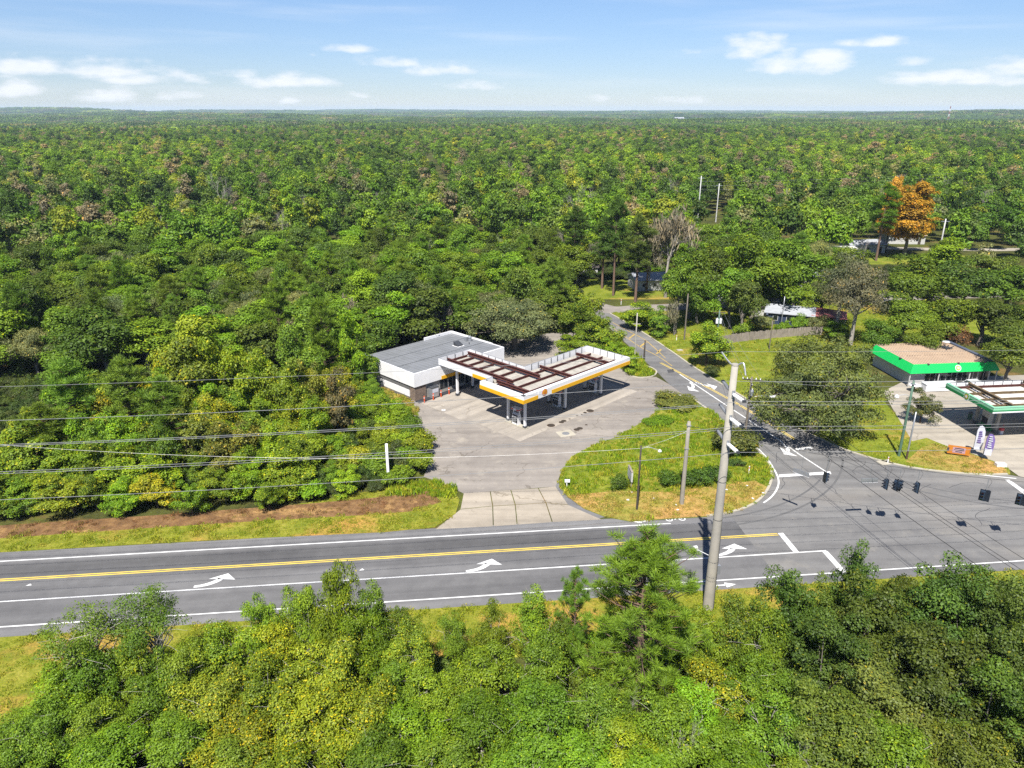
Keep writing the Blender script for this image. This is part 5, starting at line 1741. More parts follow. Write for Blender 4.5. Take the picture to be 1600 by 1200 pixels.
m = MB(); m.add([(-8.2, 0.0, 2.6), (-4.4, 0.0, 3.0), (-4.4, 4.2, 3.0), (-8.2, 4.2, 2.6), (-8.2, 0.0, 2.45), (-4.4, 0.0, 2.85), (-4.4, 4.2, 2.85), (-8.2, 4.2, 2.45)], [(0, 1, 2, 3), (7, 6, 5, 4), (0, 4, 5, 1), (1, 5, 6, 2), (2, 6, 7, 3), (3, 7, 4, 0)]); m.build('side_roof', 'brown_roof', h1)
m = MB(); m.box(-8.0, -4.8, .4, 4.0, -.2, 2.42); m.build('side_wall', 'house_white', h1)
m = MB(); m.box(-4.7, -4.3, -5.6, -3.6, 2.55, 2.65); m.build('awning', 'blue_roof', h1)
house(36.5, 191, RAD(10), 10, 7, 2.8, 'house_white', 'pale_roof', 'white house glimpsed between the pines beyond the cross street', 1.2)
house(20, 208, RAD(-8), 9, 6.5, 2.8, 'house_white', 'brown_roof', 'white house with a dark roof deep among the pines', 1.2)
house(84, 196, RAD(12), 11, 7, 2.8, 'house_white', 'pale_roof', 'pale-roofed white house under the oaks behind the cross street', 1.2)
house(116, 244, RAD(6), 12, 7, 2.8, 'house_white', 'pale_roof', 'long white house standing below the orange tree', 1.1)
house(138, 262, RAD(-5), 13, 7.5, 3.0, 'house_white', 'tan_roof', 'tan-roofed house just behind the orange tree', 1.2)
house(104, 236, RAD(4), 11, 5, 2.6, 'house_white', 'house_white', 'low white flat-looking trailer home below the tall pine', .4)

# palm beside the green-fascia store
pm = thing('palm_tree', (94.6, 131.5, 0), 'bright green fan palm growing beside the green-fascia store', 'tree')
m = MB(); m.tube([(0, 0, -.3), (.05, 0, 1.2), (.1, .05, 2.6)], [.26, .2, .18], 10); m.build('trunk', 'bark_brown', pm)
rp = random.Random(6)
for k in range(30):
    a = k * 2.4
    el = rp.uniform(-.3, 1.25)
    L_ = rp.uniform(1.3, 1.8)
    d = Vector((math.cos(a) * math.cos(el), math.sin(a) * math.cos(el), math.sin(el)))
    b0 = Vector((.1, .05, 2.55))
    e = b0 + d * L_
    m = MB(); m.tube([tuple(b0), tuple(e)], [.03, .02], 4, False)
    sd_ = d.cross(Vector((0, 0, 1))).normalized()
    up_ = sd_.cross(d)
    for j in range(11):
        f = -1.25 + 2.5 * j / 10
        q = (d * math.cos(f) + sd_ * math.sin(f)) * 1.15
        tip = e + q - Vector((0, 0, .28))
        w_ = (sd_ * math.cos(f) - d * math.sin(f)) * .07
        mid = e + q * .5
        m.add([tuple(e), tuple(mid + w_), tuple(tip), tuple(mid - w_)], [(0, 1, 2, 3)])
    fr = m.build('frond', 'palm_leaf', pm)


# far landmarks
tw = thing('radio_tower', (1430, 2560, 0), 'slim red and white lattice radio tower above the far woods', 'tower')
for k in range(7):
    m = MB()
    z0, z1 = k * 8, k * 8 + 7.9
    w0, w1 = 2.6 - k * .3, 2.6 - (k + 1) * .3
    for i in range(4):
        c0, c1 = [((-1, -1), (1, -1), (1, 1), (-1, 1))[(i + e) % 4] for e in (0, 1)]
        m.beam((c0[0] * w0, c0[1] * w0, z0), (c0[0] * w1, c0[1] * w1, z1), .5, .5)
        m.beam((c0[0] * w0, c0[1] * w0, z0), (c1[0] * w1, c1[1] * w1, z1), .3, .3)
    m.build('section', 'red_roof' if k % 2 == 0 else 'white_wall', tw)
house(-640, 1210, RAD(10), 18, 12, 7, 'house_white', 'red_roof', 'white house with a red roof standing alone in the far left woods', 5, 'house')
house(-600, 1205, RAD(5), 16, 10, 5, 'house_white', 'pale_roof', 'long white outbuilding beside the far red-roofed house', 2.5, 'outbuilding')
house(620, 2900, RAD(0), 34, 24, 15, 'house_white', 'pale_roof', 'large white building far off in the woods near the horizon', 4, 'hall')

# ------------------------------------------------------------------ vegetation prototypes
def quad_mesh(name, c, t, b, rnd, mats):
    """c centres, t/b half axes of rhombic leaves"""
    n = len(c)
    v = np.empty((n, 4, 3), np.float32)
    v[:, 0] = c + t
    v[:, 1] = c + b
    v[:, 2] = c - t
    v[:, 3] = c - b
    me = bpy.data.meshes.new(name)
    me.vertices.add(4 * n)
    me.vertices.foreach_set('co', v.reshape(-1))
    me.loops.add(4 * n)
    me.loops.foreach_set('vertex_index', np.arange(4 * n, dtype=np.int32))
    me.polygons.add(n)
    me.polygons.foreach_set('loop_start', np.arange(0, 4 * n, 4, dtype=np.int32))
    at = me.attributes.new('rnd', 'FLOAT', 'FACE')
    at.data.foreach_set('value', rnd.astype(np.float32))
    me.materials.append(MATS[mats])
    me.update(calc_edges=True)
    return me


def unit(a):
    return a / np.maximum(np.linalg.norm(a, axis=1, keepdims=True), 1e-6)


def rdirs(rg, n):
    return unit(rg.normal(size=(n, 3)))


def lobes(rg, d, k=5, amp=.22):
    ax = rdirs(rg, k)
    ph = rg.uniform(0, 6.28, k)
    s = np.zeros(len(d))
    for i in range(k):
        s += np.sin(d.dot(ax[i]) * 3.4 + ph[i])
    return 1 + amp * s / math.sqrt(k)


def clumps_dome(rg, R, H, base, n, zmin=-.45, flat=1.0):
    """clump centres over a crown of several unequal lobes"""
    nl = int(rg.integers(3, 7))
    a0 = rg.uniform(0, 6.28)
    out = []
    for i in range(nl):
        a = a0 + 6.283 * i / nl + rg.normal() * .35
        off = R * (rg.uniform(.22, .55) if i else rg.uniform(0, .2))
        lr = min(R * rg.uniform(.42, .70), R * 1.05 - off)
        top = base + (H - base) * (1.0 if i == 0 else rg.uniform(.55, .97))
        bot = base + (H - base) * rg.uniform(0, .22)
        m = max(4, int(n * (.24 if i == 0 else .76 / (nl - 1)) * 1.0))
        d = rdirs(rg, m * 5)
        d = d[d[:, 2] > zmin][:m]
        q = rg.uniform(.62, 1.0, len(d)) ** .8 * lobes(rg, d, 5, .16)
        hc = (top - bot) / 2
        out.append(np.stack([math.cos(a) * off + d[:, 0] * lr * q, math.sin(a) * off + d[:, 1] * lr * q, bot + hc + d[:, 2] * hc * q * flat], 1))
    return np.concatenate(out)


def leaf_clumps(rg, cen, rc, per, leaf, zsq=.75, up=.45, outc=None, aspect=.55, spark=.015):
    n = len(cen)
    rcs = rc * rg.uniform(.65, 1.25, n)
    per_i = np.maximum(3, (per * (rcs / rc) ** 2).astype(int))
    idx = np.repeat(np.arange(n), per_i)
    N = len(idx)
    d = rdirs(rg, N)
    d[:, 2] = np.where((d[:, 2] < -.25) & (rg.random(N) < .7), -d[:, 2], d[:, 2])
    rad = rcs[idx] * rg.uniform(.55, 1.08, N)
    ell = rg.uniform(.7, 1.25, (n, 3)) * np.array([1, 1, zsq])
    p = cen[idx] + d * rad[:, None] * ell[idx]
    nrm = d * .9 + rg.normal(size=(N, 3)) * .75
    nrm[:, 2] += up
    if outc is not None:
        nrm += unit(p - outc) * .5
    nrm = unit(nrm)
    t = unit(np.cross(nrm, rg.normal(size=(N, 3))))
    b = np.cross(nrm, t)
    s = leaf * rg.uniform(.6, 1.35, N)
    crn = rg.random(n)
    rnd = np.clip(rg.random(N) * .50 + crn[idx] * .46, 0, .94)
    rnd = np.where(rg.random(N) < spark, 1.0, rnd)
    return p, t * s[:, None], b * (s * aspect)[:, None], rnd


def limb_mesh(name, rg, H, r0, ends, fork, mat, bare=0, wob=.5):
    mb = MB()
    top = Vector((rg.normal() * .25, rg.normal() * .25, fork))
    mb.tube([(0, 0, -.4), (0, 0, .0), tuple(top * .5 + Vector((rg.normal() * .12, rg.normal() * .12, 0))), tuple(top)], [r0 * 1.5, r0 * 1.15, r0 * .9, r0 * .72], 8)
    for e in ends:
        e = Vector(e)
        st = Vector((0, 0, rg.uniform(.55, 1.0) * fork))
        st = Vector((top.x * st.z / fork, top.y * st.z / fork, st.z))
        mid = st.lerp(e, .5) + Vector((rg.normal() * wob, rg.normal() * wob, abs(rg.normal()) * wob * .6))
        rr = r0 * rg.uniform(.28, .5)
        mb.tube([tuple(st), tuple(st.lerp(mid, .5)), tuple(mid), tuple(e)], [rr, rr * .8, rr * .55, rr * .2], 5, False)
        for _ in range(bare):
            q = mid.lerp(e, rg.uniform(.1, .9))
            w = q + Vector((rg.normal() * 1.0, rg.normal() * 1.0, rg.normal() * .5 + .4))
            mb.tube([tuple(q), tuple(q.lerp(w, .5) + Vector((rg.normal() * .1, rg.normal() * .1, .08))), tuple(w)], [rr * .3, rr * .2, rr * .1], 4, False)
    me = bpy.data.meshes.new(name)
    me.from_pydata(mb.v, [], mb.f)
    me.materials.append(MATS[mat])
    me.polygons.foreach_set('use_smooth', [True] * len(me.polygons))
    me.update()
    return me


PROTO = {}


def reg(key, crown, trunk, R, H):
    PROTO.setdefault(key, []).append((crown, trunk, R, H))


def broad(key, seed, R, H, base, ncl, rc, per, leaf, mat='foliage', bark='bark_grey', r0=.3, zmin=-.45, aspect=.55, nl=9, bare=0, up=.45, flat=1.0, limbs=True, spark=.015):
    rg = np.random.default_rng(seed)
    c = clumps_dome(rg, R - rc * .6, H - rc * .5, base, ncl, zmin, flat)
    ctr = np.array([0, 0, base + (H - base) * .35])
    p, t, b, rnd = leaf_clumps(rg, c, rc, per, leaf, up=up, outc=ctr, aspect=aspect, spark=spark)
    k = p[:, 2] > .15
    crown = quad_mesh(key + '_crown', p[k], t[k], b[k], rnd[k], mat)
    trunk = limb_mesh(key + '_trunk', rg, H, r0, c[rg.permutation(len(c))[:nl]] * np.array([.92, .92, .97]), max(.6, base + (H - base) * .3), bark, bare) if limbs else None
    hr = np.hypot(p[k][:, 0], p[k][:, 1])
    reg(key, crown, trunk, float(np.percentile(hr, 96)), float(p[:, 2].max()))


def pine(key, seed, R, H, base, nwh, per_br, needles, nl, width, mat='needles', taper=.55, bark='bark_pine', r0=.22):
    rg = np.random.default_rng(seed)
    mb = MB()
    mb.tube([(0, 0, -.4), (0, 0, 0), (.1, .05, H * .5), (0, .1, H * .97)], [r0 * 1.4, r0 * 1.1, r0 * .75, r0 * .15], 8)
    cen = []
    for i in range(nwh):
        f = i / (nwh - 1)
        z = base + (H - base) * f ** .9
        prof = (math.sin(math.pi * min(1, .22 + f * .80)) ** taper)
        L = max(.35, R * prof * rg.uniform(.75, 1.1))
        for kbr in range(per_br):
            a = rg.uniform(0, 6.28)
            l = L * rg.uniform(.55, 1.05)
            zz = z + rg.normal() * .35
            e = Vector((math.cos(a) * l, math.sin(a) * l, zz + l * (.12 + .35 * f)))
            mb.tube([(0, 0, zz - .2), (e.x * .5, e.y * .5, zz + l * .02), tuple(e)], [r0 * .22, r0 * .14, r0 * .05], 4, False)
            cen.append(tuple(e))
            for s in (.45, .7, .85):
                if rg.random() < .75 and l > .8:
                    cen.append((e.x * s + rg.normal() * .28 * l * .4, e.y * s + rg.normal() * .28 * l * .4, zz + (e.z - zz) * s + .12 + rg.normal() * .12))
    cen.append((0, 0, H))
    cen = np.array(cen)
    idx = np.repeat(np.arange(len(cen)), needles)
    N = len(idx)
    d = rdirs(rg, N)
    d[:, 2] = np.abs(d[:, 2]) * .9 + .05 * rg.normal(size=N)
    d = unit(d)
    ln = nl * rg.uniform(.7, 1.25, N)
    p = cen[idx] + d * ln[:, None] * .9 + rg.normal(size=(N, 3)) * nl * .25
    t = d * ln[:, None] * .9
    b = unit(np.cross(d, rg.normal(size=(N, 3)))) * width
    rnd = np.clip(rg.random(N) * .6 + rg.random(len(cen))[idx] * .35, 0, .95)
    crown = quad_mesh(key + '_crown', p, t, b, rnd, mat)
    me = bpy.data.meshes.new(key + '_trunk')
    me.from_pydata(mb.v, [], mb.f)
    me.materials.append(MATS[bark])
    me.polygons.foreach_set('use_smooth', [True] * len(me.polygons))
    reg(key, crown, me, R, H)


def bare_tree(key, seed, R, H, mat='dead_wood', depth=4, r0=.22, moss=0):
    rg = np.random.default_rng(seed)
    mb = MB()
    tips = []

    def grow(p, d, L, r, k):
        q = p + d * L
        mid = p.lerp(q, .5) + Vector((rg.normal() * .07 * L, rg.normal() * .07 * L, rg.normal() * .05 * L))
        mb.tube([tuple(p), tuple(mid), tuple(q)], [r, r * .82, r * .62], 5 if k > 2 else 3, False)
        if k == 0:
            tips.append(tuple(q))
            return
        nb = 4 if k <= 2 else 3
        for _ in range(nb):
            nd = (d + Vector((rg.normal(), rg.normal(), rg.normal() * .7 + .18)) * .62).normalized()
            grow(p.lerp(q, rg.uniform(.55, 1.0)), nd, L * rg.uniform(.5, .82), r * .52, k - 1)
    grow(Vector((0, 0, -.3)), Vector((.03, .02, 1)).normalized(), H * .36, r0, depth)
    vs = np.array(mb.v)
    sc = min(R / max(1e-3, np.abs(vs[:, :2]).max()), 1.6), H / vs[:, 2].max()
    mb.v = [(x * sc[0], y * sc[0], z * sc[1]) for x, y, z in mb.v]
    me = bpy.data.meshes.new(key + '_wood')
    me.from_pydata(mb.v, [], mb.f)
    me.materials.append(MATS[mat])
    crown = None
    if moss:
        c = np.array(tips) * np.array([sc[0], sc[0], sc[1]])
        c = c[rg.permutation(len(c))[:moss]]
        N = len(c) * 14
        idx = np.repeat(np.arange(len(c)), 14)
        p = c[idx] + rg.normal(size=(N, 3)) * np.array([.35, .35, .4]) - np.array([0, 0, .3])
        t = np.tile(np.array([[0, 0, .42]]), (N, 1)) + rg.normal(size=(N, 3)) * .14
        b = unit(np.cross(t, rg.normal(size=(N, 3)))) * .07
        crown = quad_mesh(key + '_crown', p, t, b, rg.random(N) * .8, 'foliage')
    reg(key, crown, me, R, H)


# near trees (leaf by leaf), middle distance, far woods
for i in range(4):
    broad('near_leafy', 11 + i, 3.4, 7.6, 1.2, 66, .80, 300, .082, zmin=-.75, r0=.16, nl=16, bare=2, bark='pale_wood')
for i in range(2):
    broad('near_yellow', 31 + i, 3.2, 7.0, 1.0, 60, .76, 300, .078, spark=.07, zmin=-.75, r0=.14, nl=16, bare=2, bark='pale_wood')
for i in range(3):
    broad('near_dark', 41 + i, 4.2, 11.5, 1.5, 74, .95, 330, .10, zmin=-.8, r0=.24, nl=14, bark='bark_grey')
for i in range(2):
    broad('near_sparse', 51 + i, 4.2, 11.0, 4.0, 52, .95, 260, .08, zmin=-.5, r0=.2, nl=30, bare=4, bark='pale_wood')
pine('near_pine', 61, 3.7, 14.0, 3.0, 22, 8, 75, .28, .016, taper=.38, r0=.26)
pine('near_pine', 62, 3.0, 10.0, 2.0, 18, 6, 70, .25, .016, r0=.2)
for i in range(5):
    broad('oak', 71 + i, 5.2, 11.5, 2.2, 38, 1.6, 400, .175, zmin=-.5, r0=.3, nl=10)
for i in range(3):
    broad('tall_tree', 81 + i, 4.0, 14.0, 4.5, 36, 1.4, 380, .17, zmin=-.65, r0=.26, nl=9)
for i in range(2):
    broad('live_oak', 91 + i, 8.6, 10.0, 2.4, 105, 1.4, 260, .16, zmin=-.35, r0=.45, nl=18, bare=3, aspect=.42)
for i in range(2):
    broad('vine_tree', 101 + i, 3.4, 8.0, .5, 46, .92, 280, .125, spark=.05, zmin=-.85, r0=.15, nl=10, bark='bark_brown')
for i in range(3):
    broad('shrub', 111 + i, 2.2, 2.8, .25, 36, .62, 200, .095, zmin=-.3, r0=.06, nl=9, bark='bark_brown')
for i in range(2):
    broad('round_bush', 121 + i, 1.0, 1.25, .1, 26, .34, 140, .055, zmin=-.3, r0=.04, nl=5, bark='bark_brown')
for i in range(3):
    pine('pine', 131 + i, 3.1, 16.0, 7.5, 13, 7, 44, .36, .032, taper=.6)
pine('young_pine', 141, 2.6, 9.0, 1.2, 15, 7, 44, .30, .026)
for i in range(3):
    bare_tree('bare_tree', 151 + i, 4.2, 12.0, 'dead_wood', 5, .2, moss=110 if i else 0)
broad('spreading_oak', 97, 8.6, 9.0, .4, 120, 1.15, 290, .125, zmin=-.7, r0=.5, nl=22, bare=4, aspect=.42)
broad('mossy_oak', 161, 6.0, 11.0, 3.0, 70, 1.3, 200, .18, zmin=-.6, r0=.35, nl=16, bare=6, bark='dead_wood', aspect=.35)
broad('orange_tree', 171, 4.3, 14.5, 2.0, 150, 1.0, 230, .15, zmin=-.85, r0=.25, nl=14)
for i in range(4):
    broad('far_broad', 201 + i, 5.0, 12.5, 2.5, 24, 1.85, 92, .36, 'forest_leaves', zmin=-.4, limbs=False)
for i in range(2):
    broad('far_tall', 211 + i, 3.4, 15.0, 6.0, 18, 1.45, 92, .33, 'forest_leaves', zmin=-.6, limbs=False)


def far_clump(key, seed, size, ntree, leaf, per):
    rg = np.random.default_rng(seed)
    P_, T_, B_, R_ = [], [], [], []
    for _ in range(ntree):
        x, y = rg.uniform(-size / 2, size / 2, 2)
        h = rg.uniform(9, 15)
        r = rg.uniform(3.2, 5.5)
        d = rdirs(rg, per)
        d[:, 2] = np.abs(d[:, 2])
        p = np.stack([x + d[:, 0] * r, y + d[:, 1] * r, h * .45 + d[:, 2] * h * .55], 1) + rg.normal(size=(per, 3)) * .5
        n = unit(d + rg.normal(size=(per, 3)) * .35)
        t = unit(np.cross(n, rg.normal(size=(per, 3))))
        b = np.cross(n, t)
        s = leaf * rg.uniform(.7, 1.3, per)
        P_.append(p); T_.append(t * s[:, None]); B_.append(b * s[:, None]); R_.append(np.clip(rg.random() * .6 + rg.random(per) * .35, 0, .93))
    crown = quad_mesh(key + '_crown', np.concatenate(P_), np.concatenate(T_), np.concatenate(B_), np.concatenate(R_), 'far_leaves')
    reg(key, crown, None, size / 2, 15)


for i in range(4):
    far_clump('far_clump', 221 + i, 46, 36, 1.1, 60)

# ------------------------------------------------------------------ massed woods and ground cover: scattered with geometry nodes
NODES = {}


def scatter_nodes(col):
    ng = bpy.data.node_groups.new('scatter_' + col.name, 'GeometryNodeTree')
    ng.interface.new_socket('Geometry', in_out='INPUT', socket_type='NodeSocketGeometry')
    ng.interface.new_socket('Geometry', in_out='OUTPUT', socket_type='NodeSocketGeometry')
    N, L = ng.nodes, ng.links
    gi, go = N.new('NodeGroupInput'), N.new('NodeGroupOutput')
    ci = N.new('GeometryNodeCollectionInfo')
    ci.inputs['Collection'].default_value = col
    ci.inputs['Separate Children'].default_value = True
    ci.inputs['Reset Children'].default_value = True
    ip = N.new('GeometryNodeInstanceOnPoints')
    ip.inputs['Pick Instance'].default_value = True

    def attr(nm, ty):
        a = N.new('GeometryNodeInputNamedAttribute')
        a.data_type = ty
        a.inputs['Name'].default_value = nm
        return a.outputs['Attribute']
    L.new(gi.outputs[0], ip.inputs['Points'])
    L.new(ci.outputs[0], ip.inputs['Instance'])
    L.new(attr('pick', 'INT'), ip.inputs['Instance Index'])
    cx = N.new('ShaderNodeCombineXYZ')
    L.new(attr('turn', 'FLOAT'), cx.inputs[2])
    er = N.new('FunctionNodeEulerToRotation')
    L.new(cx.outputs[0], er.inputs[0])
    L.new(er.outputs[0], ip.inputs['Rotation'])
    L.new(attr('size', 'FLOAT_VECTOR'), ip.inputs['Scale'])
    L.new(ip.outputs[0], go.inputs[0])
    return ng


def scatter(name, meshes, pts, size, pick, seed=0, colors=None):
    key = tuple(m.name for m in meshes) + (str(colors),)
    if key not in NODES:
        col = bpy.data.collections.new('src_%02d' % len(NODES))
        if colors is not None:
            leafmat('cover_' + name, colors)
        for i, me in enumerate(meshes):
            if colors is not None:
                me = me.copy()
                me.materials[0] = MATS['cover_' + name]
            o = bpy.data.objects.new('%s_src_%02d' % (col.name, i), me)
            col.objects.link(o)
        NODES[key] = scatter_nodes(col)
    rg = np.random.default_rng(seed)
    n = len(pts)
    me = bpy.data.meshes.new(name)
    me.vertices.add(n)
    me.vertices.foreach_set('co', np.asarray(pts, np.float32).reshape(-1))
    me.attributes.new('turn', 'FLOAT', 'POINT').data.foreach_set('value', rg.uniform(0, 6.283, n).astype(np.float32))
    me.attributes.new('size', 'FLOAT_VECTOR', 'POINT').data.foreach_set('vector', np.asarray(size, np.float32).reshape(-1))
    me.attributes.new('pick', 'INT', 'POINT').data.foreach_set('value', np.asarray(pick, np.int32))
    me.update()
    o = link(name, me)
    md = o.modifiers.new('scatter', 'NODES')
    md.node_group = NODES[key]
    return struct(o, 'stuff')


def in_view(x, y, pad=10):
    x = np.asarray(x)
    y = np.asarray(y)
    return np.abs(x) < .72 * (y * .937 + 15.4) + pad


# clearings where no wood grows (plan outlines)
STATION_R = [(58.45, 103.96), (56.66, 94.66), (60.25, 92.15), (63.61, 88.20), (66.73, 85.79), (110, 92), (125, 150), (86.36, 148.92), (67.98, 137.84), (62.18, 114.95)]
CROSS_CLEAR = [(14, 163), (30, 160), (60, 162), (100, 164), (140, 168), (140, 182), (100, 178), (60, 178), (30, 180), (14, 176)]
ROAD_CLEAR = [RW(-700, 48), RW(700, 48), RW(700, 80), RW(-700, 80)]
STORE_CLEAR = [SW(-6, -4), SW(30, -4), SW(30, 12), SW(21, 12), SW(21, 40.5), SW(-6.5, 40.5)]
HOUSE_CLEAR = [(48, 128), (90, 128), (92, 163), (46, 163)]
DRIVE_CLEAR = [(-9.92, 70.37), (-6.79, 81.44), (6.50, 83.13), (10.87, 72.38)]
BEND_CLEAR = [(14, 118), (30, 112), (32, 120), (30, 136), (24, 152), (16, 168), (8, 165), (16, 140), (16, 126)]
YARDS = [[(16, 178), (46, 178), (43, 200), (20, 201)], [(58, 179), (100, 180), (97, 194), (60, 192)], [(100, 222), (152, 222), (150, 236), (102, 238)]]
for yd in YARDS:
    mb = MB(); mb.sheet(yd, .02); struct(mb.build('yard', 'lawn_grass'))
POLE_CLEAR = [(62, 250), (82, 250), (90, 322), (68, 322)]
ORANGE_CLEAR = [(112, 200), (150, 200), (152, 231), (114, 231)]
SITE = [(-9, 76), (32, 76), (33, 112), (22, 128), (-4, 118)]
CLEARINGS = YARDS + [SITE, POLE_CLEAR, ORANGE_CLEAR, [(50, 98), (69, 98), (69, 128), (56, 128)], [(44, 85), (57, 85), (57, 94), (44, 94)], DRIVE_CLEAR, BEND_CLEAR, LOT, ISLAND, JUNC, LAWN_R, STATION_R, CROSS_CLEAR, ROAD_CLEAR, STORE_CLEAR, VERGE_L, STORE_SIDE, WEED_POINT, HOUSE_CLEAR]
EDGE_CLEAR = [(-25.40, 121.90), (-17.55, 118.02), (-8.03, 106.53), (-4.96, 84.89), (-9.58, 81.44), (-12.78, 81.44), (-17.22, 94.66), (-20.07, 106.53)]
LEFT_BRUSH = [RW(-110, 76.5), (-57.18, 71.17), (-29.86, 75.06), (-12.84, 81.94), (-11.31, 84.00), (-11.21, 92.56), (-14.01, 99.59), (-18.86, 105.23), (-25.61, 114.35), (-30, 120), (-60, 118), (-130, 110)]


def free(x, y, extra=()):
    ok = np.ones(np.shape(x), bool)
    for c in list(CLEARINGS) + [EDGE_CLEAR] + list(extra):
        ok &= ~inside(x, y, c)
    return ok


rt = random.Random(77)
USED = []


def jit(c, k=.26):
    f = rt.uniform(1 - k, 1 + k)
    return (c[0] * f * rt.uniform(.88, 1.16), c[1] * f, c[2] * f * rt.uniform(.8, 1.2), 1)


G_DARK = (.078, .122, .014)
G_MID = (.112, .182, .013)
G_BRIGHT = (.145, .250, .012)
G_YEL = (.168, .228, .013)
G_OLIVE = (.140, .165, .056)
G_GREY = (.24, .225, .165)
G_PINE = (.130, .212, .020)


def where(x, y):
    """a findable place for a plant, by the things it stands beside"""
    if y < 58:
        a = 'beside the dry grass patch' if x < -21 else 'opposite the pine straw strip' if x < -7 else 'opposite the driveway' if x < 8 else 'around the tall pine' if x < 17 else 'beside the tall concrete pole'
        return a + (', along the road edge' if y > 46 else ', in the middle of the brush' if y > 40.5 else ', at the back of the brush')
    if x > 14 and y > 120:
        return 'beside the cross street' if y < 182 else 'behind the houses' if x < 70 else 'near the orange tree'
    if x > 35:
        return 'near the green-fascia store'
    if inpoly(x, y, LEFT_BRUSH):
        return 'along the pine straw strip' if RL((x, y))[1] < 84 else 'at the forecourt edge' if x > -22 else 'midway between verge and woods' if y < 97 else 'against the woods'
    dd = math.hypot(x + 10, y - 122)
    return 'close behind the store' if dd < 32 else 'behind the L-shaped canopy' if x > 2 and y < 165 else 'above the left brush' if y < 140 else 'deep in the left woods' if x < -45 else 'deep in the woods past the store'


def tree(key, x, y, H, R, color, name, label, cat='tree', group=None, v=None, z=0.0, rz=None):
    ps = PROTO[key]
    crown, trunk, R0, H0 = ps[rt.randrange(len(ps)) if v is None else v % len(ps)]
    o = thing(name, (x, y, z), label, cat, group, rt.uniform(0, 6.28) if rz is None else rz)
    o.scale = (R / R0, R / R0, H / H0)
    if trunk is not None:
        link('trunk' if cat == 'tree' else 'stems', trunk, o)
    if crown is not None:
        c = link('crown' if cat == 'tree' else 'foliage', crown, o)
        c.color = jit(color)
    USED.append((x, y, R))
    return o

# ------------------------------------------------------------------ trees one can tell apart
def top(key, p, R, color, name, label, cat='tree', group=None, v=None, rz=None):
    return tree(key, p[0], p[1], p[2] * 1.02, R, color, name, label, cat, group, v, 0.0, rz)


# south of the road, in front
FGG = 'trees and brush along the south verge'
top('near_sparse', (-27.72, 46.50, 10.30), 3.3, G_MID, 'open_tree', 'thin open-crowned tree with pale bare limbs standing out over the road edge', v=0)
top('near_sparse', (-31.74, 44.50, 9.97), 3.2, G_MID, 'open_tree', 'open-crowned tree with pale limbs beside the dry grass south of the road', v=1)
top('near_pine', (9.46, 44.00, 15.41), 4.3, (.140, .228, .016), 'pine_tree', 'tall bright green pine standing above the brush south of the road', v=0)
top('near_pine', (4.90, 47.50, 10.34), 1.6, G_PINE, 'young_pine', 'slim young pine with a pointed top beside the tall pine', v=1)
for (px, R) in (((26.61, 47.00, 14.45), 2.2), ((22.10, 47.50, 11.78), 3.0), ((31.01, 46.50, 13.12), 3.6), ((34.32, 45.50, 12.58), 3.4), ((35.31, 43.00, 12.47), 3.4), ((26.43, 44.00, 12.28), 3.6), ((22.63, 43.00, 10.58), 3.4), ((29.62, 41.00, 10.82), 3.8), ((25.38, 39.00, 9.60), 3.6), ((32.15, 38.50, 10.04), 3.6), ((20.86, 37.00, 8.81), 3.4), ((37.74, 47.50, 10.34), 3.2), ((34.61, 48.00, 10.28), 2.6), ((39.94, 47.00, 10.98), 3.4), ((30.60, 48.00, 10.57), 2.2), ((25.00, 47.50, 10.34), 2.2), ((39.5, 44.5, 10.5), 3.6), ((44.0, 40.5, 11.0), 3.8), ((38.0, 37.5, 10.0), 3.6), ((46.5, 47.5, 10.0), 3.4), ((33.5, 34.0, 9.0), 3.4), ((50.5, 44.0, 10.5), 3.8)):
    top('near_dark', px, R, rt.choice((G_DARK, (.085, .118, .020), (.075, .125, .016))), 'broadleaf_evergreen', 'dark evergreen in the clump opposite the junction, ' + ('by the road edge' if px[1] > 46.2 else 'in its middle' if px[1] > 40 else 'at its back') + (' beside the stop line' if px[0] < 30 else ''), group='dark evergreens south of the junction')
NL = 'leafy bright green small tree in the brush south of the road'
NY = 'yellowing leafy tree in the brush south of the road'
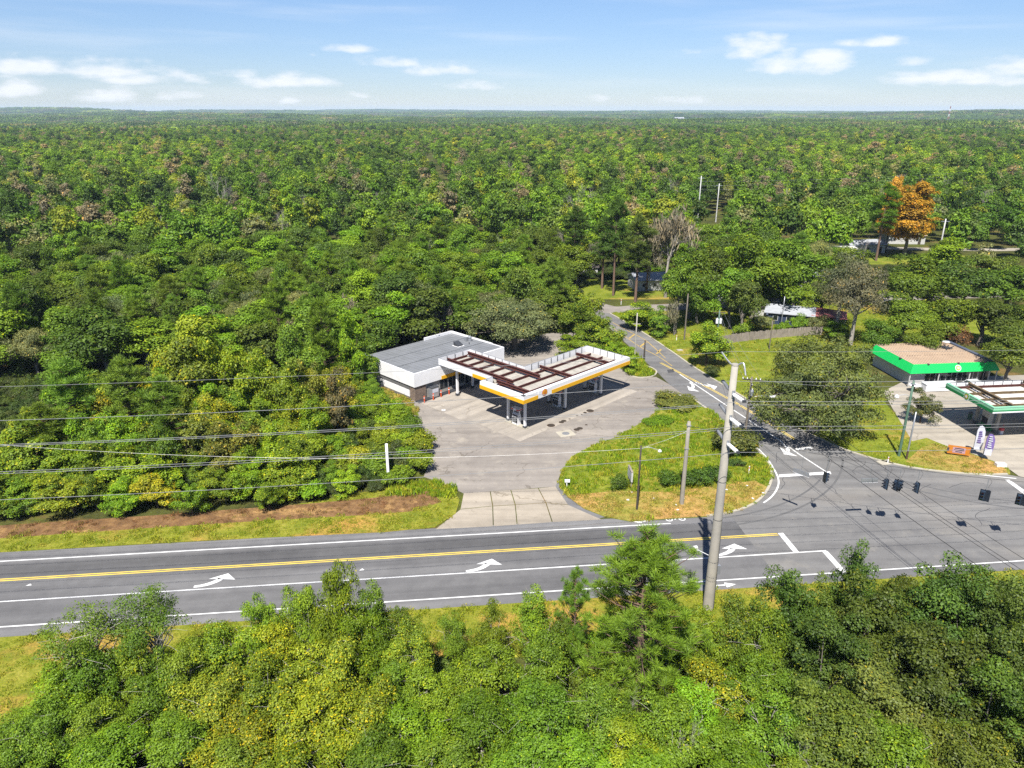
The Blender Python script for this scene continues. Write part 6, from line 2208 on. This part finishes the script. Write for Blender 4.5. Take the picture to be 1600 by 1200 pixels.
for (p, R, k) in (((-16.19, 47.50, 10.16), 2.0, 0), ((-13.32, 47.00, 10.86), 2.0, 0), ((-10.87, 47.50, 8.99), 2.0, 0), ((-18.15, 46.50, 7.56), 2.2, 1), ((-22.23, 46.50, 6.36), 2.6, 1), ((-24.97, 46.00, 6.47), 2.2, 0),
                  ((-4.90, 49.00, 5.79), 1.5, 0), ((-1.52, 48.50, 8.01), 1.7, 0), ((1.77, 48.50, 8.13), 1.9, 0), ((3.99, 47.50, 7.68), 1.8, 0), ((14.66, 46.50, 8.15), 2.3, 0), ((17.71, 47.00, 8.36), 2.4, 1), ((19.40, 45.50, 8.63), 2.2, 0), ((7.92, 47.00, 7.47), 1.8, 0),
                  ((-13.09, 44.00, 8.39), 2.5, 1), ((-8.88, 43.50, 7.08), 2.4, 0), ((-5.60, 43.00, 6.07), 2.4, 0), ((-1.87, 43.50, 6.79), 2.6, 0), ((2.33, 43.50, 7.37), 2.6, 0), ((14.29, 42.50, 6.51), 2.8, 1), ((17.77, 42.00, 6.95), 2.8, 0),
                  ((-17.52, 42.50, 6.51), 2.8, 1), ((-21.32, 41.50, 6.26), 2.6, 1), ((-25.51, 42.00, 6.95), 2.5, 0), ((-28.94, 40.50, 6.33), 2.5, 0), ((-32.16, 39.00, 5.81), 2.6, 0), ((-32.79, 37.00, 5.08), 3.0, 0), ((-27.06, 37.50, 5.66), 3.0, 0), ((-22.53, 38.00, 6.24), 2.8, 0), ((-18.52, 38.50, 5.75), 2.8, 1),
                  ((-13.95, 39.50, 6.71), 2.8, 1), ((-10.04, 39.50, 6.44), 2.7, 1), ((-6.08, 39.00, 5.81), 2.8, 0), ((-2.16, 39.00, 6.64), 2.8, 0), ((2.15, 39.00, 7.18), 2.9, 0), ((5.66, 39.50, 6.99), 2.6, 0), ((18.21, 38.00, 6.79), 2.9, 0), ((14.48, 38.00, 5.97), 2.9, 0),
                  ((-13.09, 36.00, 6.13), 3.0, 1), ((-8.61, 36.00, 5.86), 3.0, 0), ((-4.11, 36.00, 5.59), 3.0, 0), ((0.41, 36.00, 6.13), 3.0, 0), ((4.92, 36.00, 5.86), 3.0, 0), ((9.74, 35.50, 5.86), 3.0, 0), ((14.46, 35.00, 5.87), 3.0, 0), ((19.07, 35.50, 5.86), 3.0, 0), ((24.45, 36.00, 6.66), 3.2, 0), ((29.22, 36.00, 7.19), 3.2, 0), ((33.20, 36.50, 7.21), 3.2, 0), ((-17.25, 36.00, 5.59), 3.0, 0), ((-30.96, 43.00, 7.51), 2.8, 0), ((-27.97, 44.00, 7.53), 2.6, 0), ((-31.65, 41.00, 6.43), 3.0, 0), ((-24.07, 44.00, 6.95), 2.6, 0), ((-11.62, 46.00, 8.24), 2.2, 0), ((-7.75, 45.50, 6.88), 2.0, 1), ((12.24, 46.50, 7.86), 2.0, 0), ((10.49, 38.50, 6.57), 2.6, 0), ((8.52, 38.00, 5.97), 2.6, 0), ((7.55, 44.00, 6.95), 2.2, 0), ((12.31, 40.00, 6.80), 2.4, 0), ((-34.90, 40.00, 4.26), 2.4, 0), ((-19.96, 48.00, 8.80), 1.8, 0), ((-8.04, 48.00, 7.60), 1.8, 0)):
    c = rt.choice((G_MID, G_BRIGHT, (.125, .205, .013), (.150, .225, .013))) if k == 0 else rt.choice((G_YEL, (.175, .222, .015), (.150, .225, .013)))
    if p[0] > 17:
        c = rt.choice((G_MID, (.105, .150, .016), (.12, .185, .014)))
    p = (p[0], p[1], p[2] * rt.uniform(.88, 1.10))
    top('near_yellow' if k else 'near_leafy', p, R, c, 'brush_tree', (NY if k else NL).replace('in the brush south of the road', where(p[0], p[1])), group='yellowing trees south of the road' if k else 'green trees south of the road')
for p, R in (((8.35, 41.00, 5.58), 1.5), ((18.44, 36.50, 7.21), 1.6), ((11.63, 37.00, 6.70), 1.5)):
    top('bare_tree', p, R, G_GREY, 'bare_tree', 'leafless pale-branched small tree caught in the brush south of the road', group='bare trees in the south brush', v=0)

# marked trees of the middle distance
OAK_RZ = 2.6
top('live_oak', (0.61, 137.00, 9.88), 9.0, G_OLIVE, 'live_oak', 'wide grey-green live oak standing directly behind the grey-roofed store', v=0)
top('spreading_oak', (43.79, 98.00, 13.19), 12.4, (.128, .165, .052), 'live_oak', 'broad spreading live oak with brown tufts overhanging the side road', rz=OAK_RZ)
top('orange_tree', (123.98, 232.00, 23.66), 7.4, (.44, .25, .022), 'autumn_tree', 'tall tree in full orange autumn leaf beside two bare trunks')
top('orange_tree', (124.98, 246.00, 23.84), 3.6, (.40, .23, .02), 'autumn_tree', 'smaller orange-topped tree behind a green pine')
top('pine', (113.43, 228.00, 21.59), 5.0, G_BRIGHT, 'pine_tree', 'pine with two tall bare reddish trunks beside the orange tree')
for p, R, v_ in (((38.46, 180.00, 21.22), 9.0, 1), ((35.51, 188.00, 17.84), 6.0, 2), ((20.61, 262.00, 18.46), 6, 0), ((-24.40, 270.00, 18.79), 4, 0), ((-15.34, 200.00, 7.57), 4.0, 1), ((-2.49, 190.00, 8.57), 3.2, 0), ((-115.70, 300.00, 22.08), 6, 0), ((-138.64, 230.00, 10.04), 6, 1), ((33.83, 147.00, 7.39), 3.2, 2)):
    top('bare_tree', p, R, G_GREY, 'bare_tree', 'grey leafless tree hung with moss rising from the woods', group='grey leafless trees in the woods', v=v_)
top('mossy_oak', (67.42, 140.00, 16.66), 5.5, (.15, .16, .085), 'mossy_tree', 'grey mossy tree drooping beside the red-roofed house', v=0)
top('mossy_oak', (68.64, 150.00, 16.68), 5.0, (.13, .135, .07), 'mossy_tree', 'tall mossy tree just behind the drooping grey one', v=0)
for p, R, c in (((53.98, 160.00, 18.32), 9.0, G_MID), ((67.16, 172.00, 14.91), 8, G_MID), ((46.72, 168.00, 14.86), 7, G_DARK), ((85.20, 185.00, 11.92), 7.5, G_MID), ((39.75, 160.00, 14.86), 6.0, G_MID)):
    top('oak', p, R, c, 'oak_tree', 'large spreading oak shading the houses beyond the side road', group='oaks among the houses')
for p, R in (((25.58, 182.00, 22.80), 4.0), ((30.22, 176.00, 19.51), 4.5), ((23.65, 190.00, 17.56), 4.2), ((17.52, 205.00, 18.06), 4.2), ((34.65, 186.00, 13.35), 3.6)):
    top('pine', p, R, (.085, .135, .02), 'pine_tree', 'tall pine with a long bare trunk near the bend of the side road', group='pines at the bend of the side road')
for p, R, c in (((34.18, 148.00, 17.05), 3.4, G_MID),):
    top('tall_tree', p, R, c, 'ivy_clad_tree', 'tall pale-trunked tree wrapped in ivy beside the side road')
for p, R, c, lab in (((27.12, 152.00, 6.14), 4.2, G_BRIGHT, 'rounded bright green bush inside the corner of the cross street'), ((35.45, 127.00, 8.86), 3.6, G_BRIGHT, 'dense round bush at the end of the wooden fence'), ((66.13, 144.00, 4.15), 3.4, G_BRIGHT, 'dark bright-green round shrub at the far end of the wooden fence'), ((30.05, 146.00, 6.30), 3.0, G_MID, 'loose bush beside the ivy-clad tree')):
    top('vine_tree', p, R, c, 'large_bush', lab, 'bush')
for p, R, c in (((14.90, 150.00, 9.09), 4.2, G_YEL), ((13.11, 140.00, 9.13), 4.4, G_MID), ((16.79, 133.00, 6.58), 4.5, G_MID), ((18.24, 127.00, 5.28), 3.2, G_BRIGHT), ((11.45, 133.00, 4.70), 4.0, G_BRIGHT), ((20.95, 124.00, 4.42), 2.2, G_BRIGHT), ((16.66, 143.00, 6.42), 3.2, G_MID)):
    top('vine_tree', p, R, c, 'large_bush', 'overgrown green bush between the canopy and the side road', 'bush', 'bushes between the canopy and the side road')
for p, R, c in (((77.42, 140.00, 9.13), 5.5, G_MID), ((84.79, 140.00, 9.77), 5.5, G_MID), ((68.41, 131.00, 7.75), 3.5, G_MID), ((76.20, 130.00, 7.42), 4, G_MID), ((93.03, 140.00, 9.13), 6, G_DARK), ((96.64, 135.00, 9.14), 6, G_DARK), ((90.74, 165.00, 13.23), 8, G_MID), ((103.86, 165.00, 12.51), 8, G_DARK), ((114.31, 165.00, 11.05), 8, G_MID), ((83.04, 116.00, 9.73), 4, G_DARK)):
    top('oak', p, R, c, 'oak_tree', ('dark' if c == G_DARK else 'mid-green') + ' leafy tree behind the green-fascia store' + (', in the second row back' if p[1] > 150 else ', close to its rear wall' if p[1] < 134 else ''), group='trees behind the green-fascia store')
top('vine_tree', (61.04, 101.00, 5.34), 2.3, (.085, .095, .03), 'small_tree', 'small olive-leaved tree beside the grey pole at the station entrance')
top('shrub', (86.20, 137.00, 5.07), 3.0, (.16, .075, .035), 'dead_shrub', 'brown dried-out shrub behind the tan-roofed store', 'bush')
# shrubs on the island
top('shrub', (25.67, 108.50, 1.60), 3.6, (.13, .14, .025), 'feathery_shrub', 'feathery yellow-green shrub at the far tip of the grass island', 'bush', v=0)
top('shrub', (30.10, 91.00, 3.80), 3.3, (.075, .10, .025), 'feathery_shrub', 'loose dark green shrub behind the tall concrete pole', 'bush', v=1)
top('shrub', (29.25, 93.00, 2.14), 2.0, (.06, .095, .02), 'low_shrub', 'low dark shrub to the side of the loose island shrub', 'bush', v=2)
top('shrub', (21.97, 101.00, 1.04), 2.2, G_BRIGHT, 'low_shrub', 'bright green low bush among the island weeds', 'bush', v=2)
top('round_bush', (13.25, 80.78, 2.04), 1.25, G_DARK, 'clipped_bush', 'single clipped round bush beside the small edge-on sign', 'bush', v=0)
for p in ((19.60, 81.61, 2.14), (22.12, 81.77, 2.15), (23.48, 82.11, 2.15), (24.89, 82.62, 2.07), (26.23, 82.79, 2.07)):
    top('round_bush', p, 1.45, (.060, .120, .012), 'clipped_bush', 'clipped round bush in the short hedge on the island', 'bush', 'hedge bushes on the island')
for p in ((29.44, 87.00, 0.97), (29.48, 90.00, 2.17)):
    top('round_bush', p, 1.2, (.06, .10, .018), 'clipped_bush', 'small bush low behind the tall concrete pole', 'bush', 'small bushes behind the concrete pole')


for p, R, c, lab in (((46.70, 152.00, 13.25), 5.2, G_MID, 'leaning oak with a forked trunk in front of the cross street'), ((60.60, 166.00, 9.38), 6.5, G_MID, 'wide oak over the pale-roofed blue house'), ((47.42, 147.00, 11.38), 4.0, G_DARK, 'dark round-crowned tree at the fence end of the yard'), ((68.97, 160.00, 10.63), 5.5, G_MID, 'oak shading the red lean-to roof'), ((40.67, 156.00, 9.38), 4.5, G_MID, 'oak at the inner corner of the cross street'), ((35.79, 205.00, 5.77), 6.0, G_MID, 'oak beside the white house beyond the cross street')):
    top('oak', p, R, c, 'oak_tree', lab)
for p, R, c in (((60.99, 151.00, 3.62), 2.0, G_BRIGHT), ((64.67, 150.00, 3.60), 2.4, G_OLIVE), ((52.54, 150.00, 3.60), 2.6, G_OLIVE), ((48.28, 147.00, 3.59), 2.2, G_MID), ((57.02, 149.00, 2.77), 1.6, G_BRIGHT)):
    top('shrub', p, R, c, 'yard_shrub', 'loose shrub between the wooden fence and the blue house', 'bush', 'shrubs in the yard behind the fence')


# brush and vine-covered trees left of the driveway
BG = 'vine-covered brush left of the driveway'
for (p, R, k, c) in (((-58.10, 90.00, 12.66), 4.0, 'young_pine', G_PINE), ((-51.67, 92.00, 12.41), 3.6, 'young_pine', G_PINE), ((-45.00, 88.00, 11.19), 3.4, 'young_pine', G_PINE), ((-58.55, 84.00, 9.31), 3.4, 'young_pine', G_PINE), ((-30.06, 112.00, 15.08), 3.4, 'young_pine', G_PINE)):
    top(k, p, R, c, 'young_pine', 'bushy bright green young pine ' + where(p[0], p[1]), group='young pines in the left brush')
for (p, R, k, c) in (((-46.67, 104.00, 16.19), 5.5, 'oak', G_YEL), ((-47.21, 98.00, 14.12), 4.5, 'vine_tree', (.12, .155, .018)), ((-41.75, 100.00, 13.98), 4.0, 'vine_tree', G_YEL), ((-35.44, 97.00, 13.04), 3.6, 'vine_tree', G_YEL), ((-31.39, 95.00, 12.30), 3.3, 'vine_tree', G_YEL), ((-28.19, 96.00, 11.97), 2.8, 'vine_tree', (.15, .15, .02)), ((-24.53, 95.00, 10.92), 2.6, 'vine_tree', (.14, .11, .04)),
                     ((-39.56, 84.00, 9.31), 4.0, 'vine_tree', (.14, .155, .018)), ((-34.57, 83.00, 8.44), 3.4, 'vine_tree', (.14, .15, .02)), ((-43.39, 82.00, 9.29), 3.0, 'vine_tree', G_MID), ((-49.03, 80.00, 6.82), 3.2, 'vine_tree', G_MID), ((-54.24, 79.50, 6.21), 3.2, 'vine_tree', G_MID), ((-60.64, 82.00, 8.45), 4.0, 'vine_tree', G_MID), ((-58.67, 78.50, 4.16), 3.0, 'vine_tree', G_MID), ((-51.99, 78.50, 3.31), 2.6, 'vine_tree', G_DARK),
                     ((-26.52, 114.00, 14.56), 3.2, 'vine_tree', G_BRIGHT), ((-32.55, 106.00, 13.68), 4.0, 'oak', G_MID), ((-25.01, 115.00, 10.02), 3.0, 'vine_tree', G_MID)):
    top(k, p, R, c, 'vine_draped_tree', 'tree draped in yellow-green vines ' + where(p[0], p[1]), group='vine-draped trees left of the driveway')
rg = random.Random(5)
cnt = 0
for _ in range(4000):
    x, y = rg.uniform(-62, -8), rg.uniform(74, 112)
    if not inpoly(x, y, LEFT_BRUSH) or not in_view(x, y, 3):
        continue
    if any((x - a) ** 2 + (y - b) ** 2 < (2.1 if r < 3 else 2.6) ** 2 for a, b, r in USED):
        continue
    edge = min(1, max(0, (RL((x, y))[1] - 77) / 14))
    lot_near = max(0, 1 - abs(x + 14) / 16)
    H = (1.9 if x > -26 else 3.0) + (3.2 if x > -26 else 6.0) * edge ** .6 * rg.uniform(.35, 1.0) * (1 - .55 * lot_near) + rg.uniform(0, .8)
    R = rg.uniform(1.7, 2.5) if H < 5 else rg.uniform(2.4, 3.4)
    if x > -19 and y < 104:
        H = min(H, 3.0)
    c = rg.choice((G_BRIGHT, G_YEL, (.17, .24, .012), G_MID, (.23, .25, .015), (.15, .25, .012)))
    tree('shrub' if H < 3.4 else 'vine_tree', x, y, H, R, c, 'vine_covered_shrub', ('low' if H < 3.4 else 'tall' if H < 5.5 else 'very tall') + (' broad' if R > 2.3 else ' narrow' if R < 1.95 else '') + (' yellowish' if c[0] / c[1] > .75 else ' green') + ' vine-smothered shrub ' + where(x, y), 'bush', BG)
    cnt += 1
    if cnt >= 130:
        break

# ---- the woods: the trees that show largest stand one by one
KINDS = [('oak', 'oak_tree', 'dense dark green oak standing in the woods behind the store', G_DARK, (8.5, 15), (4.2, 7.4), .27),
         ('oak', 'oak_tree', 'mid-green broad-crowned tree standing in the woods behind the store', G_MID, (7.5, 14), (3.8, 7.2), .26),
         ('tall_tree', 'broadleaf_tree', 'bright green tall tree standing in the woods behind the store', G_BRIGHT, (9, 15), (3.4, 5.4), .16),
         ('live_oak', 'live_oak', 'grey-green moss-hung oak standing in the woods behind the store', G_OLIVE, (9, 12), (4.5, 6.0), .08),
         ('young_pine', 'pine_tree', 'feathery light green pine standing in the woods behind the store', G_PINE, (11, 15), (3.0, 4.0), .12),
         ('vine_tree', 'yellowing_tree', 'yellow-green leafy tree standing in the woods behind the store', G_YEL, (8, 11), (3.2, 4.2), .06),
         ('bare_tree', 'bare_tree', 'grey half-dead tree standing in the woods behind the store', G_GREY, (9, 13), (3.0, 4.2), .05)]
cum = []
s_ = 0
for k in KINDS:
    s_ += k[6]
    cum.append(s_)
cand = []
step = 6.7
yy = 74.0
row = 0
while yy < 240:
    xx = -150.0 + (row % 2) * step / 2
    while xx < 170:
        cand.append((xx + rt.uniform(-1.9, 1.9), yy + rt.uniform(-1.9, 1.9)))
        xx += step
    yy += step * .87
    row += 1
cx_ = np.array([c[0] for c in cand])
cy_ = np.array([c[1] for c in cand])
ok = free(cx_, cy_, [LEFT_BRUSH]) & in_view(cx_, cy_, 6) & (cy_ > 76) & (np.hypot(cx_, cy_) < 232)
near = sorted([c for c, o_ in zip(cand, ok) if o_], key=lambda c: math.hypot(*c))
INDIV = []
for (x, y) in near:
    if any((x - a) ** 2 + (y - b) ** 2 < (min(r, 5) * .72 + 1.6) ** 2 for a, b, r in USED[:260]):
        continue
    right = x > 14 + max(0, (y - 120)) * -.05 and y > 120
    if right and y > 176 and rt.random() < .30:
        continue
    q = rt.random()
    k = next(i for i, c in enumerate(cum) if q <= c or i == len(cum) - 1)
    key, nm, lab, col, hr, rr, _ = KINDS[k]
    Hh, Rr = rt.uniform(*hr), rt.uniform(*rr)
    fh, fr = (Hh - hr[0]) / (hr[1] - hr[0]), (Rr - rr[0]) / (rr[1] - rr[0])
    lab = ('tall ' if fh > .66 else 'low ' if fh < .33 else '') + ('wide ' if fr > .66 else 'slender ' if fr < .33 else '') + lab.replace('in the woods behind the store', where(x, y))
    grp = lab.split(' ', 1)[1].replace(' standing', 's')
    tree(key, x, y, Hh, Rr, col, nm, lab, 'tree', grp)
    INDIV.append((x, y))
    if len(INDIV) >= 330:
        break
rmax = 232.0
print('individual wood trees', len(INDIV), 'to', rmax)


# ---- and beyond them as one mass
def grid_pts(r0, r1, step, seed, halfang=.72, j=.42):
    rg = np.random.default_rng(seed)
    n = int(r1 / step) + 2
    gx, gy = np.meshgrid(np.arange(-n, n + 1) * step, np.arange(0, n + 1) * step)
    gx = gx.ravel() + rg.uniform(-j, j, gx.size) * step
    gy = gy.ravel() + rg.uniform(-j, j, gy.size) * step
    d = np.hypot(gx, gy)
    az = np.arctan2(gx, gy)
    k = (d >= r0) & (d < r1) & (np.abs(az) < halfang)
    return gx[k], gy[k]


POWERLINE = [(-30, 330), (-22, 330), (-95, 900), (-112, 900)]
FAR_CLEAR = [[(-680, 1120), (-560, 1120), (-560, 1230), (-680, 1230)], [(560, 2760), (680, 2760), (680, 2950), (560, 2950)], [(118, 204), (156, 204), (156, 226), (118, 226)], [(-400, 1250), (-60, 1300), (-60, 1420), (-400, 1380)], [(60, 208), (120, 206), (125, 216), (62, 218)], [(30, 246), (150, 246), (150, 255), (30, 255)]]
x, y = grid_pts(rmax - 2, 560, 7.6, 5)
k = free(x, y, [POWERLINE] + FAR_CLEAR)
x, y = x[k], y[k]
rgn = np.random.default_rng(3)
hs = rgn.uniform(.68, 1.38, len(x))
pk = np.where(rgn.random(len(x)) < .70, rgn.integers(0, 4, len(x)), rgn.integers(4, 6, len(x)))
pk = np.where(rgn.random(len(x)) < .06, 6, pk)
FARM = [p[0] for p in PROTO['far_broad']] + [p[0] for p in PROTO['far_tall']] + [PROTO['bare_tree'][0][1]]
scatter('woodland', FARM, np.stack([x, y, np.zeros(len(x))], 1), np.stack([hs * rgn.uniform(.8, 1.05, len(x)), hs * rgn.uniform(.8, 1.05, len(x)), hs], 1), pk, 1)
x, y = grid_pts(560, 1500, 8.6, 6, .70)
k = free(x, y, [POWERLINE] + FAR_CLEAR)
x, y = x[k], y[k]
hs = rgn.uniform(.7, 1.4, len(x))
pk = np.where(rgn.random(len(x)) < .75, rgn.integers(0, 4, len(x)), rgn.integers(4, 6, len(x)))
scatter('distant_woodland', FARM, np.stack([x, y, hill(x, y)], 1), np.stack([hs * 1.1, hs * 1.1, hs], 1), pk, 2)
FCM = [p[0] for p in PROTO['far_clump']]
pts, sz = [], []
for r0, r1, st_, sc in ((1500, 3200, 40, 1.0), (3200, 6500, 62, 1.55), (6500, 14000, 120, 3.0)):
    x, y = grid_pts(r0, r1, st_, int(r0), .68)
    k = free(x, y, FAR_CLEAR)
    x, y = x[k], y[k]
    zv = rgn.uniform(.75, 1.2, len(x)) * (1.0 if sc < 1.2 else 1.15) * (1 + .38 * np.sin(x / 310 + 2 * np.sin(y / 700)) * np.sin(y / 173 + x / 900))
    pts.append(np.stack([x, y, hill(x, y)], 1))
    sz.append(np.stack([np.full(len(x), sc), np.full(len(x), sc), zv], 1))
pts = np.concatenate(pts)
sz = np.concatenate(sz)
scatter('horizon_woodland', FCM, pts, sz, rgn.integers(0, 4, len(pts)), 3)
print('far trees', len(pts))

# ---- undergrowth and weeds
x = rgn.uniform(-130, 150, 30000)
y = rgn.uniform(74, 215, 30000)
k = free(x, y) & in_view(x, y, 4)
x, y = x[k][:5200], y[k][:5200]
s = rgn.uniform(.45, .95, len(x))
UND = [p[0] for p in PROTO['shrub']]
scatter('undergrowth', UND, np.stack([x, y, np.zeros(len(x))], 1), np.stack([s, s, s * rgn.uniform(.7, 1.2, len(x))], 1), rgn.integers(0, 3, len(x)), 4, [(.05, .085, .015), (.075, .11, .016), (.06, .08, .02)])
x = rgn.uniform(-62, 70, 9000)
y = rgn.uniform(26, 49.5, 9000)
k = in_view(x, y, 6) & ~((x < -24 - (y - 38) * 1.0) & (y > 40))
x, y = x[k], y[k]
k = RL((x, y))[1] < 51.5 - np.clip((x - 20) * .0, 0, 4)
x, y = x[k][:430], y[k][:430]
s = rgn.uniform(.45, 1.0, len(x))
scatter('south_undergrowth', UND, np.stack([x, y, np.zeros(len(x))], 1), np.stack([s, s, s * rgn.uniform(.7, 1.3, len(x))], 1), rgn.integers(0, 3, len(x)), 5, [(.075, .12, .016), (.10, .14, .016), (.12, .13, .02)])


def tuft(name, seed, n, h, spread, w):
    rg = np.random.default_rng(seed)
    a = rg.uniform(0, 6.28, n)
    r = np.sqrt(rg.random(n)) * spread
    p = np.stack([r * np.cos(a), r * np.sin(a), h * rg.uniform(.25, .5, n)], 1)
    t = np.stack([rg.normal(size=n) * .35, rg.normal(size=n) * .35, np.ones(n)], 1)
    t = unit(t) * (p[:, 2] * 1.0)[:, None]
    b = unit(np.cross(t, rg.normal(size=(n, 3)))) * w
    return quad_mesh(name, p, t, b, rg.random(n) * .9, 'foliage')


TUFT = [tuft('tuft_%d' % i, 300 + i, 46, .5, .38, .028) for i in range(4)]
LOWT = [tuft('low_tuft_%d' % i, 310 + i, 40, .22, .40, .024) for i in range(4)]


def grass_over(name, poly, dens, meshes, cols, smin, smax, seed, avoid=(), z=.07):
    rg = np.random.default_rng(seed)
    xs = [p[0] for p in poly]
    ys = [p[1] for p in poly]
    x0, x1, y0, y1 = max(-70, min(xs)), min(95, max(xs)), min(ys), max(ys)
    n = int((x1 - x0) * (y1 - y0) * dens)
    x, y = rg.uniform(x0, x1, n), rg.uniform(y0, y1, n)
    k = inside(x, y, poly) & in_view(x, y, 2)
    for a in avoid:
        k &= ~inside(x, y, a)
    x, y = x[k], y[k]
    s = rg.uniform(smin, smax, len(x)) * (.75 + .5 * (np.sin(x * .9 + 1) * np.cos(y * .7) > 0))
    return scatter(name, meshes, np.stack([x, y, np.full(len(x), z)], 1), np.stack([s, s, s * rg.uniform(.8, 1.3, len(x))], 1), rg.integers(0, len(meshes), len(x)), seed, cols)


GC = [(.21, .30, .014), (.27, .33, .020), (.34, .33, .032), (.17, .27, .013)]
LC = [(.20, .26, .016), (.27, .30, .022), (.34, .31, .04), (.24, .28, .018)]
DC = [(.36, .26, .07), (.30, .28, .04), (.41, .30, .09), (.26, .28, .035)]
grass_over('island_weeds', ISLAND, 3.4, TUFT, GC, .45, 1.15, 21, [VERGE_FRONT], .09)
grass_over('island_dry_grass', VERGE_FRONT, 3.0, LOWT, DC, .7, 1.2, 22, (), .095)
grass_over('lawn_grass', LAWN_R, 1.6, LOWT, LC, .7, 1.1, 23, [STATION_R, DRYP], .07)
grass_over('dry_lawn_grass', DRYP, 3.0, LOWT, DC, .6, 1.0, 24, (), .078)
grass_over('point_weeds', WEED_POINT, 5, TUFT, GC, .9, 1.8, 25, (), .08)
grass_over('verge_grass', VERGE_L, 2.6, LOWT, LC, .7, 1.2, 26, [STRAW], .06)
grass_over('straw_tufts', STRAW, 1.3, LOWT, [(.22, .10, .045), (.26, .16, .06), (.16, .09, .04), (.24, .20, .05)], .6, 1.1, 27, (), .066)
BULB = [(-15.57, 79.01), (-12.84, 81.94), (-9.38, 82.62), (-7.11, 80.45), (-7.36, 78.53), (-11.68, 79.01)]
grass_over('bulb_weeds', BULB, 5, TUFT, GC, .9, 1.7, 28, (), .06)
grass_over('south_grass', VERGE_S, 2.0, LOWT, LC, .7, 1.25, 29, (), .012)
grass_over('store_grass', STORE_SIDE, 4, TUFT, DC, .7, 1.2, 30, (), .02)


# ------------------------------------------------------------------ air
def haze():
    m = MB()
    m.box(-15500, 15500, -15500, 15500, -60, 95)
    me = bpy.data.meshes.new('haze')
    me.from_pydata(m.v, [], m.f)
    mt = bpy.data.materials.new('air')
    mt.use_nodes = True
    nt = mt.node_tree
    nt.nodes.clear()
    out = nt.nodes.new('ShaderNodeOutputMaterial')
    pv = nt.nodes.new('ShaderNodeVolumePrincipled')
    pv.inputs['Color'].default_value = (.62, .78, 1.0, 1)
    pv.inputs['Density'].default_value = 6.2e-5
    pv.inputs['Anisotropy'].default_value = 0.0
    nt.links.new(pv.outputs[0], out.inputs['Volume'])
    me.materials.append(mt)
    struct(link('haze', me), 'stuff')


haze()
